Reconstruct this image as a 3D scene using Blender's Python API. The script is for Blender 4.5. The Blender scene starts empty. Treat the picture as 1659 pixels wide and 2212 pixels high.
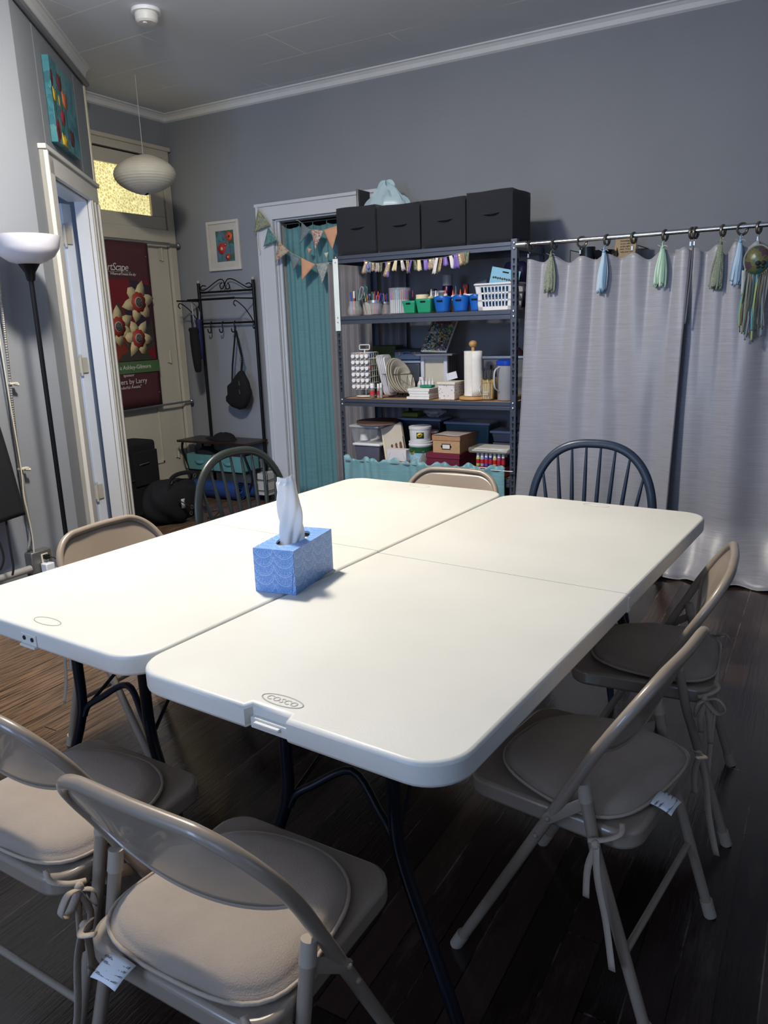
import bpy, math, random
from mathutils import Vector, Matrix
random.seed(7)
PI = math.pi
scene = bpy.context.scene
COL = scene.collection
# ---------------------------------------------------------------- camera
FPX, IW, IH = 1660.73, 1659.0, 2212.0
CR = Vector((0.86820028, 0.49512638, -0.03283493))
CU = Vector((-0.0908148, 0.22359907, 0.9704412))
CF = Vector((-0.4878329, 0.83955543, -0.23909358))
CC = Vector((0, 0, 1.41451))
cd = bpy.data.cameras.new('camera')
cam = bpy.data.objects.new('camera', cd); COL.objects.link(cam)
cam.matrix_world = Matrix(((CR.x, CU.x, -CF.x, CC.x), (CR.y, CU.y, -CF.y, CC.y), (CR.z, CU.z, -CF.z, CC.z), (0, 0, 0, 1)))
cd.sensor_fit = 'HORIZONTAL'; cd.sensor_width = 36.0; cd.lens = 36.0*FPX/IW; cd.clip_start = .02
scene.camera = cam
# ---------------------------------------------------------------- look
scene.view_settings.view_transform = 'Standard'
scene.view_settings.look = 'None'
scene.view_settings.exposure = 0.16
scene.view_settings.gamma = 1.0
w = bpy.data.worlds.new('world'); scene.world = w; w.use_nodes = True
w.node_tree.nodes['Background'].inputs[0].default_value = (.55, .7, 1, 1)
w.node_tree.nodes['Background'].inputs[1].default_value = .15
def area(name, loc, target, sx, sy, power, color):
    d = bpy.data.lights.new(name, 'AREA'); d.shape = 'RECTANGLE'; d.size = sx; d.size_y = sy
    d.energy = power; d.color = color
    o = bpy.data.objects.new(name, d); COL.objects.link(o); o.location = loc
    o.rotation_euler = (Vector(target)-Vector(loc)).to_track_quat('-Z', 'Y').to_euler()
    return o
def point(name, loc, power, color, r):
    d = bpy.data.lights.new(name, 'POINT'); d.energy = power; d.color = color; d.shadow_soft_size = r
    o = bpy.data.objects.new(name, d); COL.objects.link(o); o.location = loc; return o
def disk(name, loc, r, power, color):
    d = bpy.data.lights.new(name, 'AREA'); d.shape = 'DISK'; d.size = r; d.energy = power; d.color = color
    o = bpy.data.objects.new(name, d); COL.objects.link(o); o.location = loc; return o
DAY = (.44, .62, 1.0); WARM = (1.0, .93, .82)
area('daylight_front_window', (-1.9, -2.36, 1.85), (-1.9, 0, 1.5), 1.2, 1.5, 66, DAY)
area('daylight_front_window', (.2, -2.36, 1.85), (.2, 0, 1.6), 1.2, 1.5, 14, DAY)
area('daylight_side_window', (2.26, .3, 1.75), (0, .3, 1.6), 1.3, 1.5, 5, DAY)
disk('ceiling_lamp_light', (-2.2, 2.05, 3.02), .30, 70, WARM)
area('closet_leaf_fill', (-4.0, 2.42, 1.55), (-4.42, 3.5, 1.35), .35, 1.5, 9, DAY)  # unseen area light added inside the closet to brighten the door leaf
point('ceiling_uplight_fill', (-2.2, 2.05, 2.93), 78, WARM, .1)  # point light added below the fixture to lift the ceiling
# ---------------------------------------------------------------- helpers
def at(px, py, ax, val):
    """point of the room seen at a spot of the photograph, at its known depth"""
    d = CF + CR*((px-IW/2)/FPX) - CU*((py-IH/2)/FPX)
    return CC + d*((val-CC[ax])/d[ax])
def aX(v, px, py): return at(px, py, 0, v)
def aY(v, px, py): return at(px, py, 1, v)
def aZ(v, px, py): return at(px, py, 2, v)
def lin(c):
    if isinstance(c, str): c = tuple(int(c[i:i+2], 16) for i in (0, 2, 4))
    return tuple(((x/255)/12.92 if x/255 <= .04045 else ((x/255+.055)/1.055)**2.4) for x in c) + (1,)
class NT:
    def __init__(s, name):
        s.m = bpy.data.materials.new(name); s.m.use_nodes = True
        s.t = s.m.node_tree; s.b = s.t.nodes['Principled BSDF']
    def n(s, typ, **k):
        nd = s.t.nodes.new(typ)
        for a, v in k.items():
            if a.startswith('i_'):
                key = a[2:]
                nd.inputs[int(key) if key.isdigit() else key.replace('_', ' ')].default_value = v
            else: setattr(nd, a, v)
        return nd
    def l(s, a, b): s.t.links.new(a, b)
    def math(s, op, a, b=None, c=None):
        nd = s.t.nodes.new('ShaderNodeMath'); nd.operation = op
        for i, x in enumerate((a, b, c)):
            if x is None: continue
            if isinstance(x, (int, float)): nd.inputs[i].default_value = x
            else: s.l(x, nd.inputs[i])
        return nd.outputs[0]
    def coord(s, scale=(1, 1, 1), rot=(0, 0, 0), kind='Object'):
        tc = s.n('ShaderNodeTexCoord'); mp = s.n('ShaderNodeMapping')
        mp.inputs['Scale'].default_value = scale; mp.inputs['Rotation'].default_value = rot
        s.l(tc.outputs[kind], mp.inputs[0]); return mp.outputs[0]
    def noise(s, co, scale, det=3, rough=.5):
        nd = s.n('ShaderNodeTexNoise'); nd.inputs['Scale'].default_value = scale
        nd.inputs['Detail'].default_value = det; nd.inputs['Roughness'].default_value = rough
        s.l(co, nd.inputs['Vector']); return nd.outputs[0]
    def ramp(s, f, stops, mode='LINEAR'):
        nd = s.n('ShaderNodeValToRGB'); cr = nd.color_ramp; cr.interpolation = mode
        while len(cr.elements) < len(stops): cr.elements.new(.5)
        for e, (p, c) in zip(cr.elements, stops): e.position = p; e.color = c if len(c) == 4 else lin(c)
        s.l(f, nd.inputs[0]); return nd.outputs[0]
    def mix(s, f, a, b, mode='MIX'):
        nd = s.n('ShaderNodeMix', data_type='RGBA', blend_type=mode)
        for i, x in ((0, f), (6, a), (7, b)):
            if isinstance(x, (int, float, tuple)): nd.inputs[i].default_value = x
            else: s.l(x, nd.inputs[i])
        return nd.outputs[2]
    def bump(s, h, strength=.3, dist=.01):
        nd = s.n('ShaderNodeBump'); nd.inputs['Strength'].default_value = strength; nd.inputs['Distance'].default_value = dist
        s.l(h, nd.inputs['Height']); s.l(nd.outputs[0], s.b.inputs['Normal'])
MATS = {}
def mat(name, col, rough=.5, metal=0, var=.06, nscale=8, bump=0, bscale=60, spec=.5, sheen=0, trans=0, alpha=1, sub=0, ior=1.45, coat=0):
    if name in MATS: return MATS[name]
    T = NT(name); c = lin(col); b = T.b
    co = T.coord()
    f = T.noise(co, nscale)
    lo = tuple(x*(1-var) for x in c[:3])+(1,); hi = tuple(min(1, x*(1+var)) for x in c[:3])+(1,)
    T.l(T.ramp(f, [(.3, lo), (.7, hi)]), b.inputs['Base Color'])
    b.inputs['Roughness'].default_value = rough; b.inputs['Metallic'].default_value = metal
    b.inputs['Specular IOR Level'].default_value = spec; b.inputs['IOR'].default_value = ior
    if sheen: b.inputs['Sheen Weight'].default_value = sheen
    if trans: b.inputs['Transmission Weight'].default_value = trans
    if coat: b.inputs['Coat Weight'].default_value = coat
    if alpha < 1: b.inputs['Alpha'].default_value = alpha
    if bump: T.bump(T.noise(co, bscale, 4), bump, .004)
    MATS[name] = T.m; return T.m
def emis(name, col, s):
    T = NT(name); T.b.inputs['Base Color'].default_value = lin(col); T.b.inputs['Emission Color'].default_value = lin(col)
    T.b.inputs['Emission Strength'].default_value = s; MATS[name] = T.m; return T.m
WL = {}
class MB:
    def __init__(s): s.V = []; s.F = []; s.I = []; s.mi = 0; s.T = None
    def add(s, vs, fs):
        o = len(s.V)
        for v in vs:
            v = Vector(v)
            s.V.append(s.T @ v if s.T else v)
        for f in fs: s.F.append([o+i for i in f]); s.I.append(s.mi)
        return s
    def box(s, c, d, R=None, taper=1):
        c = Vector(c); x, y, z = d[0]/2, d[1]/2, d[2]/2
        vs = []
        for k in (-1, 1):
            t = taper if k < 0 else 1
            for i, j in ((-1, -1), (1, -1), (1, 1), (-1, 1)):
                p = Vector((i*x*t, j*y*t, k*z))
                vs.append(c+(R @ p if R else p))
        return s.add(vs, [(3, 2, 1, 0), (4, 5, 6, 7), (0, 1, 5, 4), (1, 2, 6, 5), (2, 3, 7, 6), (3, 0, 4, 7)])
    def tube(s, pts, r, n=10, closed=False, cap=True, flat=None, up=None):
        P = [Vector(p) for p in pts]; m = len(P)
        rs = r if isinstance(r, (list, tuple)) else [r]*m
        nrm = None; vs = []
        for i in range(m):
            a = P[i-1] if (i > 0 or closed) else P[i]; b = P[(i+1) % m] if (i < m-1 or closed) else P[i]
            t = (b-a)
            t = t.normalized() if t.length > 1e-9 else Vector((0, 0, 1))
            if nrm is None:
                nrm = Vector(up) if up else (Vector((0, 0, 1)) if abs(t.z) < .9 else Vector((1, 0, 0)))
            nrm = (nrm - t*nrm.dot(t))
            nrm = nrm.normalized() if nrm.length > 1e-6 else t.orthogonal().normalized()
            bi = t.cross(nrm)
            for k in range(n):
                an = 2*PI*k/n
                vs.append(P[i]+nrm*math.cos(an)*rs[i]*(flat or 1)+bi*math.sin(an)*rs[i])
        fs = []
        for i in range(m if closed else m-1):
            a = i*n; b = ((i+1) % m)*n
            for k in range(n): fs.append((a+k, a+(k+1) % n, b+(k+1) % n, b+k))
        if cap and not closed:
            fs.append(tuple(range(n-1, -1, -1))); fs.append(tuple((m-1)*n+k for k in range(n)))
        return s.add(vs, fs)
    def lathe(s, prof, c=(0, 0, 0), n=28, R=None, sq=None):
        c = Vector(c); vs = []; m = len(prof)
        for (r, z) in prof:
            for k in range(n):
                a = 2*PI*k/n; x, y = math.cos(a), math.sin(a)
                if sq:
                    q = (abs(x)**sq+abs(y)**sq)**(-1/sq); x *= q; y *= q
                p = Vector((r*x, r*y, z)); vs.append(c+(R @ p if R else p))
        fs = []
        for i in range(m-1):
            for k in range(n): fs.append((i*n+k, i*n+(k+1) % n, (i+1)*n+(k+1) % n, (i+1)*n+k))
        if prof[0][0] > 1e-6: fs.append(tuple(range(n-1, -1, -1)))
        if prof[-1][0] > 1e-6: fs.append(tuple((m-1)*n+k for k in range(n)))
        return s.add(vs, fs)
    def cyl(s, a, b, r, n=16, r2=None):
        return s.tube([a, b], [r, r if r2 is None else r2], n)
    def ball(s, c, r, n=16, sc=(1, 1, 1)):
        c = Vector(c); vs = []; m = max(6, n//2)
        for i in range(m+1):
            th = PI*i/m
            for k in range(n):
                a = 2*PI*k/n
                vs.append(c+Vector((math.sin(th)*math.cos(a)*r*sc[0], math.sin(th)*math.sin(a)*r*sc[1], -math.cos(th)*r*sc[2])))
        return s.add(vs, [(i*n+k, i*n+(k+1) % n, (i+1)*n+(k+1) % n, (i+1)*n+k) for i in range(m) for k in range(n)])
    def prism(s, poly, h0, h1, f=None):
        """poly in 2D, extruded; f maps (a,b,h) to a point"""
        f = f or (lambda a, b, h: (a, b, h)); n = len(poly)
        vs = [f(a, b, h0) for a, b in poly]+[f(a, b, h1) for a, b in poly]
        return s.add(vs, [tuple(range(n-1, -1, -1)), tuple(range(n, 2*n))]+[(i, (i+1) % n, n+(i+1) % n, n+i) for i in range(n)])
    def grid(s, f, nu, nv, cu=False):
        vs = [f(i/nu, j/nv) for j in range(nv+1) for i in range(nu if cu else nu+1)]
        w_ = nu if cu else nu+1
        return s.add(vs, [(j*w_+i, j*w_+(i+1) % w_, (j+1)*w_+(i+1) % w_, (j+1)*w_+i) for j in range(nv) for i in range(nu)])
    def build(s, name, mats, parent=None, world=True, bev=0, seg=2, sub=0, solid=0, smooth=True, ang=.7, rev=False):
        me = bpy.data.meshes.new(name)
        V = s.V; base = Vector((0, 0, 0))
        if world:
            if parent: base = WL.get(parent.name, Vector((0, 0, 0)))
            else:
                xs = [v.x for v in V]; ys = [v.y for v in V]; zs = [v.z for v in V]
                base = Vector(((min(xs)+max(xs))/2, (min(ys)+max(ys))/2, min(zs)))
        me.from_pydata([tuple(v-base) for v in V], [], s.F)
        if not isinstance(mats, (list, tuple)): mats = [mats]
        for m_ in mats: me.materials.append(m_)
        for p, i in zip(me.polygons, s.I): p.material_index = i; p.use_smooth = smooth
        import bmesh
        bm = bmesh.new(); bm.from_mesh(me); bmesh.ops.recalc_face_normals(bm, faces=bm.faces); bm.to_mesh(me); bm.free()
        me.update()
        if smooth: me.set_sharp_from_angle(angle=ang)
        o = bpy.data.objects.new(name, me); COL.objects.link(o)
        if parent: o.parent = parent; WL[o.name] = base.copy() if world else WL.get(parent.name, Vector())
        else:
            if world: o.location = base
            WL[o.name] = base.copy()
        if solid:
            md = o.modifiers.new('solid', 'SOLIDIFY'); md.thickness = solid; md.offset = 0
        if bev:
            md = o.modifiers.new('bevel', 'BEVEL'); md.width = bev; md.segments = seg; md.limit_method = 'ANGLE'; md.angle_limit = .6
            md.harden_normals = False
        if sub:
            md = o.modifiers.new('sub', 'SUBSURF'); md.levels = sub; md.render_levels = sub
        return o
def tag(o, label=None, cat=None, group=None, kind=None):
    if label: o['label'] = label
    if cat: o['category'] = cat
    if group: o['group'] = group
    if kind: o['kind'] = kind
    return o
def thing(name, label, cat, loc=(0, 0, 0), rz=0, group=None):
    o = bpy.data.objects.new(name, None); COL.objects.link(o); o.empty_display_size = .05
    o.location = loc; o.rotation_euler = (0, 0, rz); WL[o.name] = Vector(loc)
    return tag(o, label, cat, group)
def copy_tree(o, parent=None):
    c = o.copy(); COL.objects.link(c)
    if parent: c.parent = parent
    for ch in list(o.children): copy_tree(ch, c)
    return c
def struct(mb, name, m, parent=None, **k):
    o = mb.build(name, m, parent, **k)
    if not parent: tag(o, kind='structure')
    return o
def cr(pts, n=8, closed=False):
    """smooth curve through points"""
    P = [Vector(p) for p in pts]; m = len(P); out = []
    g = (lambda i: P[i % m]) if closed else (lambda i: P[max(0, min(m-1, i))])
    for i in range(m if closed else m-1):
        a, b, c, d = g(i-1), g(i), g(i+1), g(i+2)
        for k in range(n):
            t = k/n
            out.append(.5*((2*b)+(c-a)*t+(2*a-5*b+4*c-d)*t*t+(3*b-a-3*c+d)*t**3))
    if not closed: out.append(P[-1].copy())
    return out
def rrect(w_, h, r, n=6, cx=0, cy=0):
    out = []
    for sx, sy, a0 in ((1, 1, 0), (-1, 1, 90), (-1, -1, 180), (1, -1, 270)):
        for k in range(n+1):
            a = math.radians(a0+90*k/n); out.append((cx+sx*(w_/2-r)+r*math.cos(a), cy+sy*(h/2-r)+r*math.sin(a)))
    return out
def text(body, size, m, pos, right, up, parent=None, ext=.0006, shear=0, name='lettering', align='LEFT', space=1):
    cu = bpy.data.curves.new('t', 'FONT'); cu.body = body; cu.size = size; cu.extrude = ext; cu.shear = shear
    cu.align_x = align; cu.resolution_u = 2; cu.space_character = space
    t = bpy.data.objects.new('t', cu); COL.objects.link(t)
    dg = bpy.context.evaluated_depsgraph_get(); dg.update()
    me = bpy.data.meshes.new_from_object(t.evaluated_get(dg)); bpy.data.objects.remove(t); bpy.data.curves.remove(cu)
    R = Vector(right).normalized(); U = Vector(up).normalized(); N = R.cross(U); pos = Vector(pos)
    base = WL.get(parent.name, Vector()) if parent else Vector()
    for v in me.vertices: v.co = pos-base+R*v.co.x+U*v.co.y+N*v.co.z
    me.materials.clear(); me.materials.append(m)
    o = bpy.data.objects.new(name, me); COL.objects.link(o)
    if parent: o.parent = parent
    WL[o.name] = base.copy()
    return o
def rot(ax, a): return Matrix.Rotation(a, 3, ax)
def TR(loc, rz=0, rx=0, ry=0, s=1):
    return Matrix.Translation(Vector(loc)) @ Matrix.Rotation(rz, 4, 'Z') @ Matrix.Rotation(rx, 4, 'X') @ Matrix.Rotation(ry, 4, 'Y') @ Matrix.Scale(s, 4)
# ---------------------------------------------------------------- room
XW, YW, ZC = -4.908, 5.099, 3.113
KX, KY = -3.577, 2.743
WA = Vector((-4.474, 3.93, 0)); WD = Vector((.6022, -.7983, 0)); WN = Vector((.7983, .6022, 0))
def w2(u, z, off=0): return WA+WD*u+WN*off+Vector((0, 0, z))
paint = mat('grey_wall_paint', (136, 140, 147), .75, var=.03, nscale=2, bump=.12, bscale=140, spec=.25)
def ceiling_mat():
    T = NT('ceiling_board'); co = T.coord()
    br = T.n('ShaderNodeTexBrick'); T.l(co, br.inputs['Vector'])
    for k, v in (('Scale', 1), ('Mortar Size', .0045), ('Brick Width', 1.22), ('Row Height', .42), ('Mortar Smooth', 0)): br.inputs[k].default_value = v
    br.offset = .5
    nz = T.noise(co, 1.1, 2); lines = T.math('MULTIPLY', br.outputs['Fac'], T.ramp(nz, [(.47, (0, 0, 0)), (.56, (255, 255, 255))]))
    base = T.ramp(T.noise(co, 1.5, 3), [(.3, (212, 217, 226)), (.7, (219, 224, 232))])
    T.l(T.mix(lines, base, lin((250, 250, 248))), T.b.inputs['Base Color'])
    T.b.inputs['Roughness'].default_value = .8; T.bump(T.noise(co, 90, 3), .08, .004)
    return T.m
def floor_mat():
    T = NT('dark_floorboards'); co = T.coord()
    sx = T.n('ShaderNodeSeparateXYZ'); T.l(co, sx.inputs[0])
    u = T.math('DIVIDE', sx.outputs[0], .083); idx = T.math('FLOOR', u); fr = T.math('FRACT', u)
    wn = T.n('ShaderNodeTexWhiteNoise', noise_dimensions='1D'); T.l(idx, wn.inputs['W'])
    v = T.math('ADD', T.math('DIVIDE', sx.outputs[1], 1.1), T.math('MULTIPLY', wn.outputs[0], 7.3))
    vf = T.math('FRACT', v)
    cb = T.n('ShaderNodeCombineXYZ'); T.l(idx, cb.inputs[0]); T.l(T.math('FLOOR', v), cb.inputs[1])
    w2n = T.n('ShaderNodeTexWhiteNoise', noise_dimensions='2D'); T.l(cb.outputs[0], w2n.inputs['Vector'])
    st = T.n('ShaderNodeMapping'); st.inputs['Scale'].default_value = (60, 3, 1); T.l(co, st.inputs[0])
    grain = T.noise(st.outputs[0], 1.6, 5, .65)
    edge = T.math('LESS_THAN', T.math('MINIMUM', fr, T.math('SUBTRACT', 1, fr)), .022)
    edge2 = T.math('LESS_THAN', vf, .004)
    seam = T.math('MAXIMUM', edge, edge2)
    st2 = T.n('ShaderNodeMapping'); st2.inputs['Scale'].default_value = (8, 1.5, 1); T.l(co, st2.inputs[0])
    wear = T.noise(st2.outputs[0], 1.6, 5, .7)
    base = T.ramp(w2n.outputs[0], [(0, (32, 24, 22)), (.6, (48, 35, 31)), (1, (68, 50, 43))])
    base = T.mix(T.math('MULTIPLY', grain, .55), base, lin((18, 14, 13)))
    left_glare = T.n('ShaderNodeMapRange'); left_glare.inputs['From Min'].default_value = 1.0; left_glare.inputs['From Max'].default_value = -.1; T.l(T.math('ADD', sx.outputs[0], T.math('MULTIPLY', T.noise(co, 1.3, 3), .8)), left_glare.inputs['Value'])
    base = T.mix(T.math('MULTIPLY', left_glare.outputs[0], T.math('MULTIPLY', T.ramp(grain, [(.3, (0, 0, 0)), (.62, (255, 255, 255))]), .9)), base, lin((128, 102, 78)))  # lamp glare on the left boards painted into the base colour
    scuff = T.math('MULTIPLY', T.ramp(wear, [(.55, (0, 0, 0)), (.74, (255, 255, 255))]), .45)
    base = T.mix(scuff, base, lin((92, 78, 66)))
    wh = T.math('MULTIPLY', seam, T.ramp(wear, [(.50, (0, 0, 0)), (.68, (255, 255, 255))]))
    base = T.mix(seam, base, lin((10, 8, 8)))
    base = T.mix(wh, base, lin((120, 108, 94)))
    T.l(base, T.b.inputs['Base Color'])
    T.l(T.ramp(wear, [(.3, (70, 70, 70)), (.8, (140, 140, 140))]), T.b.inputs['Roughness'])
    T.bump(T.math('SUBTRACT', T.math('MULTIPLY', grain, .5), seam), .5, .004)
    return T.m
white_trim = mat('white_trim_paint', (205, 208, 214), .35, var=.03, nscale=3, bump=.05)
cream_trim = mat('cream_trim_paint', (192, 186, 172), .4, var=.04, nscale=3, bump=.06)
def slab(name, pts, z0, z1, m, par=None, **k):
    return struct(MB().prism(pts, z0, z1), name, m, par, **k)
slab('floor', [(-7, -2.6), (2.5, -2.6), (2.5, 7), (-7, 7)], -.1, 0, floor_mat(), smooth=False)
slab('ceiling', [(-6.2, -2.5), (2.4, -2.5), (2.4, 6.6), (-6.2, 6.6)], ZC, ZC+.1, ceiling_mat(), smooth=False)
# opening of the doorway in the back wall
dL = aY(YW, 592, 475); dOut = aY(YW, 557, 443); DX0, DX1, DZ = dL.x, dL.x+.80, dL.z
CX0, CX1, CZ = dOut.x, DX1+(dL.x-dOut.x), dOut.z
m = MB()
m.prism([(XW-.1, YW), (DX0, YW), (DX0, YW+.12), (XW-.1, YW+.12)], 0, ZC)
m.prism([(DX1, YW), (2.3, YW), (2.3, YW+.12), (DX1, YW+.12)], 0, ZC)
m.prism([(DX0, YW), (DX1, YW), (DX1, YW+.12), (DX0, YW+.12)], DZ, ZC)
struct(m, 'wall_back', paint, smooth=False)
# hall behind the doorway
m = MB(); m.box((DX0-.25, YW+.62, 1.3), (.05, 1.0, 2.6)); m.box((DX1+.25, YW+.62, 1.3), (.05, 1.0, 2.6)); m.box(((DX0+DX1)/2, YW+1.1, 1.3), (1.4, .05, 2.6))
m.box(((DX0+DX1)/2, YW+.62, 2.62), (1.4, 1.0, .05))
struct(m, 'wall_closet_behind_doorway', paint, smooth=False)
# left wall with the entrance door: opening
EY0 = 3.98; EY1 = aX(XW, 372, 640).y; EZ = aX(XW, 354, 345).z
m = MB(); m.box((XW-.05, (EY1+YW)/2+.0, ZC/2), (.1, YW-EY1, ZC)); m.box((XW-.05, (EY0+EY1)/2, (EZ+ZC)/2), (.1, EY1-EY0, ZC-EZ)); m.box((XW-.05, (3.6+EY0)/2, ZC/2), (.1, EY0-3.6, ZC))
struct(m, 'wall_left', paint, smooth=False)
# diagonal wall with its door opening u .37..1.14, height 2.25
U0, U1, UZ = .31, 1.13, 2.25
KU = 1.485
m = MB()
def w2box(mb, ua, ub, z0, z1, o0, o1): mb.prism([(ua, o0), (ub, o0), (ub, o1), (ua, o1)], z0, z1, lambda a, b, h: w2(a, h, b))
w2box(m, .03, U0, 0, ZC, -.08, 0); w2box(m, U1, KU, 0, ZC, -.08, 0); w2box(m, U0, U1, UZ, ZC, -.08, 0)
struct(m, 'wall_diagonal', paint, bev=.008, smooth=False)
m = MB(); e = w2(0, 0, -.11)
m.prism([(WA.x-.004, WA.y-.032), (WA.x-.004, WA.y-.11), (XW, 3.75), (XW, 3.85)], 0, ZC)
struct(m, 'wall_alcove', paint, smooth=False)
m = MB(); m.box((KX-.05, (KY-2.4)/2, ZC/2), (.1, KY+2.4, ZC)); struct(m, 'wall_near_left', paint, smooth=False)
# closet behind diagonal wall (shade behind the door gap put into near-black walls)
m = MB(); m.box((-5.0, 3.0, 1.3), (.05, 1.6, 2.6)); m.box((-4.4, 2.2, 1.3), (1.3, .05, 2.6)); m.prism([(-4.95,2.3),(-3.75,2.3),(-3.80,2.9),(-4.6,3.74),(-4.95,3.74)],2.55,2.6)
struct(m, 'wall_closet_inside', mat('closet_shade_black', (3, 3, 4), .95, spec=.1), smooth=False)
# walls behind the camera, with windows
def holed(name, f, a0, a1, holes, th):
    m = MB(); cur = a0
    for (h0, h1, z0, z1) in holes:
        m.prism([(cur, 0), (h0, 0), (h0, th), (cur, th)], 0, ZC, f)
        m.prism([(h0, 0), (h1, 0), (h1, th), (h0, th)], 0, z0, f); m.prism([(h0, 0), (h1, 0), (h1, th), (h0, th)], z1, ZC, f)
        cur = h1
    m.prism([(cur, 0), (a1, 0), (a1, th), (cur, th)], 0, ZC, f)
    struct(m, name, paint, smooth=False)
WZ0, WZ1 = .95, 2.6
holed('wall_front', lambda a, b, h: (a, -2.2-b, h), KX-.1, 2.2, [(-2.5, -1.3, WZ0, WZ1), (-.4, .8, WZ0, WZ1)], .1)
holed('wall_right', lambda a, b, h: (2.1+b, a, h), -2.3, YW+.1, [(-.35, .95, WZ0, WZ1)], .1)
def window(n, f, a0, a1):
    m = MB()
    for (x0, x1, z0, z1) in ((a0-.09, a0, WZ0-.02, WZ1+.09), (a1, a1+.09, WZ0-.02, WZ1+.09), (a0, a1, WZ1, WZ1+.09), (a0-.12, a1+.12, WZ0-.06, WZ0-.01), (a0, a1, 1.74, 1.79), (a0, a0+.05, WZ0, WZ1), (a1-.05, a1, WZ0, WZ1)):
        m.prism([(x0, -.02), (x1, -.02), (x1, .03), (x0, .03)], z0, z1, f)
    struct(m, 'window_%d' % n, white_trim, smooth=False)
window(1, lambda a, b, h: (a, -2.2-b, h), -2.5, -1.3)
window(2, lambda a, b, h: (a, -2.2-b, h), -.4, .8)
window(3, lambda a, b, h: (2.1+b, a, h), -.35, .95)
# cornices (concave trims)
def cornice(name, a, b, inn, m_=None, d=.05, h=.06):
    a = Vector(a); b = Vector(b); inn = Vector(inn)
    prof = [(0, 0), (d, 0), (d, -.008), (d*.75, -.012), (d*.45, -h*.45), (d*.3, -h*.85), (0, -h)]
    mb = MB(); vs = []
    for P in (a, b):
        for (o, z) in prof: vs.append(P+inn*o+Vector((0, 0, z)))
    n = len(prof)
    mb.add(vs, [tuple(range(n)), tuple(range(2*n-1, n-1, -1))]+[(i, (i+1) % n, n+(i+1) % n, n+i) for i in range(n)])
    struct(mb, name, m_ or white_trim, ang=.3)
ctrim = mat('ceiling_trim_paint', (214, 216, 218), .5, var=.03)
cornice('trim_1', (XW, YW, ZC), (2.1, YW, ZC), (0, -1, 0), ctrim)
cornice('trim_2', (XW, YW, ZC), (XW, 3.85, ZC), (1, 0, 0), ctrim)
q0 = w2(0, ZC); q1 = w2(KU, ZC)
cornice('trim_3', q0, q1, WN, ctrim, .05, .07)
m = MB(); m.tube([w2(0.0, ZC-.10, .018), w2(KU, ZC-.10, .018)], .018, 8); struct(m, 'trim_4', mat('picture_rail_grey', (120, 122, 128), .5))
m = MB(); m.tube([w2(.03, 0), w2(.03, ZC-.12)], .013, 10); struct(m, 'trim_5', mat('corner_bead_paint', (196, 190, 172), .35))
m = MB(); m.box((KX+.012, (KY-2.2)/2-.02, .09), (.024, KY+2.2-.04, .18)); struct(m, 'baseboard_near_left', cream_trim, bev=.004)
m = MB(); w2box(m, U1+.16, KU, 0, .18, 0, .02); struct(m, 'baseboard_diagonal', cream_trim)
m = MB(); m.box(((XW+CX0)/2, YW-.01, .09), (CX0-XW-.04, .02, .18)); m.box(((CX1+2.1)/2, YW-.01, .09), (2.1-CX1-.02, .02, .18)); struct(m, 'baseboard_back', cream_trim)
# ---- doorway casing with teal curtain
m = MB()
wd = DX0-CX0
for x0, x1, z0, z1 in ((CX0, DX0, 0, CZ), (DX1, CX1, 0, CZ), (DX0, DX1, DZ, CZ)):
    m.box(((x0+x1)/2, YW-.014, (z0+z1)/2), (x1-x0, .028, z1-z0))
m.box(((CX0+CX1)/2, YW-.02, CZ-.012), (CX1-CX0+.02, .045, .024))
m.box((CX0+.012, YW-.02, CZ/2), (.024, .04, CZ)); m.box((CX1-.012, YW-.02, CZ/2), (.024, .04, CZ))
m.box((DX0+.006, YW+.06, DZ/2), (.012, .12, DZ)); m.box((DX1-.006, YW+.06, DZ/2), (.012, .12, DZ)); m.box(((DX0+DX1)/2, YW+.06, DZ-.006), (DX1-DX0, .12, .012))
m.box((DX0+.022, YW+.03, DZ/2), (.02, .02, DZ)); m.box(((DX0+DX1)/2, YW+.1, .01), (DX1-DX0, .05, .02))
tag(struct(m, 'door_2', white_trim, bev=.003, smooth=False), kind='structure')
# ---- entrance door on left wall
def xbox(mb, y0, y1, z0, z1, o0, o1): mb.box((XW+(o0+o1)/2, (y0+y1)/2, (z0+z1)/2), (abs(o1-o0), abs(y1-y0), abs(z1-z0)))
hT = aX(XW, 354, 321).z; cR = YW-.03
tT = aX(XW, 340, 375).z; tB = aX(XW, 338, 487).z
m = MB()
xbox(m, EY1, cR, 0, hT, 0, .03); xbox(m, EY0-.12, EY0, 0, hT, 0, .03); xbox(m, EY0-.12, cR, EZ, hT, 0, .032); xbox(m, EY0-.13, cR+.01, hT-.03, hT, 0, .05)
gz0 = aX(XW, 326, 467).z-.0; gz1 = aX(XW, 197, 345).z; gy1 = aX(XW, 326, 467).y
xbox(m, EY0, EY1, gz0-.20, gz0-.10, -.04, .035)   # transom bar
dr = m.build('door_1', cream_trim, bev=.004, smooth=False); tag(dr, kind='structure')
m = MB()   # transom sash
xbox(m, EY0, EY1-.01, gz1, gz1+.10, -.02, .02); xbox(m, EY0, EY1-.01, gz0-.10, gz0, -.02, .02); xbox(m, gy1, EY1-.01, gz0, gz1, -.02, .02); xbox(m, EY0, EY0+.08, gz0, gz1, -.02, .02)
m.build('transom_frame', cream_trim, dr, bev=.005, smooth=False)
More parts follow.
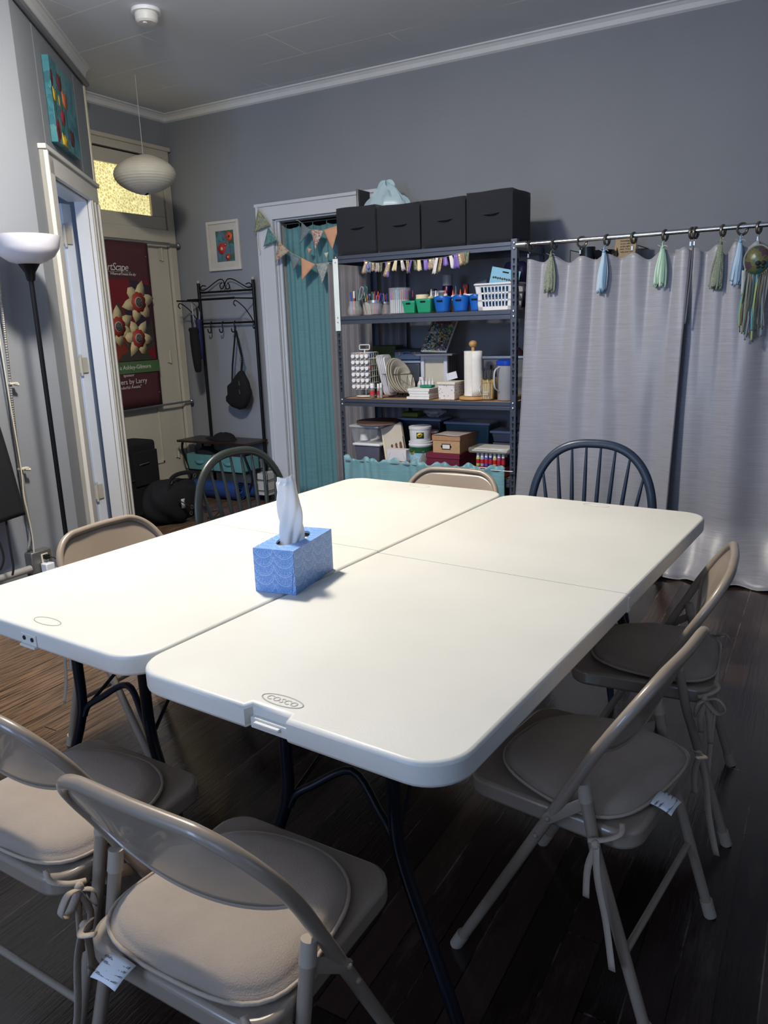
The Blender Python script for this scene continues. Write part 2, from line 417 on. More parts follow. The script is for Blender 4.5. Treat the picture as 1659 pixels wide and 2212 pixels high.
def glass_mat():
    T = NT('textured_lit_glass'); co = T.coord((1, 1, 1))
    nz = T.n('ShaderNodeTexNoise'); nz.inputs['Scale'].default_value = 14; T.l(co, nz.inputs['Vector'])
    mx = T.n('ShaderNodeVectorMath', operation='ADD'); sc = T.n('ShaderNodeVectorMath', operation='SCALE'); sc.inputs['Scale'].default_value = .05
    T.l(nz.outputs['Color'], sc.inputs[0]); T.l(sc.outputs[0], mx.inputs[0]); T.l(co, mx.inputs[1])
    vo = T.n('ShaderNodeTexVoronoi', feature='DISTANCE_TO_EDGE'); vo.inputs['Scale'].default_value = 42; T.l(mx.outputs[0], vo.inputs['Vector'])
    c = T.ramp(vo.outputs['Distance'], [(0, (255, 248, 190)), (.12, (205, 190, 125)), (.5, (176, 160, 100))])
    T.l(c, T.b.inputs['Emission Color']); T.b.inputs['Emission Strength'].default_value = .95
    T.l(c, T.b.inputs['Base Color']); T.b.inputs['Roughness'].default_value = .25
    return T.m
m = MB(); xbox(m, EY0+.08, gy1, gz0, gz1, -.008, -.002); m.build('transom_pane', glass_mat(), dr, smooth=False)
m = MB(); dz = gz0-.20
xbox(m, EY0+.01, EY1-.003, .01, dz, -.04, -.002)
pr = aX(XW, 351, 950).y; pz = aX(XW, 362, 997).z
for (y0, y1, z0, z1) in ((EY0+.13, pr, pz, .80), (EY0+.13, pr, .98, 1.95)):
    for a, b, c_, d_ in ((y0, y1, z0, z0+.02), (y0, y1, z1-.02, z1), (y0, y0+.02, z0, z1), (y1-.02, y1, z0, z1)):
        xbox(m, a, b, c_, d_, -.002, .008)
door = m.build('door_panel', cream_trim, dr, bev=.003, smooth=False)
hm = mat('painted_hinge', (188, 182, 168), .4)
for (px, py) in ((350, 549), (368, 770), (386, 975)):
    q = aX(XW+.01, px, py); m = MB(); m.cyl(q+Vector((0, 0, -.055)), q+Vector((0, 0, .055)), .008, 8); m.box(q+Vector((-.004, -.015, 0)), (.006, .03, .1)); m.build('hinge', hm, dr)
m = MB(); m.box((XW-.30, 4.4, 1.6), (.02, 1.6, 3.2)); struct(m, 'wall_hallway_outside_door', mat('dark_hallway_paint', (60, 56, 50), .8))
# ---- diagonal wall door frame and the door ajar inside
m = MB()
w2box(m, U0-.22, U0, 0, UZ+.125, 0, .025); w2box(m, U1, U1+.165, 0, UZ+.125, 0, .028); w2box(m, U0-.22, U1+.165, UZ, UZ+.125, 0, .028)
w2box(m, U0-.23, U1+.175, UZ+.105, UZ+.13, 0, .042); w2box(m, U0-.22, U0-.195, 0, UZ, 0, .036); w2box(m, U0-.12, U0-.10, 0, UZ, 0, .032); w2box(m, U0-.04, U0-.02, 0, UZ, 0, .032)
w2box(m, U1+.14, U1+.165, 0, UZ+.1, 0, .045)
w2box(m, U0, U0+.012, 0, UZ, -.08, 0); w2box(m, U1-.012, U1, 0, UZ, -.08, 0); w2box(m, U0, U1, UZ-.012, UZ, -.12, 0)
dd = m.build('door_3', mat('neutral_trim_paint', (216, 214, 210), .4, var=.03, nscale=3, bump=.05), bev=.003, smooth=False); tag(dd, kind='structure')
cool = mat('white_door_paint', (226, 230, 236), .35, var=.02)
hx = -4.40
hp = aX(hx, 127, 505); y0 = hp.y+.045; y1 = 3.64; zt = aX(hx, 140, 438).z
m = MB(); m.box((hx-.02, (y0+y1)/2, zt/2), (.04, y1-y0, zt-.01)); m.box((hx+.004, y0+.12, zt/2), (.008, .012, zt-.02)); m.box((hx+.004, y0+.135, zt/2), (.004, .03, zt-.02))
dl = m.build('door_leaf', cool, dd, bev=.003, smooth=False)
for (px, py) in ((128, 508), (166, 790), (201, 1065)):
    q = aX(hx+.01, px, py); q.y = y0-.006; m = MB(); m.cyl(q+Vector((0, 0, -.06)), q+Vector((0, 0, .06)), .009, 8); m.ball(q+Vector((0, 0, .065)), .01, 8); m.ball(q+Vector((0, 0, -.065)), .01, 8)
    m.box(q+Vector((.0, .028, 0)), (.004, .05, .1)); m.box(q+Vector((-.002, -.022, 0)), (.004, .04, .1)); m.build('hinge', hm, dd)
# ================================================================ tables
tabm = None
def table_mat():
    T = NT('white_moulded_plastic'); co = T.coord()
    base = T.ramp(T.noise(co, 3, 3), [(.3, (207, 205, 196)), (.7, (215, 213, 204))])
    sc = T.noise(co, 35, 2); spots = T.ramp(sc, [(.76, (0, 0, 0)), (.8, (255, 255, 255))])
    base = T.mix(T.math('MULTIPLY', spots, .18), base, lin((170, 150, 140)))
    T.l(base, T.b.inputs['Base Color']); T.b.inputs['Roughness'].default_value = .42
    T.bump(T.noise(co, 260, 2), .1, .002); return T.m
tabm = table_mat(); black_steel = mat('black_steel', (20, 23, 32), .32, .3)
groove = mat('plastic_groove', (172, 168, 156), .5)
TYAW = -.0732
def make_table(label, loc, yaw, notch):
    t = thing('folding_table', label, 'table', (loc[0], loc[1], 0), yaw, None)
    L, W_ = 1.83, .76; r = .085
    for half in (0, 1):
        sg = 1 if half == 0 else -1
        def pt(x, y): return (x, y) if half == 0 else (-x, L-y)
        P = []
        for k in range(9):
            a = PI+PI/2*k/8; P.append(pt(-W_/2+r+r*math.cos(a), r+r*math.sin(a)))
        nw = .045
        if notch and half == 0:
            P += [pt(-nw-.006, 0), pt(-nw, .018), pt(nw, .018), pt(nw+.006, 0)]
        for k in range(9):
            a = 1.5*PI+PI/2*k/8; P.append(pt(W_/2-r+r*math.cos(a), r+r*math.sin(a)))
        P += [pt(W_/2, L/2-.001), pt(-W_/2, L/2-.001)]
        m = MB(); m.prism(P, .692, .74)
        o_ = m.build('tabletop_half', tabm, t, world=False, bev=.008, seg=3, ang=.9)
        me = o_.data; bw = me.attributes.new('bevel_weight_edge', 'FLOAT', 'EDGE')
        for e in me.edges:
            p_, q_ = me.vertices[e.vertices[0]].co, me.vertices[e.vertices[1]].co
            if abs(p_.z-q_.z) < 1e-5 and not (abs(p_.y-L/2) < .004 and abs(q_.y-L/2) < .004): bw.data[e.index].value = 1.0
        o_.modifiers[0].limit_method = 'WEIGHT'
    # fold hardware rim
    for sx in (-1, 1): m = MB(); m.box((sx*(W_/2-.004), L/2, .712), (.013, .02, .038)); m.build('fold_joint', tabm, t, world=False, bev=.002)
    # embossed ovals
    for y, s_ in ((.05, 1), (L-.05, -1)):
        m = MB(); m.tube([(math.cos(a)*.048, y+math.sin(a)*.017, .7398) for a in [2*PI*k/40 for k in range(40)]], .0016, 5, closed=True)
        em = m.build('embossed_oval', groove, t, world=False)
        if notch and s_ == 1:
            text('COSCO', .021, groove, Vector((-.037, y-.007, .7404))+WL[t.name], (1, 0, 0), (0, 1, 0), t, ext=.0005, name='embossed_lettering', space=1.0)
    if notch:
        m = MB(); m.box((0, .014, .705), (.088, .012, .022)); m.box((0, .006, .709), (.06, .012, .006)); m.build('latch', tabm, t, world=False, bev=.0015)
    else:
        m = MB(); m.box((0, -.001, .713), (.06, .005, .026)); m.box((0, -.004, .697), (.06, .012, .006)); lt = m.build('latch', tabm, t, world=False, bev=.001)
        for sx in (-.016, .016):
            m = MB(); m.cyl((sx, -.0025, .715), (sx, -.0055, .715), .0055, 10); m.build('screw', mat('dark_screw', (50, 50, 56), .4, .6), lt, world=False)
    for y, dr_ in ((.2, 1), (L-.2, -1)):
        for sx in (-1, 1):
            pts = [(sx*.14, y, .69), (sx*.14, y, .52), (sx*.143, y, .42), (sx*.165, y-.003*dr_, .34), (sx*.225, y-.01*dr_, .2), (sx*.275, y-.015*dr_, .08), (sx*.30, y-.018*dr_, .012)]
            m = MB(); m.tube(cr(pts, 5), .0145, 12)
            lg = m.build('leg', black_steel, t, world=False)
            m = MB(); m.cyl((sx*.302, y-.018*dr_, 0), (sx*.298, y-.018*dr_, .035), .018, 12); m.build('foot_cap', mat('black_rubber', (14, 14, 15), .7), lg, world=False)
            m = MB(); m.tube([(sx*.14, y+.01*dr_, .40), (sx*.05, y+.36*dr_, .685)], .005, 8); m.build('brace', black_steel, t, world=False)
        m = MB(); m.tube(cr([(-.14, y, .38), (-.125, y+.005*dr_, .41), (-.09, y+.02*dr_, .435), (0, y+.05*dr_, .485), (.09, y+.02*dr_, .435), (.125, y+.005*dr_, .41), (.14, y, .38)], 5), .009, 10)
        m.build('crossbar', black_steel, t, world=False)
        m = MB(); m.tube([(-.2, y, .684), (.2, y, .684)], .012, 10); m.build('pivot_bar', black_steel, t, world=False)
    return t
ca, sa = math.cos(TYAW), math.sin(TYAW)
NX, NY = -1.2125, 1.003     # seam corner nearest the camera
rt = make_table('white folding table, right one of the pair, with a notched near edge and oval logo', (NX+.383*ca, NY+.383*sa), TYAW, True)
lt_ = make_table('white folding table, left one of the pair, two small screws on its near edge', (NX-.383*ca+.001, NY-.383*sa+.018), TYAW, False)
# ================================================================ tissue box
def tissue_mat():
    T = NT('blue_scalloped_print'); tc = T.n('ShaderNodeTexCoord'); sp = T.n('ShaderNodeSeparateXYZ'); T.l(tc.outputs['UV'], sp.inputs[0])
    W_, H_ = .0595, .0245
    v = T.math('DIVIDE', sp.outputs[1], H_)
    vi = T.math('FLOOR', v)
    acc = None
    for k in (1, 2):
        row = T.math('ADD', vi, k)
        off = T.math('MULTIPLY', T.math('MODULO', T.math('ADD', row, 100), 2), 0)
        uu = T.math('DIVIDE', sp.outputs[0], W_); uf = T.math('MULTIPLY', T.math('SUBTRACT', T.math('FRACT', uu), .5), W_)
        dv = T.math('MULTIPLY', T.math('SUBTRACT', row, v), H_)
        d = T.math('SQRT', T.math('ADD', T.math('MULTIPLY', uf, uf), T.math('MULTIPLY', dv, dv)))
        ring = T.math('LESS_THAN', T.math('ABSOLUTE', T.math('SUBTRACT', d, .0285)), .0009)
        ring2 = T.math('MULTIPLY', T.math('LESS_THAN', T.math('ABSOLUTE', T.math('SUBTRACT', d, .0235)), .0006), .7)
        r_ = T.math('MAXIMUM', ring, ring2)
        acc = r_ if acc is None else T.math('MAXIMUM', acc, r_)
    ang_v = T.math('ADD', T.math('ARCTAN2', T.math('SUBTRACT', T.math('FRACT', v), 1.0), T.math('MULTIPLY', T.math('SUBTRACT', T.math('FRACT', T.math('DIVIDE', sp.outputs[0], W_)), .5), 1.8)), 0)
    pet = T.math('ABSOLUTE', T.math('SINE', T.math('MULTIPLY', ang_v, 9)))
    vo = T.n('ShaderNodeTexVoronoi', feature='DISTANCE_TO_EDGE'); vo.inputs['Scale'].default_value = 210
    T.l(tc.outputs['UV'], vo.inputs['Vector'])
    fine = T.math('MULTIPLY', T.math('MULTIPLY', T.math('LESS_THAN', vo.outputs['Distance'], .09), pet), .7)
    acc = T.math('MAXIMUM', acc, fine)
    T.l(T.mix(T.math('MULTIPLY', acc, .62), lin((92, 140, 208)), lin((188, 214, 238))), T.b.inputs['Base Color'])
    T.b.inputs['Roughness'].default_value = .38; return T.m
bx0, bx1, by0, by1, bh = -.0595, .0595, -.113, .113, .118
ang = math.atan2(.22, -.032)-PI/2
bc = Vector((-1.2185, 1.606, .7405))
tb = thing('tissue_box', 'blue patterned tissue box standing on the seam of the two white tables', 'tissue box', bc, ang)
def uvbox(o):
    me = o.data; uv = me.uv_layers.new(name='UVMap')
    for p in me.polygons:
        n = p.normal
        for li in p.loop_indices:
            c = me.vertices[me.loops[li].vertex_index].co
            if abs(n.z) > .7: uv.data[li].uv = (c.x, c.y)
            elif abs(n.x) > abs(n.y): uv.data[li].uv = (c.y, c.z)
            else: uv.data[li].uv = (c.x, c.z)
tm = tissue_mat()
m = MB(); el = [(.034*math.cos(2*PI*k/40), .074*math.sin(2*PI*k/40)) for k in range(40)]
t_ = .0012
for z in (bh,):
    # top ring: rectangle with oval hole
    rec = []
    for k in range(40):
        c, s_ = math.cos(2*PI*k/40), math.sin(2*PI*k/40)
        f = min(bx1/abs(c) if abs(c) > 1e-6 else 9, by1/abs(s_) if abs(s_) > 1e-6 else 9); rec.append((c*f, s_*f))
    kc = math.atan2(by1, bx1)
    for q in range(4):   # snap the corner
        a = (kc, PI-kc, PI+kc, 2*PI-kc)[q]; i = int(round(a/(2*PI)*40)) % 40; rec[i] = ((bx1 if math.cos(a) > 0 else bx0), (by1 if math.sin(a) > 0 else by0))
    m.add([(x, y, z) for x, y in rec]+[(x, y, z) for x, y in el]+[(x, y, z-.006) for x, y in el], [(i, (i+1) % 40, 40+(i+1) % 40, 40+i) for i in range(40)]+[(40+i, 40+(i+1) % 40, 80+(i+1) % 40, 80+i) for i in range(40)])
cs = [(bx0, by0), (bx1, by0), (bx1, by1), (bx0, by1)]
m.add([(x, y, 0) for x, y in cs]+[(x, y, bh) for x, y in cs], [(3, 2, 1, 0)]+[(i, (i+1) % 4, 4+(i+1) % 4, 4+i) for i in range(4)])
cb_ = m.build('carton', tm, tb, world=False, smooth=False); uvbox(cb_)
m = MB(); m.box((0, 0, .052), (.112, .218, .100)); m.build('tissue_stack', mat('tissue_paper_stack', (205, 200, 190), .9), tb, world=False)
m = MB(); m.prism([(by0*0-.0595, 0), (.0595, 0)], 0, 0) if False else None
m.box((bx1-.006, by0-.0006, .062), (.0008, .0006, .012)); m.box((bx1-.0004, by0-.0006, .085), (.0008, .0006, .05)); m.box((bx1-.008, by0-.0006, .03), (.0008, .0006, .055), rot('Y', .12))
m.build('flap_seam', mat('carton_edge_shadow', (60, 90, 150), .6), tb, world=False)
def plume(u, v):
    a = 2*PI*u
    wd_ = [.038, .037, .037, .036, .034, .031, .027]; f = v*(len(wd_)-1); i = min(int(f), len(wd_)-2); w_ = wd_[i]*(1-(f-i))+wd_[i+1]*(f-i)
    cx = -.005+.004*math.sin(v*3); fold = 1+.22*(1-.6*v)*math.sin(3*a+v*5)+.10*math.sin(7*a-v*9)
    x = math.cos(a)*w_*fold*.85; y = math.sin(a)*w_*.62*fold
    z = .101+.188*v+.003*math.sin(2*a+1)*v+.004*math.cos(a)*v
    if v > .93: x *= .9; y *= .7
    # facing the camera: widest across the view
    c, s_ = math.cos(.15-ang), math.sin(.15-ang)
    return (x*c-y*s_+cx, x*s_+y*c-.012+.005*math.sin(v*4), z)
m = MB(); m.grid(plume, 44, 34, cu=True)
m.build('tissue', mat('white_tissue', (238, 236, 232), .8, var=.01, bump=.15, bscale=25, trans=0), tb, world=False, ang=1.2)
# ================================================================ folding chairs
chm = mat('beige_enamel_steel', (142, 128, 112), .3, .0, var=.03, coat=.3)
cush = mat('taupe_microfibre', (150, 135, 119), .85, var=.06, nscale=14, bump=.35, bscale=420, sheen=.2)
seam_m = mat('cushion_piping', (168, 152, 134), .8, bump=.3, bscale=300)
rub = mat('beige_rubber_cap', (158, 146, 130), .55)
def fy(s_): return .215-s_
def hoop_at(z):  # y of the front tube plane at height
    pts = [(0, 0), (.434, .22), (.594, .302), (.66, .339), (.765, .40)]
    for (z0, s0), (z1, s1) in zip(pts, pts[1:]):
        if z <= z1: return fy(s0+(s1-s0)*(z-z0)/(z1-z0))
    return fy(.40)
def make_chair(label):
    t = thing('folding_chair', label, 'chair')
    HW = .215
    for sx in (-1, 1):
        m = MB(); m.tube([(sx*HW, fy(0.004), .012), (sx*HW, hoop_at(.44), .44)], .0118, 14)
        lg = m.build('leg', chm, t, world=False)
        m = MB(); m.tube([(sx*HW, fy(-.004), 0), (sx*HW, fy(.016), .04)], .0145, 14); m.build('foot_cap', rub, lg, world=False)
        rx = sx*(HW-.010)
        m = MB(); m.tube([(rx, fy(.43), .012), (rx, fy(.312), .385), (rx, fy(.284), .515)], .0118, 14)
        lg = m.build('leg', chm, t, world=False)
        m = MB(); m.tube([(rx, fy(.434), 0), (rx, fy(.422), .04)], .0145, 14); m.build('foot_cap', rub, lg, world=False)
        m = MB(); m.tube([(rx, fy(.289), .49), (rx, fy(.282), .528)], [.0138, .0128], 14); m.build('end_cap', rub, lg, world=False)
        xl = sx*(HW+.0125); m = MB(); a = Vector((xl, hoop_at(.436), .436)); b = Vector((sx*(HW-.008), fy(.289), .487))
        d = (b-a).normalized()
        m.tube([a-d*.008, a, b, b+d*.008], [.008, .0115, .0115, .008], 8, flat=.13, up=(1, 0, 0))
        m.ball(a+Vector((sx*.002, 0, 0)), .006, 8); m.ball(b+Vector((sx*.004, 0, 0)), .006, 8); m.ball(Vector((sx*(HW+.012), hoop_at(.385), .385)), .006, 8)
        m.build('link_bar', chm, t, world=False)
    # hoop
    pts = [(-HW, hoop_at(.44), .44), (-HW, hoop_at(.52), .52), (-HW, hoop_at(.594), .594)]
    R_ = .115
    top = .752
    for k in range(9):
        a = PI-PI/2*k/8; z = top-R_+R_*math.sin(a); pts.append((-HW+R_+R_*math.cos(a), hoop_at(z)-.003*((z-.6)/.15 if z > .6 else 0), z))
    mid = [(0, hoop_at(top)-.007, top+.002)]
    pr_ = [(-p[0], p[1], p[2]) for p in reversed(pts)]
    m = MB(); m.tube(cr(pts+mid+pr_, 3), .0118, 14, up=(0, 1, 0)); m.build('back_frame', chm, t, world=False)
    def bp(u, v):
        x = (u*2-1)
        zb = .618-.062*(1-x*x)**.8 if abs(x) < 1 else .618
        zt = top-.006-R_*(1-math.sqrt(max(0, 1-max(0, (abs(x)*HW-(HW-R_))/R_)**2)))
        zt = max(zt, zb+.002)
        z = zb+(zt-zb)*v
        y = hoop_at(z)-.002-.030*(1-x*x)*(1-v**1.5)-.004*v
        return (x*(HW-.006), y, z)
    m = MB(); m.grid(bp, 28, 10); m.build('backrest', chm, t, world=False, solid=.003)
    m = MB(); m.tube([bp(k/28, 0) for k in range(29)], .0045, 8); m.build('backrest_rim', chm, t, world=False)
    # seat
    P = []
    for x, y in rrect(.384, .382, .055, 7, 0, .022):
        P.append((x*(1+(.022-y)*.02), y))
    m = MB(); m.prism(P, .394, .437); m.build('seat', chm, t, world=False, bev=.009, seg=3, ang=.9)
    m = MB(); m.tube([(-HW+.010, fy(.375), .178), (HW-.010, fy(.375), .178)], .0075, 10); m.build('brace', chm, t, world=False)
    return t
def cushion(label, loc, rz, tie='bow', tagon=False, dx=0, dy=-.006, dr_=0):
    """pad lying on the seat, in the chair's frame"""
    M = Matrix.Translation(Vector(loc)) @ Matrix.Rotation(rz, 4, 'Z') @ Matrix.Scale(1.025, 4) @ Matrix.Translation(Vector((dx, dy, .4290))) @ Matrix.Rotation(dr_, 4, 'Z')
    t = thing('seat_cushion', label, 'cushion'); t.matrix_world = M; WL[t.name] = Vector()
    def out(a, grow=0):
        c, s_ = math.cos(a), math.sin(a); n_ = 3.4 if s_ < 0 else 2.7
        f = (abs(c)**n_+abs(s_)**n_)**(-1/n_)
        y = f*s_*(.164+grow); x = f*c*(.174+grow)*(1-.10*s_)
        return x, y+.012
    prof = [(.0, .002), (.9, .003), (1.045, .006), (1.045, .011), (.985, .013), (.965, .019), (.92, .026), (.8, .031), (.5, .034), (0, .035)]
    N = 56; vs = []
    for (r, z) in prof[1:-1]:
        for k in range(N):
            x, y = out(2*PI*k/N); w_ = .0015*math.sin(5*2*PI*k/N+1)+.001*math.sin(11*2*PI*k/N)
            vs.append((x*r, (y-.012)*r+.012, z+(w_ if r > .9 else 0)+.0015))
    n_ = len(prof)-2
    vs += [(0, .012, .003), (0, .012, .0355)]
    fs = [(i*N+k, i*N+(k+1) % N, (i+1)*N+(k+1) % N, (i+1)*N+k) for i in range(n_-1) for k in range(N)]
    fs += [(k, (k+1) % N, n_*N) for k in range(N)] + [((n_-1)*N+k, (n_-1)*N+(k+1) % N, n_*N+1) for k in range(N)]
    m = MB(); m.add(vs, fs); m.build('pad', cush, t, world=False, ang=1.5)
    m = MB(); m.tube([(out(2*PI*k/N)[0]*1.045, (out(2*PI*k/N)[1]-.012)*1.045+.012, .0115+.0015*math.sin(10*PI*k/N+1)) for k in range(N)], .0036, 6, closed=True); m.build('piping', seam_m, t, world=False, ang=2)
    for sx in (-1, 1):
        x0, y0_ = sx*.155, -.155; kx, ky = sx*.192, -.128-dy*0
        m = MB()
        m.tube(cr([(x0, y0_, .012), (sx*.18, -.165, .006), (sx*.203, -.145, -.004), (kx+sx*.022, ky+.01, -.012)], 4), .0062, 6, flat=.25)
        m.ball((kx+sx*.022, ky-.006, -.014), .009, 8)
        q = Vector((kx+sx*.024, ky-.008, -.016))
        if tie == 'bow':
            m.tube(cr([q, q+Vector((sx*.01, -.03, .012)), q+Vector((sx*.012, -.05, -.012)), q+Vector((sx*.004, -.03, -.03)), q], 4), .008, 6, flat=.15)
            m.tube(cr([q, q+Vector((sx*.016, .018, -.01)), q+Vector((sx*.014, .02, -.045)), q], 4), .007, 6, flat=.15)
            m.tube(cr([q, q+Vector((sx*.006, -.012, -.05)), q+Vector((sx*.012, -.02, -.115))], 4), .008, 6, flat=.12)
            m.tube(cr([q, q+Vector((sx*.012, .008, -.05)), q+Vector((sx*.006, .004, -.09))], 4), .008, 6, flat=.12)
        else:
            m.tube(cr([q, q+Vector((sx*.01, -.012, -.06)), q+Vector((sx*.004, -.03, -.15)), q+Vector((sx*.01, -.05, -.24))], 4), .0085, 6, flat=.12)
            m.tube(cr([q, q+Vector((sx*.006, .012, -.05)), q+Vector((sx*.012, .01, -.11))], 4), .008, 6, flat=.12)
        m.build('tie', seam_m, t, world=False, ang=2)
    if tagon:
        lb = mat('white_care_label', (226, 226, 224), .6)
        if tagon == 1: bx, by, ry = -.075, -.168, 0.0
        else: bx, by, ry = -.035, -.160, .1
        def lf(u, v):
            c, s_ = math.cos(ry), math.sin(ry); x = (u-.5)*.055; y = -v*.042
            return (bx+x*c-y*s_, by+x*s_+y*c, .012-.010*v*v+.004*math.sin(u*3))
        m = MB(); m.grid(lf, 6, 5); tg = m.build('care_label', lb, t, world=False, solid=.0006)
        for k, s_ in enumerate(('BY THE CONSUMER', 'ALL NEW MATERIAL', 'consisting of', '100% POLYESTER FIBERS')):
            q = lf(.95, .18+.2*k); tx = text(s_, .0062, mat('black_ink', (25, 25, 28), .7), (q[0], q[1], q[2]+.0012), (-math.cos(ry), -math.sin(ry), 0), (math.sin(ry), -math.cos(ry), .15), None, ext=.0001)
            tx.parent = tg
    return t
chairs = [
 # name, loc, yaw (0 faces +y), label, cushion label, tie, tag
 ((-.805, .835), -.02, 'beige folding chair nearest the camera, back turned, its cushion showing a white label', 'taupe seat cushion with a white printed label, on the nearest folding chair', 'long', 1, 0),
 ((-1.33, .905), -.027, 'beige folding chair at the left picture edge, tied bow hanging at its rear leg', 'taupe seat cushion with hanging bow, on the chair at the left picture edge', 'bow', 0, 0),
 ((-.385, 1.552), PI/2-.142, 'beige folding chair at the right table side, the nearer of two, long cushion tie hanging', 'taupe seat cushion with small tag, on the nearer chair at the right table side', 'long', 2, -.15),
 ((-.371, 2.215), PI/2+.08, 'beige folding chair at the right table side, the farther of two, nearer the grey curtain', 'taupe cushion tied with a small bow, on the farther chair at the right table side', 'bow', 0, 0),
 ((-1.995, 1.765), -PI/2-.0, 'beige folding chair at the left table side, its back rising above the white table', 'taupe cushion with loose ties on the chair at the left table side', 'long', 0, 0),
 ((-1.43, 2.93), PI, 'beige folding chair at the far table end, in front of the teal valance', None, None, 0, 0)]
proto = make_chair(chairs[0][3]); proto['group'] = 'beige steel folding chairs around the table'
used = False
for (xy, yaw, lab, cl, tie, tg, dr_) in chairs:
    c = copy_tree(proto) if used else proto
    used = True
    c.location = (xy[0], xy[1], 0); c.rotation_euler = (0, 0, yaw); c.scale = (1.025, 1.025, 1.005); c['label'] = lab
    if cl: cushion(cl, (xy[0], xy[1], 0), yaw, tie, tg, dr_=dr_)
# ================================================================ windsor chairs
def windsor(col, label):
    t = thing('spindle_back_chair', label, 'chair', group='dark spindle back chairs')
    wm = col
    tilt = .16
    def bk(x, z): return Vector((x, -.17-(z-.45)*tilt, z))
    H = .465; top = .445+H
    hp_ = []
    for k in range(33):
        a = PI*k/32; x = math.cos(a); z = math.sin(a)
        hp_.append((.247*math.copysign(abs(x)**.78, x), .60+(top-.60)*z**.86))
    pts = [bk(.195, .455), bk(.232, .53)]+[bk(x, z) for x, z in hp_]+[bk(-.232, .53), bk(-.195, .455)]
    m = MB(); m.tube(cr(pts, 2), .0175, 12, flat=.62, up=(0, 1, 0)); m.build('back_bow', wm, t, world=False)
    for k in range(8):
        f = (k-3.5)/3.5; xb = f*.145; xt = f*.205
        # top where the bow is
        zt = .60+(top-.60)*(max(0, 1-(abs(xt)/.247)**(1/.78*2))**.5)**.86-.006
        a = bk(xb, .452); b = bk(xt, zt); d = b-a
        m = MB(); m.tube([a, a+d*.3, a+d*.55, a+d*.8, b], [.0055, .0085, .0088, .007, .0045], 10); m.build('spindle', wm, t, world=False)
    P = []
    for k in range(40):
        a = 2*PI*k/40; c, s_ = math.cos(a), math.sin(a); n_ = 2.7; f = (abs(c)**n_+abs(s_)**n_)**(-1/n_)
        P.append((f*c*(.22-.02*(s_ < 0)), f*s_*.205))
    m = MB(); m.prism(P, .43, .462); m.build('seat', wm, t, world=False, bev=.009, ang=.9)
    for sx in (-1, 1):
        for sy in (-1, 1):
            a = Vector((sx*.13, sy*.13, .432)); b = Vector((sx*.195, sy*.19, 0)); d = b-a
            m = MB(); m.tube([a, a+d*.15, a+d*.2, a+d*.3, a+d*.55, a+d*.6, a+d*.65, b], [.013, .015, .011, .018, .02, .012, .017, .011], 12); m.build('leg', wm, t, world=False)
    m = MB()
    for sx in (-1, 1): m.tube([(sx*.165, -.162, .2), (sx*.165, .162, .2)], .009, 8)
    m.tube([(-.165, 0, .2), (.165, 0, .2)], .009, 8); m.build('stretcher', wm, t, world=False)
    return t
wd1 = mat('navy_black_painted_wood', (38, 48, 64), .35, var=.1, nscale=20, bump=.1, bscale=30)
wr = windsor(wd1, 'dark navy spindle back chair at the far table end, in front of the grey curtain')
wr.location = (-.80, 2.86, 0); wr.rotation_euler = (0, 0, PI+.03)
wl = windsor(mat('dark_green_black_painted_wood', (44, 50, 48), .35, var=.12, nscale=20, bump=.1, bscale=30), 'dark greenish spindle back chair near the coat rack, beyond the left table side')
wl.rotation_euler = (0, 0, -1.72); wl.location = (-1.90, 2.42, 0)
# ================================================================ shelf unit
steel = mat('slate_blue_steel', (84, 92, 108), .38, .55, var=.05)
hole = mat('dark_slot', (12, 13, 16), .8)
bolt = mat('zinc_bolt', (205, 208, 214), .3, .9)
board = mat('particle_board', (176, 138, 100), .8, var=.15, nscale=60)
SX0, SX1, SY0, SY1 = -2.905, -1.638, 4.45, 4.95
su = thing('shelving_unit', 'slate grey steel shelving unit with slotted posts, holding craft supplies', 'shelf', ((SX0+SX1)/2, SY0+.25, 0))
for x, sx in ((SX0, 1), (SX1, -1)):
    for y, sy in ((SY0, 1), (SY1, -1)):
        m = MB(); t = .002; w_ = .036
        m.box((x+sx*w_/2, y+sy*t/2, .93), (w_, t, 1.86)); m.box((x+sx*t/2, y+sy*w_/2, .93), (t, w_, 1.86))
        ps = m.build('post', steel, su, smooth=False)
        m = MB()
        for k in range(44):
            z = .1+k*.04
            if sy > 0 and any(abs(z-b) < .05 for b in (1.82, 1.435, .895)): continue
            c = Vector((x+sx*w_/2, y-sy*.0012, z)); R_ = rot('X', PI/2)
            m.lathe([(.0075, -.0006), (.0075, .0006)], c+Vector((0, 0, .006)), 8, R_); m.box(c-Vector((0, 0, .006)), (.006, .0014, .018))
            c = Vector((x-sx*.0012, y+sy*w_/2, z)); m.box(c, (.0014, .008, .022))
        m.build('post_slots', hole, ps, smooth=False)
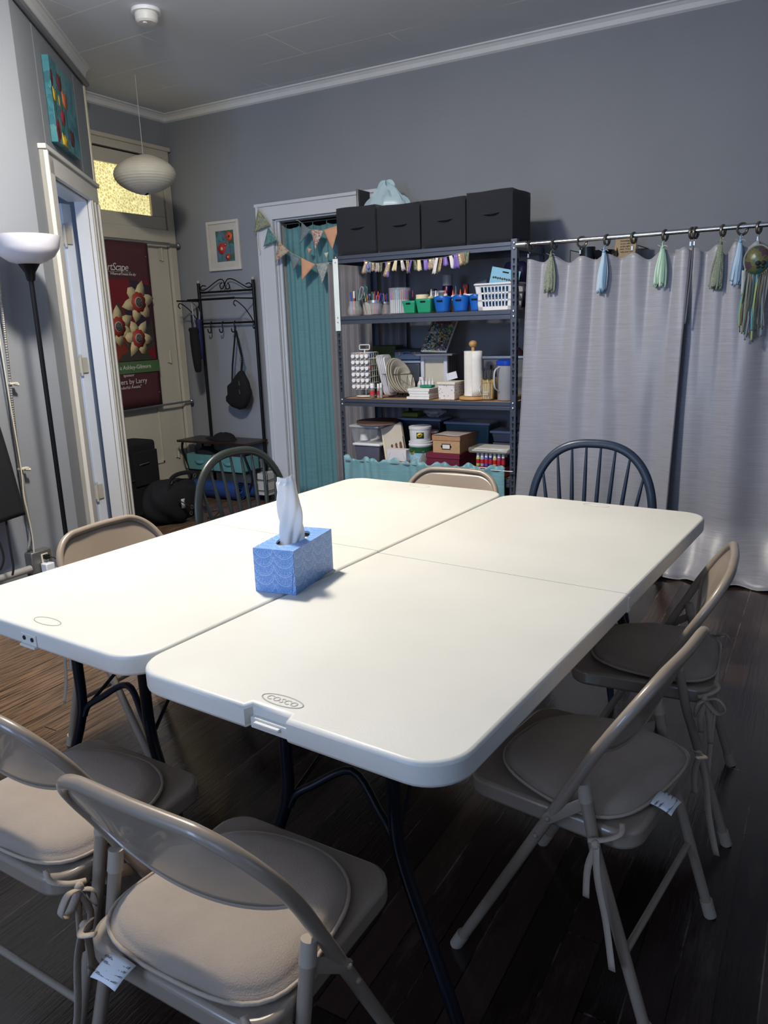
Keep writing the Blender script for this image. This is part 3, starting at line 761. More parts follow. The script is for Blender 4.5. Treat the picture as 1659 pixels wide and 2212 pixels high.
for k, (z, th) in enumerate(((1.845, .046), (1.463, .052), (.92, .05), (.44, .05))):
    m = MB()
    for y, s in ((SY0+.004, -1), (SY1-.004, 1)):
        for z0, z1, o in ((z-th, z-th*.58, .006), (z-th*.58, z-th*.46, 0), (z-th*.46, z, .006)):
            m.box(((SX0+SX1)/2, y+s*o/2, (z0+z1)/2), (SX1-SX0-.07 if s < 0 else SX1-SX0-.02, .004+o, z1-z0))
    for x in (SX0+.006, SX1-.006): m.box((x, (SY0+SY1)/2, z-th/2), (.004, SY1-SY0-.07, th))
    m.build('shelf_beam', steel, su, smooth=False, bev=.001)
    m = MB(); m.box(((SX0+SX1)/2, (SY0+SY1)/2, z-.008), (SX1-SX0-.02, SY1-SY0-.012, .012)); m.build('shelf_board', board if k else steel, su, smooth=False)
    if k < 3:
        for x in (SX0+.018, SX1-.018):
            for dz in (-.008, -.038): m = MB(); m.ball((x, SY0-.003, z+dz), .0085, 10, (1, .5, 1)); m.build('bolt', bolt, su)
# bright zinc splice plate on the left front post
m = MB(); m.box((SX0+.016, SY0-.0045, 1.60), (.040, .003, .46)); m.build('splice_plate', mat('bright_zinc_plate', (226, 236, 238), .35, 0), su, smooth=False, bev=.001)
S1, S2, S3 = 1.465, .9215, .4415   # standing heights
S0 = 1.8465
# ---------------- cubes on top
cubem = mat('black_fabric_bin', (22, 25, 34), .85, bump=.3, bscale=350, sheen=.15)
cubes = [(-2.875, -2.588, .293, 'leftmost black fabric bin on top of the shelving, beside the doorway casing'),
         (-2.572, -2.275, .277, 'black fabric bin on top of the shelving, second from the left'),
         (-2.258, -1.965, .278, 'black fabric bin on top of the shelving, second from the right'),
         (-1.955, -1.665, .292, 'rightmost and tallest black fabric bin on top of the shelving')]
for i, (x0, x1, h, lab) in enumerate(cubes):
    hh = h
    t = thing('fabric_bin', lab, 'storage bin', ((x0+x1)/2, 4.60, S0), (.0, .01, -.02, -.04)[i], 'black fabric bins on top of the shelving')
    w_ = x1-x0; dp = .27
    m = MB()
    def wall(u, v, w_=w_, dp=dp, hh=hh):
        a = u*4; k = int(a) % 4; f = a-int(a)
        c = [(-w_/2, -dp/2), (w_/2, -dp/2), (w_/2, dp/2), (-w_/2, dp/2)]; p = c[k]; q = c[(k+1) % 4]
        b = .006*math.sin(PI*f)*math.sin(PI*v); d = (p[1]-q[1], q[0]-p[0]); L_ = math.hypot(*d)
        return (p[0]+(q[0]-p[0])*f-d[0]/L_*-b, p[1]+(q[1]-p[1])*f+d[1]/L_*-b, hh*v+(.002*math.sin(2*PI*f+i) if v > .95 else 0))
    m.grid(wall, 32, 10, cu=True); m.prism([(-w_/2, -dp/2), (w_/2, -dp/2), (w_/2, dp/2), (-w_/2, dp/2)], .0005, .006)
    m.prism([(-w_/2+.006, -dp/2+.006), (w_/2-.006, -dp/2+.006), (w_/2-.006, dp/2-.006), (-w_/2+.006, dp/2-.006)], hh-.02, hh-.015)
    m.build('bin_body', cubem, t, world=False, solid=.003)
    m = MB(); hx_ = .015; m.tube(cr([(hx_-.045, -dp/2-.004, hh*.56), (hx_-.02, -dp/2-.02, hh*.55), (hx_+.02, -dp/2-.02, hh*.55), (hx_+.045, -dp/2-.004, hh*.57)], 4), .011, 8, flat=.2)
    m.build('handle', cubem, t, world=False)
# blue bag, board and cloth behind the bins
def crumple(name, c, rad, m_, label, cat, seed=1, amp=.35, n=26, flat=0, group=None, solid=0):
    rnd = random.Random(seed); ph = [(rnd.uniform(2, 6), rnd.uniform(0, 6), rnd.uniform(2, 5)) for _ in range(5)]
    def f(u, v):
        a = 2*PI*u; th = PI*v; r = 1
        for (p_, q_, s_) in ph: r += amp/3*abs(math.sin(p_*a/2*2//1*0+int(p_)*a+q_))*math.sin(s_*th+q_)
        z = -math.cos(th)
        return (c[0]+rad[0]*r*math.sin(th)*math.cos(a), c[1]+rad[1]*r*math.sin(th)*math.sin(a), max(c[2]-rad[2]*.999, c[2]+rad[2]*r*z) if flat else c[2]+rad[2]*r*z)
    m = MB(); m.grid(f, n, n, cu=True); o = m.build(name, m_, ang=.5, solid=solid)
    return tag(o, label, cat, group)
gp = aY(4.86, 835, 430)
crumple('plastic_bag', (gp.x, 4.86, S0+.36), (.13, .06, .12), mat('pale_blue_film', (190, 216, 226), .35, alpha=.8, spec=.6), 'crumpled pale blue plastic bag on top of the shelving, behind the bins', 'bag', 3, .6)
m = MB(); m.box((gp.x, 4.86, S0+.12), (.26, .12, .238)); tag(m.build('storage_box', mat('clear_grey_box', (150, 156, 166), .3, alpha=.75), bev=.01), 'grey translucent box under the blue bag on top of the shelving', 'box')
q = aY(4.9, 786, 412); t = thing('whiteboard', 'framed white board standing on edge behind the leftmost black bins', 'board', (q.x, 4.9, S0))
m = MB(); m.box((q.x-.0, 4.885, S0+(q.z-S0)/2), (.015, .16, q.z-S0)); m.build('board_frame', mat('brushed_nickel', (170, 172, 174), .3, .9), t, bev=.003)
m = MB(); m.box((q.x+.010, 4.885, S0+(q.z-S0)/2), (.005, .145, q.z-S0-.01)); m.build('panel', mat('dark_board_back', (60, 62, 66), .6), t)
q = aY(4.8, 764, 442); crumple('folded_cloth', (q.x, 4.79, S0+.16), (.07, .05, .159), mat('off_white_cloth', (206, 204, 198), .9), 'off white cloth lump on top of the shelving, behind the leftmost black bin', 'cloth', 9, .3, flat=1)
q = aY(4.8, 870, 440); t = crumple('brown_strap', (q.x, 4.8, S0+.15), (.05, .03, .149), mat('brown_leather', (110, 80, 62), .6), 'brown rounded item behind the black bins under the blue bag', 'bag', 5, .1, flat=1)
# ---------------- garland of ribbon scraps
fab = dict(purple=mat('purple_satin', (118, 96, 178), .4, bump=.2, bscale=30), gold=mat('gold_lace', (176, 156, 122), .35, .35, var=.5, nscale=160), silver=mat('silver_lace', (190, 184, 180), .35, .3, var=.5, nscale=190),
           cream=mat('cream_ribbon', (222, 208, 170), .6), sage=mat('sage_ribbon', (112, 116, 92), .5, .2, var=.4, nscale=80), slate=mat('slate_ribbon', (110, 126, 150), .5), white=mat('white_ribbon', (226, 222, 220), .6))
gt = thing('ribbon_garland', 'garland of purple, gold and silver ribbon scraps hung under the top shelf beam', 'garland', (-2.4, 4.43, 1.79))
gpx = [(787, 562), (800, 566), (815, 568), (835, 566), (862, 562), (885, 562), (900, 562), (925, 560), (945, 557), (962, 555), (985, 549), (1000, 545), (1014, 543)]
gc = cr([aY(4.437, px, py) for px, py in gpx], 4)
m = MB(); m.tube(gc, .0012, 5); m.build('string', mat('grey_string', (150, 148, 150), .7), gt)
seqc = ['purple', 'gold', 'slate', 'gold', 'silver', 'sage', 'purple', 'gold', 'cream', 'silver', 'gold', 'purple', 'sage', 'cream', 'purple', 'gold', 'silver', 'white', 'gold', 'purple', 'white', 'purple', 'gold', 'gold', 'slate', 'sage']
for i, cname in enumerate(seqc):
    p = gc[min(len(gc)-1, int((i+.4)/len(seqc)*len(gc)))]
    L_ = random.uniform(.05, .095)*(0.8 if i > 22 else 1); a = random.uniform(-.35, .35) if i else .5; w_ = random.uniform(.016, .028)
    def rb(u, v, p=p, L_=L_, a=a, w_=w_, i=i):
        x = (u-.5)*w_*(1+.5*v); z = -v*L_+.004*math.sin(9*u+i)*v
        return (p.x+x*math.cos(a)-z*math.sin(a)*1, p.y-.002-.008*math.sin(PI*u+i)*(v*.7+.3)+(-.004 if i % 2 else .0), p.z+x*math.sin(a)*.5+z*math.cos(a))
    m = MB(); m.grid(rb, 5, 5); m.build('ribbon_scrap', fab[cname], gt, solid=.0008)
# ================================================================ generic shelf items
def at_shelf(px, py, y): return aY(y, px, py)
clear = mat('clear_glass', (235, 240, 242), .04, spec=.5, alpha=.16, ior=1.45)
clearp = mat('clear_plastic', (205, 212, 222), .15, alpha=.2)
frost = mat('frosted_plastic', (205, 210, 220), .3, alpha=.62)
whitep = mat('white_plastic', (228, 230, 234), .35); lidw = whitep
def lathe_obj(name, prof, c, m_, label=None, cat=None, group=None, parent=None, n=28, sq=None, solid=0, ang=.7):
    m = MB(); m.lathe(prof, c, n, sq=sq); o = m.build(name, m_, parent, ang=ang, solid=solid)
    if label: tag(o, label, cat, group)
    return o
def stick(a, b, r, m_, label, cat, group, tipm=None, n=8, name='pen', par=None):
    """a pen or marker"""
    a = Vector(a); b = Vector(b)
    if tipm is None:
        m = MB(); m.tube([a, b], r, n); o = m.build(name, m_); tag(o, label, cat, group); return o
    t = thing(name, label, cat, a, 0, group); d = b-a
    m = MB(); m.tube([a, a+d*.7], r, n); m.build('barrel', m_, t)
    m = MB(); m.tube([a+d*.7, b], r*1.12, n); m.build('cap', tipm, t)
    return t
def jar_obj(label, c, r, h, lid=None, bell=False):
    t = thing('glass_jar', label, 'jar', c)
    pr = [(r*.7, .0), (r*.95, .006), (r, .03), (r, h*.7), (r*.8, h*.86), (r*.78, h)]
    if bell: pr = [(r*.6, 0), (r*.9, .01), (r*1.0, h*.3), (r*.95, h*.5), (r*.72, h*.78), (r*.75, h)]
    lathe_obj('jar_body', pr+[(r*.74, h), (pr[-2][0]-.003, pr[-2][1]), (pr[2][0]-.004, h*.4), (r*.6, .006), (0, .006)], c, clear, parent=t)
    if lid: lathe_obj('lid_ring', [(r*.82, h-.016), (r*.86, h-.014), (r*.86, h+.002), (r*.7, h+.003), (r*.7, h-.016)], c, lid, parent=t)
    return t
def colm(c): return mat('coloured_plastic_%02x%02x%02x' % c, c, .35)
RED, BLU, GRN, PUR, BLK, ORG, TEA, PNK, GRY = (190, 40, 44), (46, 74, 170), (34, 110, 70), (104, 72, 176), (24, 24, 28), (206, 84, 50), (36, 120, 130), (196, 90, 140), (130, 134, 142)
# --- second shelf: jars with pens
y1 = 4.56
p = at_shelf(767, 677, y1); jx = p.x
jar_obj('clear round glass jar holding scissors and markers, leftmost on the upper shelf', (jx, y1, S1), .052, .095, bell=True)
for k, (dx, dy, lx, h, c, lab) in enumerate(((-.012, 0, -.02, .155, BLU, 'blue marker in the leftmost glass jar'), (.004, -.01, .0, .16, RED, 'red marker in the leftmost glass jar'), (.016, .01, .01, .165, GRN, 'dark green marker in the leftmost glass jar'), (.0, .02, -.012, .15, BLK, 'black marker in the leftmost glass jar'))):
    stick((jx+dx, y1+dy, S1+.008), (jx+dx+lx, y1+dy, S1+h), .0055, colm(c), lab, 'marker', 'markers in the leftmost jar', whitep if k == 1 else colm(c))
t = thing('scissors', 'scissors with long grey and teal handles leaning in the leftmost glass jar', 'scissors', (jx, y1, S1))
m = MB(); m.tube([(jx-.01, y1+.012, S1+.008), (jx+.045, y1+.012, S1+.13)], .004, 8, flat=.4); m.tube([(jx+.003, y1+.012, S1+.012), (jx+.03, y1+.012, S1+.10)], .004, 8, flat=.4); m.build('blades', bolt, t)
for dx, c, nm in ((.048, (150, 146, 170), 'a'), (.078, (40, 110, 104), 'b')):
    m = MB(); m.tube(cr([(jx+.02+dx*.2, y1+.01, S1+.10), (jx+dx-.012, y1+.01, S1+.15), (jx+dx+.002, y1+.01, S1+.185), (jx+dx+.018, y1+.01, S1+.175), (jx+dx+.008, y1+.01, S1+.13)], 4, closed=True), .004, 8); m.build('handle', colm(c), t)
p = at_shelf(793, 676, 4.6); kx = p.x
jar_obj('small glass jar of paint brushes behind the two open pen jars', (kx, 4.62, S1), .04, .085)
for k in range(7):
    stick((kx-.02+.006*k, 4.615+.004*(k % 3), S1+.008), (kx-.05+.012*k, 4.61, S1+.14+.012*(k % 3)), .0032, colm([(196, 170, 120), (30, 30, 32), (200, 196, 190), (160, 120, 70)][k % 4]), 'thin paint brush standing in the small jar beside the scissors', 'brush', 'brushes in the small jar', name='paint_brush')
p = at_shelf(810, 677, 4.54); px_ = p.x
jar_obj('glass jar with a silver lid ring holding many coloured pens', (px_, 4.54, S1), .053, .092, lid=mat('silver_lid', (190, 194, 200), .3, .8))
cc = [RED, BLU, ORG, PUR, BLK, GRN, BLU, PUR, GRN, BLK, (60, 150, 190), RED, GRY, PUR]
for k in range(14):
    a = 2*PI*k/14; r_ = .024 if k % 2 else .012
    stick((px_+r_*math.cos(a), 4.54+r_*math.sin(a), S1+.008), (px_+r_*2.1*math.cos(a)+.008, 4.54+r_*1.2*math.sin(a), S1+.125+.012*(k % 3)), .004, colm(cc[k]), 'coloured pen in the glass jar with the silver lid ring', 'pen', 'pens in the jar with the silver lid ring')
p = at_shelf(830, 676, 4.60)
jar_obj('clear glass jar half hidden between the pen jar and the marker tub', (p.x, 4.62, S1), .04, .08, lid=mat('silver_lid', (190, 194, 200), .3, .8))
for k in range(5):
    stick((p.x-.012+.006*k, 4.62, S1+.008), (p.x-.025+.013*k, 4.62, S1+.13+.008*(k % 2)), .0035, colm([(60, 120, 170), GRY, RED, BLU, BLK][k]), 'coloured pencil in the half hidden glass jar', 'pencil', 'pencils in the half hidden jar', name='pencil')
# clear tub of gel pens
gx, gy = -2.483, 4.57
lathe_obj('clear_tub', [(.066, 0), (.07, .004), (.072, .165), (.069, .165), (.067, .006), (0, .006)], (gx, gy, S1), clearp, 'tall clear round tub packed with clear barrelled gel pens', 'tub')
for k in range(26):
    a = 2*PI*k/26; c = [PNK, (90, 170, 200), ORG, (180, 150, 80), (120, 200, 190), PUR, (200, 130, 110), GRY][k*5 % 8]
    t = thing('gel_pen', 'clear barrelled gel pen standing in the tall clear tub', 'pen', (gx, gy, S1), 0, 'gel pens in the tall clear tub')
    x, y = gx+.058*math.cos(a), gy+.058*math.sin(a)
    m = MB(); m.cyl((x, y, S1+.007), (x, y, S1+.09), .0052, 8); m.build('barrel', mat('milky_barrel', (214, 216, 222), .3), t)
    m = MB(); m.cyl((x, y, S1+.09), (x, y, S1+.145+.004*(k % 3)), .0056, 8); m.build('cap', mat('gel_%02x%02x%02x' % c, c, .3, .2), t)
# green baskets with tape
gm = mat('green_plastic_basket', (36, 148, 112), .4)
def taper_basket(label, cx, cy, z0, wt, wb, h, dt, m_, round_=False, slot=.035):
    t = thing('storage_basket', label, 'basket', (cx, cy, z0))
    m = MB()
    def f(u, v):
        a = 2*PI*u; n_ = 2.2 if round_ else 9
        c, s_ = math.cos(a), math.sin(a); k = (abs(c)**n_+abs(s_)**n_)**(-1/n_)
        w_ = (wb+(wt-wb)*v)/2; d = (wb*dt/wt+(dt-wb*dt/wt)*v)/2
        dip = -.013*abs(s_)**2*v if round_ == 2 else (.014*(abs(s_)**3)*v if round_ else 0)
        return (cx+k*c*w_, cy+k*s_*d, z0+.001+h*v+dip)
    m.grid(f, 48, 8, cu=True); m.add([f(k/48, 0) for k in range(48)], [tuple(range(48))]); m.build('basket_body', m_, t, solid=.0025)
    m = MB(); m.tube([f(k/48, 1) for k in range(48)], .0028, 6, closed=True); m.build('rim', m_, t)
    yf = f(.75, .8)[1]-.002; m = MB(); m.tube([(cx-slot/2, yf, z0+h*.83), (cx+slot/2, yf, z0+h*.83)], .0055, 8, flat=1, cap=True); m.build('handle_slot', hole, t)
    return t
p0 = at_shelf(891, 676, 4.52); p1 = at_shelf(917, 676, 4.50)
taper_basket('green plastic basket with slot handle, left of the green pair', p0.x-.004, 4.53, S1, .096, .07, .075, .12, gm, slot=.03)
taper_basket('green plastic basket with slot handle, right of the green pair', p1.x+.004, 4.535, S1, .112, .088, .084, .13, gm, slot=.034)
lathe_obj('tape_roll', [(.028, 0), (.043, 0), (.043, .026), (.028, .026), (.028, 0)], (p1.x-.026, 4.53, S1+.088), mat('masking_tape', (222, 208, 168), .7), 'roll of cream masking tape lying on the green baskets', 'tape', ang=.5)
lathe_obj('tape_roll', [(.02, 0), (.03, 0), (.03, .012), (.02, .012), (.02, 0)], (p1.x+.012, 4.555, S1+.0875), mat('wide_tape', (214, 200, 158), .7), 'small flat roll of tape under the cream masking tape', 'tape', ang=.5)
bm_ = mat('blue_plastic_tub', (22, 96, 186), .35)
for (px, lab) in ((957, 'blue oval plastic tub, leftmost of the three blue tubs'), (997, 'blue oval plastic tub, middle of the three blue tubs'), (1031, 'blue oval plastic tub partly behind the white basket')):
    p = at_shelf(px, 674, 4.52); taper_basket(lab, p.x, 4.52, S1, .115 if px < 1010 else .09, .082 if px < 1010 else .07, .083, .10, bm_, round_=1, slot=.036)
# glue bottles and tubs
def glue(px, y, h, body, capc, label, r=.017, z=0, cat='glue bottle'):
    p = at_shelf(px, 660, y); t = thing('glue_bottle', label, cat, (p.x, y, S1+z), 0, 'glue bottles behind the blue tubs')
    b = h*.62
    lathe_obj('bottle_body', [(r*.9, 0), (r, .005), (r, b-.02), (r*.55, b-.006), (r*.5, b)], (p.x, y, S1+z+.0005), body, parent=t, n=18)
    lathe_obj('collar', [(r*.72, b-.002), (r*.75, b+.012), (r*.5, b+.015)], (p.x, y, S1+z), whitep, parent=t, n=18)
    lathe_obj('nozzle', [(r*.5, b+.014), (r*.42, b+.02), (r*.12, h-.004), (0, h)], (p.x, y, S1+z), capc, parent=t, n=14)
och = mat('orange_nozzle', (222, 88, 58), .4); gb = mat('milky_glue', (206, 204, 200), .35); brn = mat('amber_glue', (150, 130, 96), .3)
glue(963, 4.66, .165, gb, och, 'glue bottle with orange nozzle behind the leftmost blue tub')
glue(979, 4.63, .145, gb, och, 'glue bottle with orange nozzle between the two left blue tubs')
glue(985, 4.70, .165, brn, whitep, 'amber glue bottle with a white nozzle behind the blue tubs')
glue(995, 4.62, .14, gb, och, 'glue bottle with orange nozzle behind the middle blue tub')
glue(1005, 4.68, .16, mat('red_glue', (176, 60, 54), .4), och, 'red glue bottle with orange nozzle behind the middle blue tub')
glue(942, 4.60, .14, mat('glitter_silver', (190, 194, 198), .3, .4, var=.4, nscale=200), whitep, 'clear glitter glue bottle left of the blue tubs')
glue(932, 4.62, .15, mat('glitter_dark', (120, 124, 128), .3, .5, var=.6, nscale=220), whitep, 'dark glitter glue bottle beside the green basket')
glue(946, 4.66, .13, gb, whitep, 'small white glue bottle behind the glitter glue')
def tub(label, px, y, z, r, h, m_, lidm=whitep, cat='tub', name='plastic_tub', py=660):
    p = at_shelf(px, py, y); t = thing(name, label, cat, (p.x, y, z))
    lathe_obj('tub_body', [(r*.88, 0), (r*.9, .003), (r*.97, h-.014), (r*.9, h-.012)], (p.x, y, z+.0005), m_, parent=t)
    lathe_obj('lid', [(r, h-.014), (r*1.04, h-.012), (r*1.04, h-.003), (r*.98, h), (0, h)], (p.x, y, z), lidm, parent=t); return t
tub('round clear tub with white lid behind the glue bottles', 949, 4.76, S1, .055, .14, frost)
tub('small white tub with lid behind the middle blue tub', 1014, 4.60, S1, .032, .105, mat('pale_tub', (214, 210, 204), .4))
tub('small white tub with lid next to the white basket', 1031, 4.63, S1, .026, .10, mat('pale_tub', (214, 210, 204), .4))
p = at_shelf(967, 640, 4.80)
t = thing('spray_can', 'spray can with grey cap and purple band at the back of the upper shelf', 'spray can', (p.x, 4.8, S1))
lathe_obj('can_body', [(.033, 0), (.035, .165), (.031, .172)], (p.x, 4.8, S1+.0005), mat('purple_black_can', (48, 30, 76), .3, .5), parent=t)
lathe_obj('cap', [(.034, .172), (.034, .238), (.03, .242), (0, .242)], (p.x, 4.8, S1), mat('grey_cap', (158, 162, 164), .4), parent=t)
p = at_shelf(1005, 640, 4.78); m = MB(); m.box((p.x, 4.79, S1+.087), (.034, .02, .172)); tag(m.build('red_carton', mat('dark_red_card', (116, 30, 34), .6)), 'narrow dark red carton standing behind the glue bottles', 'box')
p = at_shelf(922, 640, 4.80)
for k in range(3):
    m = MB(); m.box((p.x+.012+.022*k, 4.8, S1+.07+.004*k), (.016, .05, .14+.008*k)); tag(m.build('marker_pack', mat('dark_pack_%d' % k, [(60, 60, 66), (78, 66, 64), (54, 60, 72)][k], .4)), ['dark slim pack standing behind the tape roll, leftmost of three', 'brownish slim pack behind the tape roll, middle of three', 'bluish slim pack behind the tape roll, rightmost of three'][k], 'pack')
p = at_shelf(890, 640, 4.7); stick((p.x, 4.7, S1+.001), (p.x+.006, 4.7, S1+.15), .004, colm(PNK), 'pink pen standing between the pen tub and tape roll', 'pen', None)
# white lattice basket
p = at_shelf(1070, 673, 4.53); cx = -1.785; wt, wb, h, dt = .252, .215, .152, .18
t = thing('laundry_basket', 'white plastic lattice basket at the right end of the upper shelf', 'basket', (cx, 4.56, S1))
m = MB()
def lat(ua, ub, za, zb):
    for face in range(4):
        L = [(-1, -1, 1, -1), (1, -1, 1, 1), (1, 1, -1, 1), (-1, 1, -1, -1)][face]
        def P(u, z, L=L):
            k = (wb+(wt-wb)*z/h)/2; d = k*dt/wt
            return Vector((cx+(L[0]+(L[2]-L[0])*u)*k, 4.56+(L[1]+(L[3]-L[1])*u)*d, S1+.001+z))
        N_ = Vector((L[3]-L[1], -(L[2]-L[0]), 0)).normalized()*.0028
        a, b, c, d = P(ua, za), P(ub, za), P(ub, zb), P(ua, zb)
        m.add([a, b, c, d, a-N_, b-N_, c-N_, d-N_], [(0, 1, 2, 3), (7, 6, 5, 4), (0, 4, 5, 1), (1, 5, 6, 2), (2, 6, 7, 3), (3, 7, 4, 0)])
for a, b in ((0, .022), (.052, .062), (.094, .104), (.136, h)): lat(0, 1, a, b)
lat(0, .13, 0, h); lat(.87, 1, 0, h)
for k in range(9): lat(.13+k*.0925-.014, .13+k*.0925+.014, .02, .14)
m.box((cx, 4.56, S1+.003), (wb-.004, wb*dt/wt-.004, .004)); m.build('basket_body', whitep, t, smooth=False)
m = MB(); r_ = rrect(wt+.012, dt+.012, .02, 5); m.tube([(cx+a, 4.56+b, S1+h) for a, b in r_], .006, 8, closed=True); m.build('rim', whitep, t)
for k, (dx, dy, w_, hh, c, lab) in enumerate(((-.03, -.045, .17, .13, (70, 110, 150), 'blue card pack inside the white lattice basket'), (.035, -.02, .13, .11, (170, 150, 60), 'yellow printed pack inside the white lattice basket'), (-.02, .02, .17, .12, (40, 46, 50), 'dark pack at the back of the white lattice basket'))):
    m = MB(); m.box((cx+dx*.6, 4.56+dy, S1+.006+hh/2), (w_, .018, hh)); tag(m.build('card_pack', mat('pack_print_%d' % k, c, .5, var=.5, nscale=50)), lab, 'pack')
t = thing('bead_card', 'pale blue hanging card with a row of gems, leaning out of the white basket', 'card', (cx+.02, 4.58, S1+.12))
R_ = rot('Y', .22); m = MB(); m.box((cx+.022, 4.575, S1+.175), (.185, .003, .13), R_); m.build('card', mat('pale_blue_card', (132, 190, 220), .5), t)
m = MB()
for k in range(11): m.ball(Vector((cx+.022, 4.5725, S1+.185))+R_ @ Vector((-.07+.0145*k, 0, -.005+.002*(k % 2))), .0065, 8)
m.build('gem_row', mat('brown_gems', (120, 96, 70), .3, .3, var=.6, nscale=150), t)
m = MB(); m.box(Vector((cx+.022, 4.573, S1+.175))+R_ @ Vector((.0, 0, .045)), (.04, .002, .008), R_); m.build('hang_slot', hole, t)
p = at_shelf(1095, 600, 4.8); crumple('plastic_bag', (-1.79, 4.84, S1+.14), (.09, .03, .139), mat('purple_clear_bag', (84, 64, 110), .3, alpha=.85), 'crumpled clear bag with purple contents behind the white basket', 'bag', 12, .35, flat=1)
p = at_shelf(1040, 620, 4.74); t = thing('hot_air_tool', 'black and clear handheld dryer standing behind the white basket', 'tool', (p.x, 4.74, S1))
m = MB(); m.tube([(p.x-.02, 4.74, S1+.001), (p.x-.005, 4.74, S1+.13)], .016, 12); m.build('handle', mat('matt_black_plastic', (24, 24, 26), .5), t)
m = MB(); m.tube([(p.x-.035, 4.74, S1+.145), (p.x+.05, 4.74, S1+.165)], [.03, .036], 16); m.build('barrel', frost, t)
# ================================================================ third shelf
# paint bottle carousel
p = aY(4.58, 780, 857); rx_, ry_ = -2.783, 4.60
wire = mat('white_coated_wire', (226, 226, 222), .35)
t = thing('bottle_carousel', 'white wire rotating rack with a top handle, full of small paint bottles', 'rack', (rx_, ry_, S2), 0)
M_ = Matrix.Translation(Vector((rx_, ry_, S2))) @ Matrix.Rotation(.10, 4, 'Z')
m = MB(); m.T = M_
m.lathe([(.065, .0), (.07, .004), (.065, .008), (.02, .010), (0, .010)], (0, 0, .0005), 30); m.build('base', wire, t)
m = MB(); m.T = M_; m.cyl((0, 0, .008), (0, 0, .318), .005, 10); m.tube([(a, 0, b) for a, b in rrect(.075, .032, .006, 3, 0, .334)], .004, 8, closed=True); m.build('handle_post', wire, t)
zs = [.055+.0405*k for k in range(7)]
m = MB(); m.T = M_; hw = .068
for z in zs: m.tube([(a, b, z) for a, b in rrect(hw*2, hw*2, .012, 3)], .002, 6, closed=True)
m.build('wire_tiers', wire, t)
m = MB(); m.T = M_
for k in range(5):
    o = -hw+k*hw/2
    for (a, b) in ((o, -hw), (hw, o), (o, hw), (-hw, o)): m.cyl((a, b, zs[0]), (a, b, zs[-1]), .0016, 6)
m.build('wire_uprights', wire, t)
capm = mat('white_bottle_cap', (232, 234, 240), .35)
bc_ = [(214, 208, 220), (190, 190, 200), (214, 206, 120), (170, 160, 180), (60, 56, 60), (110, 90, 70), (206, 84, 40), (190, 60, 40), (70, 130, 190), (40, 60, 110), (120, 60, 50), (90, 100, 60)]
bi = 0
for face in (0,):
    for r_i in range(6):
        for k in range(4):
            z = zs[r_i]+.0205; o = -hw+.017+k*(hw*2-.034)/3
            c = bc_[(bi*7+r_i*3) % 12] if not (face == 1 and r_i == 3) else (206, 70, 36)
            if face == 0: a0, a1, a2 = (o, -hw+.068, z), (o, -hw+.006, z), (o, -hw-.020, z)
            else:
                if k == 0: bi += 1; continue
                a0, a1, a2 = (hw-.045, o, z), (hw-.006, o, z), (hw+.018, o, z)
            fc = ('front' if face == 0 else 'side')
            lab = 'paint bottle with white cap in the white carousel, ' + ['bottom', 'fifth', 'fourth', 'third', 'second', 'top'][r_i]+' row of its '+fc+' face'
            b_ = thing('paint_bottle', lab, 'paint bottle', M_ @ Vector(a1), 0, 'paint bottles in '+['bottom', 'fifth', 'fourth', 'third', 'second', 'top'][r_i]+' row of the carousel '+fc)
            m = MB(); m.T = M_; m.cyl(a0, a1, .0152, 14); m.build('bottle_body', mat('paint_%02x%02x%02x' % c, c, .35), b_)
            m = MB(); m.T = M_; m.cyl(a1, a2, .0138, 16, .013); m.build('cap', capm, b_); bi += 1
def craft_bottle(label, x, y, z, c, h=.11, r=.0165, band=None, name='paint_bottle', group=None, cap=None, caph=.03):
    b_ = thing(name, label, 'paint bottle', (x, y, z), 0, group)
    lathe_obj('bottle_body', [(r*.9, 0), (r, .004), (r, h-caph-.006), (r*.8, h-caph)], (x, y, z+.0005), mat('paint_%02x%02x%02x' % c, c, .35), parent=b_, n=18)
    if band: lathe_obj('label_band', [(r+.0004, (h-caph)*.3), (r+.0006, (h-caph)*.3), (r+.0006, (h-caph)*.75), (r+.0004, (h-caph)*.75)], (x, y, z), mat('band_%02x%02x%02x' % band, band, .5, var=.3, nscale=150), parent=b_, n=18)
    lathe_obj('cap', [(r*.82, h-caph), (r*.78, h-.002), (r*.7, h), (0, h)], (x, y, z), cap or capm, parent=b_, n=18); return b_
p = aY(4.49, 803, 858)
craft_bottle('grey paint bottle with red label, at the shelf edge before the carousel', p.x, 4.50, S2, (120, 122, 124), .098, .0175, (190, 60, 62))
craft_bottle('narrow clear bottle beside the grey paint bottle, the left one', p.x+.036, 4.52, S2, (150, 150, 154), .095, .010, (150, 60, 60))
craft_bottle('narrow clear bottle beside the grey paint bottle, the right one', p.x+.057, 4.52, S2, (160, 160, 160), .10, .010, (170, 168, 168))
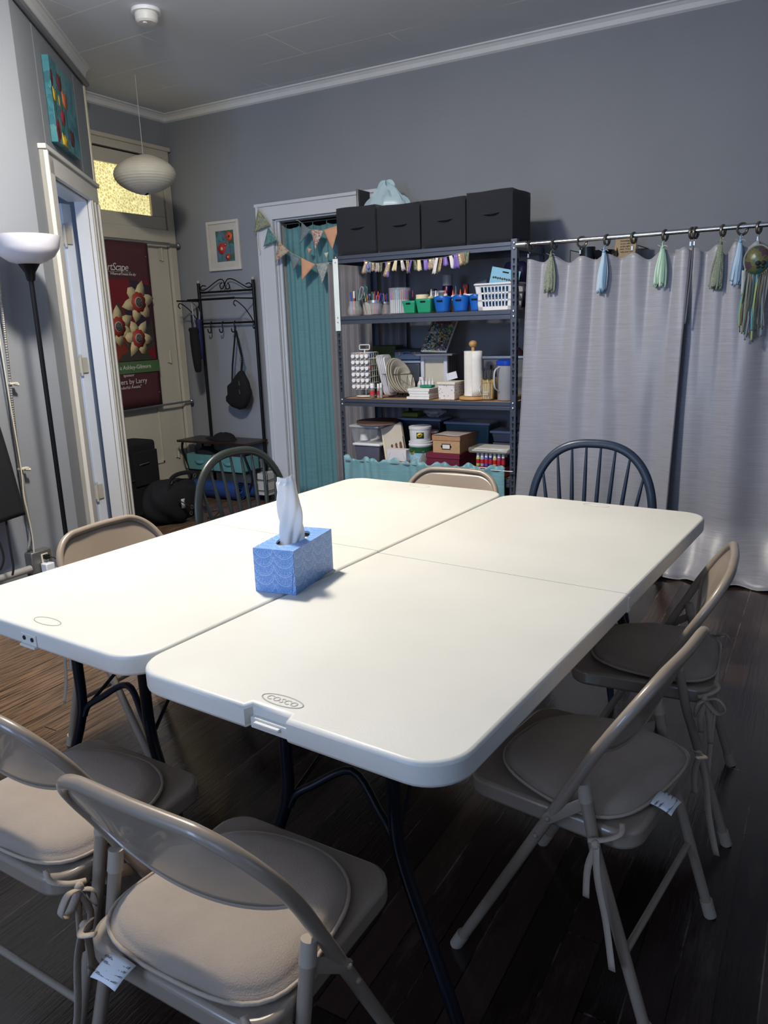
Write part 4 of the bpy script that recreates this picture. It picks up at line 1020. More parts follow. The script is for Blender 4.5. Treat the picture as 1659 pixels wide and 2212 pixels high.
# wire basket with foam trays
p = aY(4.56, 846, 858); bx, by_ = -2.535, 4.60
dwire = mat('dark_bronze_wire', (84, 80, 78), .4, .6)
t = thing('wire_basket', 'dark wire basket holding foam trays and paper plates', 'basket', (bx, by_, S2))
m = MB()
def bp2(a, v, R0=.07, R1=.118, H_=.155):
    r = R0+(R1-R0)*v**.6; return (bx+.01+r*math.cos(a), by_+r*.72*math.sin(a), S2+.002+H_*v)
m.tube([bp2(2*PI*k/40, 1) for k in range(40)], .003, 6, closed=True); m.build('top_rim', dwire, t); m = MB(); m.tube([bp2(2*PI*k/40, 0) for k in range(40)], .002, 6, closed=True); m.build('bottom_rim', dwire, t)
m = MB()
for k in range(26):
    a = 2*PI*k/26; m.tube([bp2(a+.12*j*(1 if k % 2 else -1)/5, j/5) for j in range(6)], .0011, 5)
m.tube([bp2(0, 0), bp2(PI, 0)], .0011, 5); m.tube([bp2(PI/2, 0), bp2(-PI/2, 0)], .0011, 5)
m.build('basket_wires', dwire, t)
foam = mat('white_foam', (222, 222, 230), .7); plate = mat('ivory_paper_plate', (206, 200, 186), .7)
for k in range(4):
    R_ = rot('Y', -.22+.01*k); c = Vector((bx-.098+.013*k, by_, S2+.148))
    m = MB(); f = lambda a, b, h_, R_=R_, c=c: tuple(c+R_ @ Vector((h_, b, a)))
    P = rrect(.275, .13, .03, 5); P2 = rrect(.24, .10, .02, 5)
    m.prism(P, 0, .003, f); m.prism(P2, .003, .011, f)
    tag(m.build('foam_tray', foam, bev=.002), ['white foam tray, leftmost in the wire basket', 'white foam tray, second from the left in the wire basket', 'white foam tray, third from the left in the wire basket', 'white foam tray next to the plates in the wire basket'][k], 'tray', 'foam trays in the wire basket')
def disc_obj(c, R_, r, m_, label, cat, group, name='paper_plate'):
    m = MB(); m.lathe([(0, 0), (r*.62, 0), (r*.7, .006), (r*.97, .014), (r, .013), (r, .011), (r*.72, .003), (r*.64, -.003), (0, -.003)], c, 40, R_); return tag(m.build(name, m_, ang=.5), label, cat, group)
for k, r_ in enumerate((.13, .13, .125, .10, .10)):
    R_ = rot('Z', -.5) @ rot('Y', -PI/2+.38+.02*k) if 0 else rot('Y', PI/2-.28-.03*k)
    R_ = rot('Z', -.12) @ R_
    disc_obj(Vector((bx-.010+.016*k, by_+.005, S2+.010+r_)), R_, r_*.93, plate, ['large ivory paper plate, leftmost in the wire basket', 'large ivory paper plate, second in the wire basket', 'large ivory paper plate, third in the wire basket', 'small ivory paper plate, fourth in the wire basket', 'small ivory paper plate, rightmost in the wire basket'][k], 'plate', 'paper plates in the wire basket')
# stacked small canvases
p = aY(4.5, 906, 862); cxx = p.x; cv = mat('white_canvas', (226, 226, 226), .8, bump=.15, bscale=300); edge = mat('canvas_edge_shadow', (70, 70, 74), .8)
for k in range(4):
    m = MB(); m.box((cxx+[.0, .012, .006, .004][k], 4.55, S2+.0085+k*.0175), (.165-[0, .02, .02, .004][k], .15, .0165)); tag(m.build('small_canvas', cv, bev=.002), ['small white canvas, bottom of the stack of four', 'small white canvas, second from the bottom of its stack', 'small white canvas, third from the bottom of its stack', 'small white canvas, topmost of the stack of four'][k], 'canvas', 'stacked small canvases')
m = MB(); m.box((cxx+.03, 4.56, S2+.0795), (.085, .06, .015)); tag(m.build('green_case', mat('green_case', (24, 130, 96), .4), bev=.004), 'small flat green case lying on the stacked canvases', 'case')
for k in range(5):
    x = cxx-.075+.0245*k; y = 4.60+.006*(k % 2)
    t = thing('dropper_bottle', 'small clear bottle with a white dropper tip behind the stacked canvases', 'bottle', (x, 4.655, S2), 0, 'row of dropper bottles behind the canvas stack')
    lathe_obj('bottle_body', [(.011, 0), (.012, .003), (.012, .075), (.006, .082)], (x, 4.655, S2+.0005), frost, parent=t, n=14)
    lathe_obj('dropper_tip', [(.0095, .08), (.0095, .10), (.004, .104), (.002, .128), (0, .129)], (x, 4.655, S2), whitep, parent=t, n=14)
p = aY(4.69, 911, 830); t = thing('white_bottle', 'white plastic bottle with screw cap in front of the framed canvas', 'bottle', (p.x, 4.69, S2))
lathe_obj('bottle_body', [(.026, 0), (.029, .005), (.029, .085), (.014, .105)], (p.x, 4.69, S2+.0005), mat('white_matt_plastic', (216, 216, 212), .5), parent=t); lathe_obj('cap', [(.016, .105), (.016, .128), (0, .129)], (p.x, 4.69, S2), whitep, parent=t)
# dotted box
p = aY(4.5, 966, 865); t = thing('dotted_box', 'small white box printed with grey dots, lid on', 'box', (p.x, 4.56, S2))
def dotm():
    T = NT('dotted_print'); vo = T.n('ShaderNodeTexVoronoi'); vo.inputs['Scale'].default_value = 58; vo.inputs['Randomness'].default_value = .75; T.l(T.coord(), vo.inputs['Vector'])
    d = T.math('LESS_THAN', vo.outputs['Distance'], .3); hs = T.n('ShaderNodeHueSaturation', i_Saturation=.25, i_Value=.5); T.l(vo.outputs['Color'], hs.inputs['Color'])
    T.l(T.mix(d, lin((228, 222, 222)), hs.outputs[0]), T.b.inputs['Base Color']); T.b.inputs['Roughness'].default_value = .5; return T.m
m = MB(); m.box((p.x, 4.56, S2+.0485), (.118, .15, .096), taper=.93); m.build('box_body', dotm(), t, smooth=False, bev=.003)
m = MB(); m.box((p.x, 4.56, S2+.104), (.13, .162, .018)); m.build('lid', mat('ivory_lid', (218, 214, 200), .5), t, bev=.004)
m = MB(); m.box((p.x-.005, 4.60, S2+.145), (.06, .003, .045), rot('Y', -.25)); m.box((p.x-.041, 4.60, S2+.137), (.012, .0034, .045), rot('Y', -.25)); tag(m.build('gift_card', mat('pale_card', (206, 210, 222), .5)), 'pale card with a black strip leaning behind the dotted box', 'card')
# paper towel
p = aY(4.52, 1014, 864); tx_ = p.x+.01; wood = mat('honey_wood', (190, 148, 96), .4, var=.12, nscale=30)
t = thing('towel_holder', 'wooden paper towel holder with round base and ball finial', 'holder', (tx_, 4.56, S2))
lathe_obj('base', [(.086, 0), (.092, .006), (.09, .016), (.084, .02), (0, .02)], (tx_, 4.56, S2+.0005), wood, parent=t)
m = MB(); m.cyl((tx_, 4.56, S2+.018), (tx_, 4.56, S2+.33), .011, 12); m.build('pole', wood, t)
m = MB(); m.ball((tx_, 4.56, S2+.345), .027, 20, (1, 1, .8)); m.build('finial', wood, t)
tw = mat('white_paper_towel', (232, 230, 226), .95, bump=.6, bscale=180)
m = MB(); N = 48
def tow(u, v):
    a = 2*PI*u; r = .0535+.0008*math.sin(3*a)
    return (tx_-.004+r*math.cos(a), 4.56+r*math.sin(a), S2+.024+.278*v)
m.lathe([(.02, .024), (.0535, .024), (.0535, .302), (.02, .302), (.02, .024)], (tx_-.004, 4.56, S2), N); tr_ = m.build('paper_towel_roll', tw)
tag(tr_, 'white paper towel roll on the wooden holder', 'paper towel')
def flap(u, v):
    a = -1.25+u*1.15; r = .056+.011*math.sin(PI*u)**.8+.001*math.sin(6*v)
    return (tx_-.004+r*math.cos(a)+.012*u, 4.56+r*math.sin(a), S2+.024+.278*v)
m = MB(); m.grid(flap, 16, 6); m.build('loose_sheet', tw, tr_, solid=.0015)
# jar of golden spoons
p = aY(4.53, 1053, 866); jx2 = p.x
jar_obj('lidded style glass jar with wire bail and paper label, full of brushes and spoons', (jx2, 4.54, S2), .04, .125)
jt = [o for o in COL.objects if o.name.startswith('glass_jar')][-1]
m = MB(); m.box((jx2, 4.498, S2+.045), (.036, .002, .022)); m.build('paper_label', mat('kraft_label', (196, 190, 172), .7), jt); text('ACRYLIC', .009, mat('black_ink', (25, 25, 28), .7), (jx2-.019, 4.4965, S2+.042), (1, 0, 0), (0, 0, 1), jt, ext=.0002)
m = MB(); m.tube([(jx2+.034*math.cos(a), 4.54+.034*math.sin(a), S2+.108) for a in [2*PI*k/20 for k in range(20)]], .0012, 5, closed=True); m.tube(cr([(jx2-.034, 4.52, S2+.108), (jx2-.05, 4.52, S2+.07), (jx2-.03, 4.5, S2+.03)], 5), .0012, 5); m.build('wire_bail', bolt, jt)
yl = mat('yellow_handle', (232, 190, 30), .3, .2)
for k in range(18):
    a = 2*PI*k/18; r_ = .027 if k % 2 else .013
    b_ = thing('craft_brush', 'yellow handled brush with clear tip in the wire bail jar', 'brush', (jx2, 4.54, S2), 0, 'yellow brushes in the wire bail jar')
    A = Vector((jx2+r_*math.cos(a), 4.54+r_*math.sin(a), S2+.01)); B = Vector((jx2+r_*1.4*math.cos(a), 4.54+r_*1.2*math.sin(a), S2+.165+.01*(k % 3)))
    m = MB(); m.tube([A, A+(B-A)*.68], .004, 6); m.build('handle', yl, b_); m = MB(); m.tube([A+(B-A)*.68, A+(B-A)*.8, B], [.0035, .008, .006], 8, flat=.4); m.build('bristle_tip', mat('silver_tip', (170, 172, 176), .25, .7), b_)
# pitcher with blue lid
p = aY(4.52, 1087, 868); t = thing('pitcher', 'frosted plastic pitcher with a blue lid, right end of its shelf', 'pitcher', (p.x+.01, 4.56, S2))
X = -1.737
lathe_obj('pitcher_body', [(.055, 0), (.058, .004), (.061, .215), (.058, .215), (.055, .008), (0, .006)], (X, 4.56, S2+.0005), mat('grey_frosted', (168, 172, 180), .35, alpha=.8), parent=t)
lathe_obj('lid', [(.064, .214), (.065, .22), (.065, .24), (.055, .246), (0, .246)], (X, 4.56, S2), mat('royal_blue_lid', (24, 66, 178), .3), parent=t)
m = MB(); m.tube(cr([(X-.03, 4.508, S2+.205), (X-.05, 4.48, S2+.18), (X-.05, 4.478, S2+.09), (X-.034, 4.502, S2+.06)], 5), .008, 8, flat=.5); m.build('handle', frost, t)
# framed canvas stack and paintings behind
cx2 = -2.338
for k in range(5):
    y = 4.77+.026*k
    t = thing('stretched_canvas', ['stretched canvas shown from behind, front of the upright row', 'stretched canvas second in the upright row', 'stretched canvas third in the upright row', 'stretched canvas fourth in the upright row', 'stretched canvas rearmost in the upright row'][k], 'canvas', (cx2, y, S2), 0, 'upright canvases on the middle shelf')
    w_, h_ = .20, .265; m = MB(); b = .026
    for (a, c, e, g) in ((-w_/2, -w_/2+b, 0, h_), (w_/2-b, w_/2, 0, h_), (-w_/2+b, w_/2-b, 0, b), (-w_/2+b, w_/2-b, h_-b, h_)):
        m.box((cx2+(a+c)/2, y, S2+.001+(e+g)/2), (c-a, .018, g-e))
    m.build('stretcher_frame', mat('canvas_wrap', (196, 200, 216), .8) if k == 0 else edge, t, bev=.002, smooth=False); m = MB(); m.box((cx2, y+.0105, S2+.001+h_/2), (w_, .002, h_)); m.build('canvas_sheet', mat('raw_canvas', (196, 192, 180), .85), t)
m = MB(); m.box((cx2+.03, 4.80, S2+.2735), (.27, .20, .012)); tag(m.build('flat_board', mat('grey_board', (110, 116, 130), .6), bev=.001), 'flat grey board lying across the upright canvases', 'board')
def abstract(name, cols, sc, w_=.0, seed=0):
    T = NT(name); co = T.coord(); nz = T.n('ShaderNodeTexNoise', i_Scale=sc*.7, i_Detail=4.0); T.l(co, nz.inputs['Vector'])
    mx = T.mix(.35, co, nz.outputs['Color'])
    vo = T.n('ShaderNodeTexVoronoi'); vo.inputs['Scale'].default_value = sc; T.l(mx, vo.inputs['Vector'])
    sp = T.n('ShaderNodeSeparateColor'); T.l(vo.outputs['Color'], sp.inputs[0])
    c = T.ramp(sp.outputs[0], [(i/len(cols), c_) for i, c_ in enumerate(cols)], 'CONSTANT')
    T.l(c, T.b.inputs['Base Color']); T.b.inputs['Roughness'].default_value = .35; T.bump(vo.outputs['Distance'], .4, .004); return T.m
am = abstract('multicolour_impasto', [(34, 70, 70), (50, 120, 90), (70, 120, 180), (150, 50, 60), (190, 180, 70), (30, 44, 70), (120, 70, 70), (200, 210, 210), (44, 140, 120), (150, 70, 100)], 34)
t = thing('abstract_painting', 'small multicolour abstract painting leaning on the board above the canvases', 'painting', (cx2+.02, 4.82, S2+.28))
R_ = rot('X', -.70) @ rot('Y', .03); c = Vector((cx2+.02, 4.815, S2+.291+.102))
m = MB(); m.box(c, (.19, .016, .265), R_); m.build('canvas_edge', cv, t, bev=.001); m = MB(); m.box(c+R_ @ Vector((0, -.009, 0)), (.186, .003, .261), R_); m.build('painted_face', am, t)
# back row on middle shelf
def bin_(label, cx, cy, z0, w_, d_, h, bm__, lm, name='storage_bin', lid=True, taper=.9):
    t = thing(name, label, 'storage bin', (cx, cy, z0)); b = h-.02 if lid else h
    m = MB(); m.box((cx, cy, z0+.001+b/2), (w_, d_, b), taper=taper); m.build('bin_body', bm__, t, bev=.008, ang=.9)
    if lid: m = MB(); m.box((cx, cy, z0+h-.011), (w_+.02, d_+.02, .018)); m.build('lid', lm, t, bev=.006, ang=.9)
    return t
dgrn = mat('dark_green_bin', (46, 66, 30), .5); smoke = mat('smoky_plastic', (78, 84, 98), .3, alpha=.82); lblue = mat('ice_blue_lid', (132, 146, 176), .35); 
p = aY(4.85, 838, 760); bin_('dark green bin behind the paint carousel', -2.745, 4.86, S2, .19, .13, .335, dgrn, None, lid=False)
p = Vector((-2.54, 0, 0)); bin_('dark clear bin with pale lid carrying the blue toolbox', p.x, 4.84, S2, .19, .16, .235, smoke, lblue)
t = thing('toolbox', 'small blue toolbox with latches on the dark clear bin', 'toolbox', (p.x, 4.84, S2+.236)); tbm = mat('denim_blue_plastic', (66, 84, 116), .4)
m = MB(); m.box((p.x, 4.84, S2+.236+.031), (.205, .15, .058)); m.build('toolbox_body', tbm, t, bev=.006); m = MB(); m.box((p.x, 4.84, S2+.302), (.21, .155, .018)); m.build('lid', mat('dark_teal_lid', (34, 44, 58), .4), t, bev=.006)
for dx in (-.06, .06): m = MB(); m.box((p.x+dx, 4.763, S2+.28), (.016, .006, .026)); m.build('latch', mat('bronze_latch', (120, 106, 96), .4, .4), t, bev=.001)
m = MB(); m.tube(cr([(p.x-.03, 4.762, S2+.28), (p.x-.02, 4.752, S2+.291), (p.x+.02, 4.752, S2+.291), (p.x+.03, 4.762, S2+.28)], 4), .004, 6); m.build('handle', tbm, t)
p = aY(4.85, 1065, 790); bin_('clear bin with pale lid behind the paper towel', -1.83, 4.85, S2, .31, .15, .26, clearp, lblue)
m = MB(); m.lathe([(.04, 0), (.036, .02), (.015, .045), (0, .05)], (-1.775, 4.85, S2+.2615), 20); tag(m.build('terracotta_mound', mat('terracotta', (120, 70, 62), .8)), 'small terracotta coloured dome on the clear bin behind the paper towel', 'ornament')
m = MB(); m.box((-1.93, 4.84, S2+.10), (.012, .13, .20)); nb = m.build('notebook', mat('black_cover', (22, 22, 26), .6)); tag(nb, 'black spiral notebook standing left of the paper towel', 'notebook')
m = MB()
for k in range(12): m.tube([(-1.93+.009*math.cos(a), 4.772+.006*math.sin(a), S2+.02+.014*k) for a in [2*PI*j/10 for j in range(10)]], .0011, 4, closed=True)
m.build('spiral_binding', bolt, nb)
m = MB(); m.box((-1.845, 4.70, S2+.065), (.05, .10, .13)); tag(m.build('brown_box', mat('kraft_brown', (120, 98, 76), .8), bev=.002), 'narrow brown box behind the wire bail jar', 'box')
# ================================================================ lowest visible shelf
X = -2.765
bin_('grey bin with white lid, bottom left under the clear bin', X+.01, 4.66, S3, .20, .26, .165, mat('grey_tinted_plastic', (96, 98, 116), .35, alpha=.9), whitep)
bin_('clear bin of clay tools, on the grey bin with white lid', X, 4.66, S3+.1665, .215, .28, .125, clearp, frost, taper=.93)
lathe_obj('white_cup', [(.03, 0), (.024, .045), (0, .046)], (X-.05, 4.60, S3+.174), whitep, 'white upturned cup inside the clear bin of clay tools', 'cup')
m = MB(); m.tube([(X+.02, 4.57, S3+.176), (X+.06, 4.6, S3+.19)], .007, 8); m.ball((X+.066, 4.6, S3+.2), .014, 12); tag(m.build('clay_tool', mat('beige_tool', (190, 180, 164), .5)), 'beige round ended tool inside the clear bin', 'tool')
for k in range(3):
    m = MB(); m.lathe([(0, 0), (.155, 0), (.155, .005), (0, .005)], (X+.05, 4.64, S3+.294+k*.006), 44); tag(m.build('round_board', mat('brown_round_board_%d' % k, [(150, 120, 110), (110, 84, 74), (84, 62, 56)][k], .7), ang=.5), ['round brown board, lowest of three on the clear bin', 'round brown board, middle of three on the clear bin', 'round brown board, top of three on the clear bin'][k], 'board', 'round boards on the clear bin')
# leaning card packs
st = mat('ivory_card', (196, 188, 174), .7); pt_ = mat('brown_print', (104, 66, 48), .6)
for k in range(2):
    R_ = rot('Y', -.32) @ rot('X', -.30); c = Vector((-2.575+.02*(1-k), 4.58+.030*k, S3+.168-.002*k))
    t = thing('kit_box', ['flat ivory cardboard kit box with brown figures, leaning, front one', 'flat ivory cardboard box leaning behind the printed kit box'][k], 'box', (-2.5, 4.57, S3))
    m = MB(); m.box(c, (.15, .022, .25), R_); m.build('carton', st, t, bev=.001)
    if k == 0:
        m = MB(); m.box(c+R_ @ Vector((-.082, 0, .0)), (.014, .028, .25), R_); m.build('carton_side', mat('ivory_card_edge', (214, 202, 178), .7), t)
        for j in range(3):
            m = MB(); q = c+R_ @ Vector((-.02+.035*j, -.012, -.03)); m.tube([q+R_ @ Vector((0, 0, -.028)), q+R_ @ Vector((0, 0, -.012)), q, q+R_ @ Vector((0, 0, .012)), q+R_ @ Vector((0, 0, .024))], [.009, .012, .004+.003*j, .011, .004], 10, flat=.1, up=(0, 1, 0)); m.build('printed_vase', pt_, t)
        m = MB(); m.box(c+R_ @ Vector((.075, -.0115, -.02)), (.004, .001, .09), R_); m.build('printed_bar', mat('black_ink', (25, 25, 28), .7), t)
p = Vector((-2.487, 0, 0)); t = thing('white_carton', 'small white carton with folded flaps in front of the kit boxes', 'box', (p.x, 4.50, S3))
m = MB(); m.box((p.x, 4.505, S3+.033), (.15, .07, .064)); m.build('wood_tray', wood, t); m = MB(); m.box((p.x, 4.505, S3+.1035), (.148, .066, .076)); m.build('carton', mat('white_card', (220, 216, 222), .6), t, bev=.001)
m = MB()
for sx in (-1, 1): m.tube([(p.x+sx*.070, 4.4715, S3+.068), (p.x+sx*.045, 4.4715, S3+.12)], .0006, 4)
m.build('fold_line', mat('card_crease', (120, 116, 124), .7), t)
# clay buckets
cxk = -2.352; yk = 4.575; RB = .074
yel = mat('brand_yellow', (226, 190, 50), .4); grn_ = mat('brand_green', (32, 84, 48), .4); ink = mat('black_ink', (25, 25, 28), .7)
def ring(R_, z0, z1): return [(R_*(1+.1*(z0/.19)), z0), (R_*(1+.1*(z0/.19))+.0008, z0), (R_*(1+.1*(z1/.19))+.0008, z1), (R_*(1+.1*(z1/.19)), z1)]
t = thing('clay_bucket', 'large white clay bucket with green and blue label reading Air-Dry Clay', 'bucket', (cxk, yk, S3))
lathe_obj('bucket_body', [(RB*.95, 0), (RB, .004), (RB*1.08, .165), (RB, .168)], (cxk, yk, S3+.0005), mat('light_blue_label', (150, 196, 220), .45), parent=t, n=48)
lathe_obj('green_band', ring(RB, .122, .16), (cxk, yk, S3), grn_, parent=t, n=48)
lathe_obj('lid', [(RB*1.1, .164), (RB*1.13, .167), (RB*1.13, .176), (RB*1.08, .178), (RB*1.08, .186), (RB*1.11, .188), (RB*1.11, .193), (0, .193)], (cxk, yk, S3), whitep, parent=t, n=48)
def wrap_oval(cx, cy, r, z, x0, y0, rx, ry, m_, par, nm, tilt=0):
    N_ = 24; vs = []
    for k in range(N_+1):
        a = 2*PI*k/N_; x = rx*math.cos(a) if k < N_ else 0; y = ry*math.sin(a) if k < N_ else 0; x, y = x*math.cos(tilt)-y*math.sin(tilt)+x0, x*math.sin(tilt)+y*math.cos(tilt)+y0
        an = -PI/2+x/r; vs.append((cx+r*math.cos(an), cy+r*math.sin(an), z+y))
    m = MB(); m.add(vs, [(k, (k+1) % N_, N_) for k in range(N_)]); return m.build(nm, m_, par, solid=.0004)
def wrap_text(body, size, m_, cx, cy, r, z, x0, y0, par):
    o = text(body, size, m_, (0, 0, 0), (1, 0, 0), (0, 0, 1), par, ext=.0006); b_ = WL.get(par.name, Vector())
    for v in o.data.vertices:
        p_ = v.co+b_; an = -PI/2+(p_.x+x0)/r; rr = r-p_.y
        v.co = Vector((cx+rr*math.cos(an), cy+rr*math.sin(an), z+y0+p_.z))-b_
    return o
wrap_oval(cxk, yk, RB*1.08, S3, -.034, .130, .023, .020, yel, t, 'logo_oval'); wrap_oval(cxk, yk, RB*1.08+.001, S3, -.034, .130, .013, .007, grn_, t, 'logo_band', .15)
wrap_text('r-Dry', .031, whitep, cxk, yk, RB*1.08, S3, -.040, .082, t); wrap_text('CLAY', .026, whitep, cxk, yk, RB*1.07, S3, -.038, .058, t)
m = MB(); a_ = -PI/2+.048/RB; bx_, by2 = cxk+RB*1.045*math.cos(a_), yk+RB*1.045*math.sin(a_)
m.tube([(bx_, by2, S3+z_) for z_ in (.014, .03, .065, .10, .112, .135)], [.007, .012, .020, .016, .007, .014], 14, flat=.2, up=(math.cos(a_), math.sin(a_), 0)); m.build('printed_vase', mat('grey_vase_print', (140, 132, 122), .6), t)
z_ = S3+.194; r2 = .069
t = thing('clay_bucket', 'shorter white bucket with small green logo label, stacked on the clay bucket', 'bucket', (cxk, yk, z_))
lathe_obj('bucket_body', [(r2*.95, 0), (r2, .004), (r2*1.06, .08), (r2, .082)], (cxk-.004, yk, z_+.0005), whitep, parent=t, n=48)
lathe_obj('lid', [(r2*1.08, .079), (r2*1.11, .082), (r2*1.11, .098), (r2*1.05, .10), (r2*1.02, .096), (0, .096)], (cxk-.004, yk, z_), whitep, parent=t, n=48)
m = MB(); rr = r2*1.055; vs = [(cxk-.004+rr*math.cos(-PI/2+x/rr), yk+rr*math.sin(-PI/2+x/rr), z_+y) for x, y in ((.008, .024), (.024, .024), (.04, .024), (.058, .024), (.058, .064), (.04, .064), (.024, .064), (.008, .064))]
m.add(vs, [(0, 1, 6, 7), (1, 2, 5, 6), (2, 3, 4, 5)]); m.build('label_patch', grn_, t, solid=.0006); wrap_oval(cxk-.004, yk, rr+.001, z_, .031, .046, .019, .014, yel, t, 'logo_oval', .1); wrap_oval(cxk-.004, yk, rr+.0016, z_, .031, .046, .011, .0045, grn_, t, 'logo_band', .3)
tub('orange and white tub with white lid behind the kraft box', 931, 4.685, S3, .052, .25, mat('orange_print', (206, 92, 40), .5, var=.4, nscale=40), cat='tub', py=930)
# photo boxes
def photo_box(label, cx, cy, z0, w_, d_, h, c, c2, frame):
    t = thing('photo_box', label, 'box', (cx, cy, z0))
    m = MB(); m.box((cx, cy, z0+(h-.03)/2+.0005), (w_, d_, h-.03)); m.build('box_body', mat('card_%02x%02x%02x' % c, c, .75, var=.1, nscale=90), t, bev=.001)
    m = MB(); m.box((cx, cy, z0+h-.016), (w_+.008, d_+.008, .032)); m.build('lid', mat('card_%02x%02x%02x' % c2, c2, .75, var=.08, nscale=90), t, bev=.001)
    yf = cy-d_/2-.001; zc = z0+(h-.03)*.52; m = MB()
    for (a, b, c_, d__) in ((-.03, .03, -.018, -.014), (-.03, .03, .014, .018), (-.03, -.026, -.014, .014), (.026, .03, -.014, .014), (-.037, -.03, -.006, .006), (.03, .037, -.006, .006)): m.box((cx+(a+b)/2, yf-.001, zc+(c_+d__)/2), (b-a, .003, d__-c_))
    lf = m.build('label_frame', frame, t); m = MB(); m.box((cx, yf-.0002, zc), (.052, .001, .028)); m.build('paper_insert', mat('insert_paper', (226, 224, 220), .7), lf)
    return t
p = aY(4.5, 970, 990); bxx = -2.157
photo_box('burgundy photo box with metal label frame, under the kraft box', bxx+.01, 4.63, S3, .236, .30, .132, (104, 26, 50), (112, 32, 58), mat('pewter', (150, 146, 140), .4, .7))
photo_box('kraft brown photo box with black label frame, on the burgundy box', bxx+.032, 4.64, S3+.1335, .192, .30, .115, (186, 150, 112), (176, 132, 100), mat('black_label_frame', (36, 36, 40), .4, .5))
m = MB(); m.grid(lambda u, v: (bxx-.06+.19*u+.02*v, 4.48+.24*v, S3+.2525+.003*math.sin(6*u)*(1-v)), 10, 6); tag(m.build('paper_sheet', mat('grey_paper', (176, 168, 166), .8), solid=.001), 'sheet of grey white paper on the kraft photo box', 'paper')
# paint sets at right
pX = -1.825
t = thing('paint_tray', 'clear tray of paint bottles with red printed front, bottom right', 'tray', (pX, 4.50, S3))
m = MB(); m.box((pX, 4.53, S3+.031), (.205, .09, .060)); m.build('tray_body', mat('crimson_print', (140, 24, 44), .4, var=.15, nscale=40), t, bev=.002)
m = MB(); m.box((pX, 4.4825, S3+.056), (.21, .004, .006)); m.box((pX+.102, 4.4825, S3+.03), (.005, .004, .05)); m.build('white_edge', whitep, t)
for k, c in enumerate(((186, 206, 110), (170, 176, 196), (104, 94, 180), (50, 62, 140), (200, 190, 90), (156, 64, 128), (110, 40, 50))):
    nm = ['lime', 'silver grey', 'violet', 'deep blue', 'yellow', 'magenta', 'dark red'][k]
    if k < 7: craft_bottle(nm+' paint bottle standing in the clear tray with red front', pX-.085+.0285*k, 4.51, S3+.062, c, .085, .0125, (186, 40, 50), group=None, caph=.026)
    craft_bottle('second row paint bottle behind the '+nm+' one in the tray', pX-.085+.0285*k, 4.55, S3+.062, c, .085, .0125, None, group=None, caph=.026)
t = thing('canvas_pack', 'plastic wrapped pack of flat canvases lying on the paint bottles', 'pack', (pX, 4.56, S3+.1475))
for k in range(3): m = MB(); m.box((pX-.01+.012*k, 4.565, S3+.1535+k*.011), (.25-.012*k, .17, .009)); m.build('canvas_panel', mat('olive_wrap', (122, 120, 96), .4) if k == 0 else cv, t, bev=.003)
crm = mat('clear_wrap', (190, 190, 180), .15, alpha=.3)
m = MB(); m.box((pX, 4.565, S3+.1665), (.285, .18, .036)); m.build('wrap', crm, t, bev=.012)
# back row of the bottom shelf
bin_('large dark blue bin with pale lid at the back left of the bottom shelf', -2.46, 4.85, S3, .32, .17, .32, mat('navy_translucent', (54, 62, 84), .35), mat('pale_blue_lid', (128, 142, 172), .4))
bin_('clear blue bin with cables at the back middle of the bottom shelf', -2.10, 4.85, S3, .32, .17, .305, mat('teal_translucent', (60, 96, 112), .3, alpha=.9), mat('pale_blue_lid', (128, 142, 172), .4))
bin_('clear drawer box with pale lid at the back right of the bottom shelf', -1.79, 4.79, S3+.185, .22, .16, .08, mat('blue_grey_translucent', (96, 104, 128), .3, alpha=.85), lblue)
m = MB(); m.box((-1.79, 4.79, S3+.092), (.2, .15, .182)); tag(m.build('grey_box', mat('slate_card', (70, 74, 84), .7)), 'slate grey box under the clear drawer box at the back right', 'box')
m = MB(); m.box((-1.75, 4.80, S3+.2835), (.10, .08, .035)); tag(m.build('brown_carton', mat('kraft_brown', (120, 98, 76), .8), bev=.002), 'small brown carton on the clear drawer box', 'box')
m = MB(); m.box((-2.54, 4.83, S3+.338), (.13, .12, .034)); tag(m.build('green_punnet', mat('olive_green_plastic', (96, 112, 40), .5), bev=.01), 'olive green plastic case on the navy bin', 'case')
crumple('plastic_bag', (-2.37, 4.83, S3+.365), (.07, .055, .044), mat('clear_bag', (180, 186, 196), .15, alpha=.5), 'crumpled clear plastic bag on the navy bin', 'bag', 21, .5, flat=1)
# ================================================================ valance
def fabric_mat(name, c, c2, rough=.6, slub=0, sheen=.3, spec=.4, bumps=.2, alpha=1):
    T = NT(name); co = T.coord(); st_ = T.n('ShaderNodeMapping'); st_.inputs['Scale'].default_value = (6, 6, 260); T.l(co, st_.inputs[0])
    n1 = T.noise(st_.outputs[0], 1.0, 3, .6)
    base = T.ramp(n1, [(.35, c), (.65, c2)]); T.l(base, T.b.inputs['Base Color']); T.b.inputs['Roughness'].default_value = rough
    T.b.inputs['Sheen Weight'].default_value = sheen; T.b.inputs['Specular IOR Level'].default_value = spec
    if alpha < 1: T.b.inputs['Alpha'].default_value = alpha
    T.bump(n1, bumps, .003); return T.m
tealf = fabric_mat('aqua_satin', (110, 156, 166), (124, 170, 178), .4, sheen=.1)
t = thing('valance_curtain', 'short gathered aqua curtain on a thin rod across the lower shelving', 'curtain', (-2.28, 4.43, .05))
def val(u, v):
    x = SX0+.03+u*(SX1-SX0-.09); f = .012*math.sin(u*38+3*math.sin(u*9))+.007*math.sin(u*83+2*math.sin(u*21+3*v)); g = .4+.6*v if v < .9 else 1.3
    z = .06+(.52-.06)*v+(.010*math.sin(u*40+1)+.008*math.sin(u*97) if v > .99 else 0)+(.004*math.sin(u*97) if .9 < v <= .99 else 0)
    return (x, 4.425+f*g-.010*v, z)
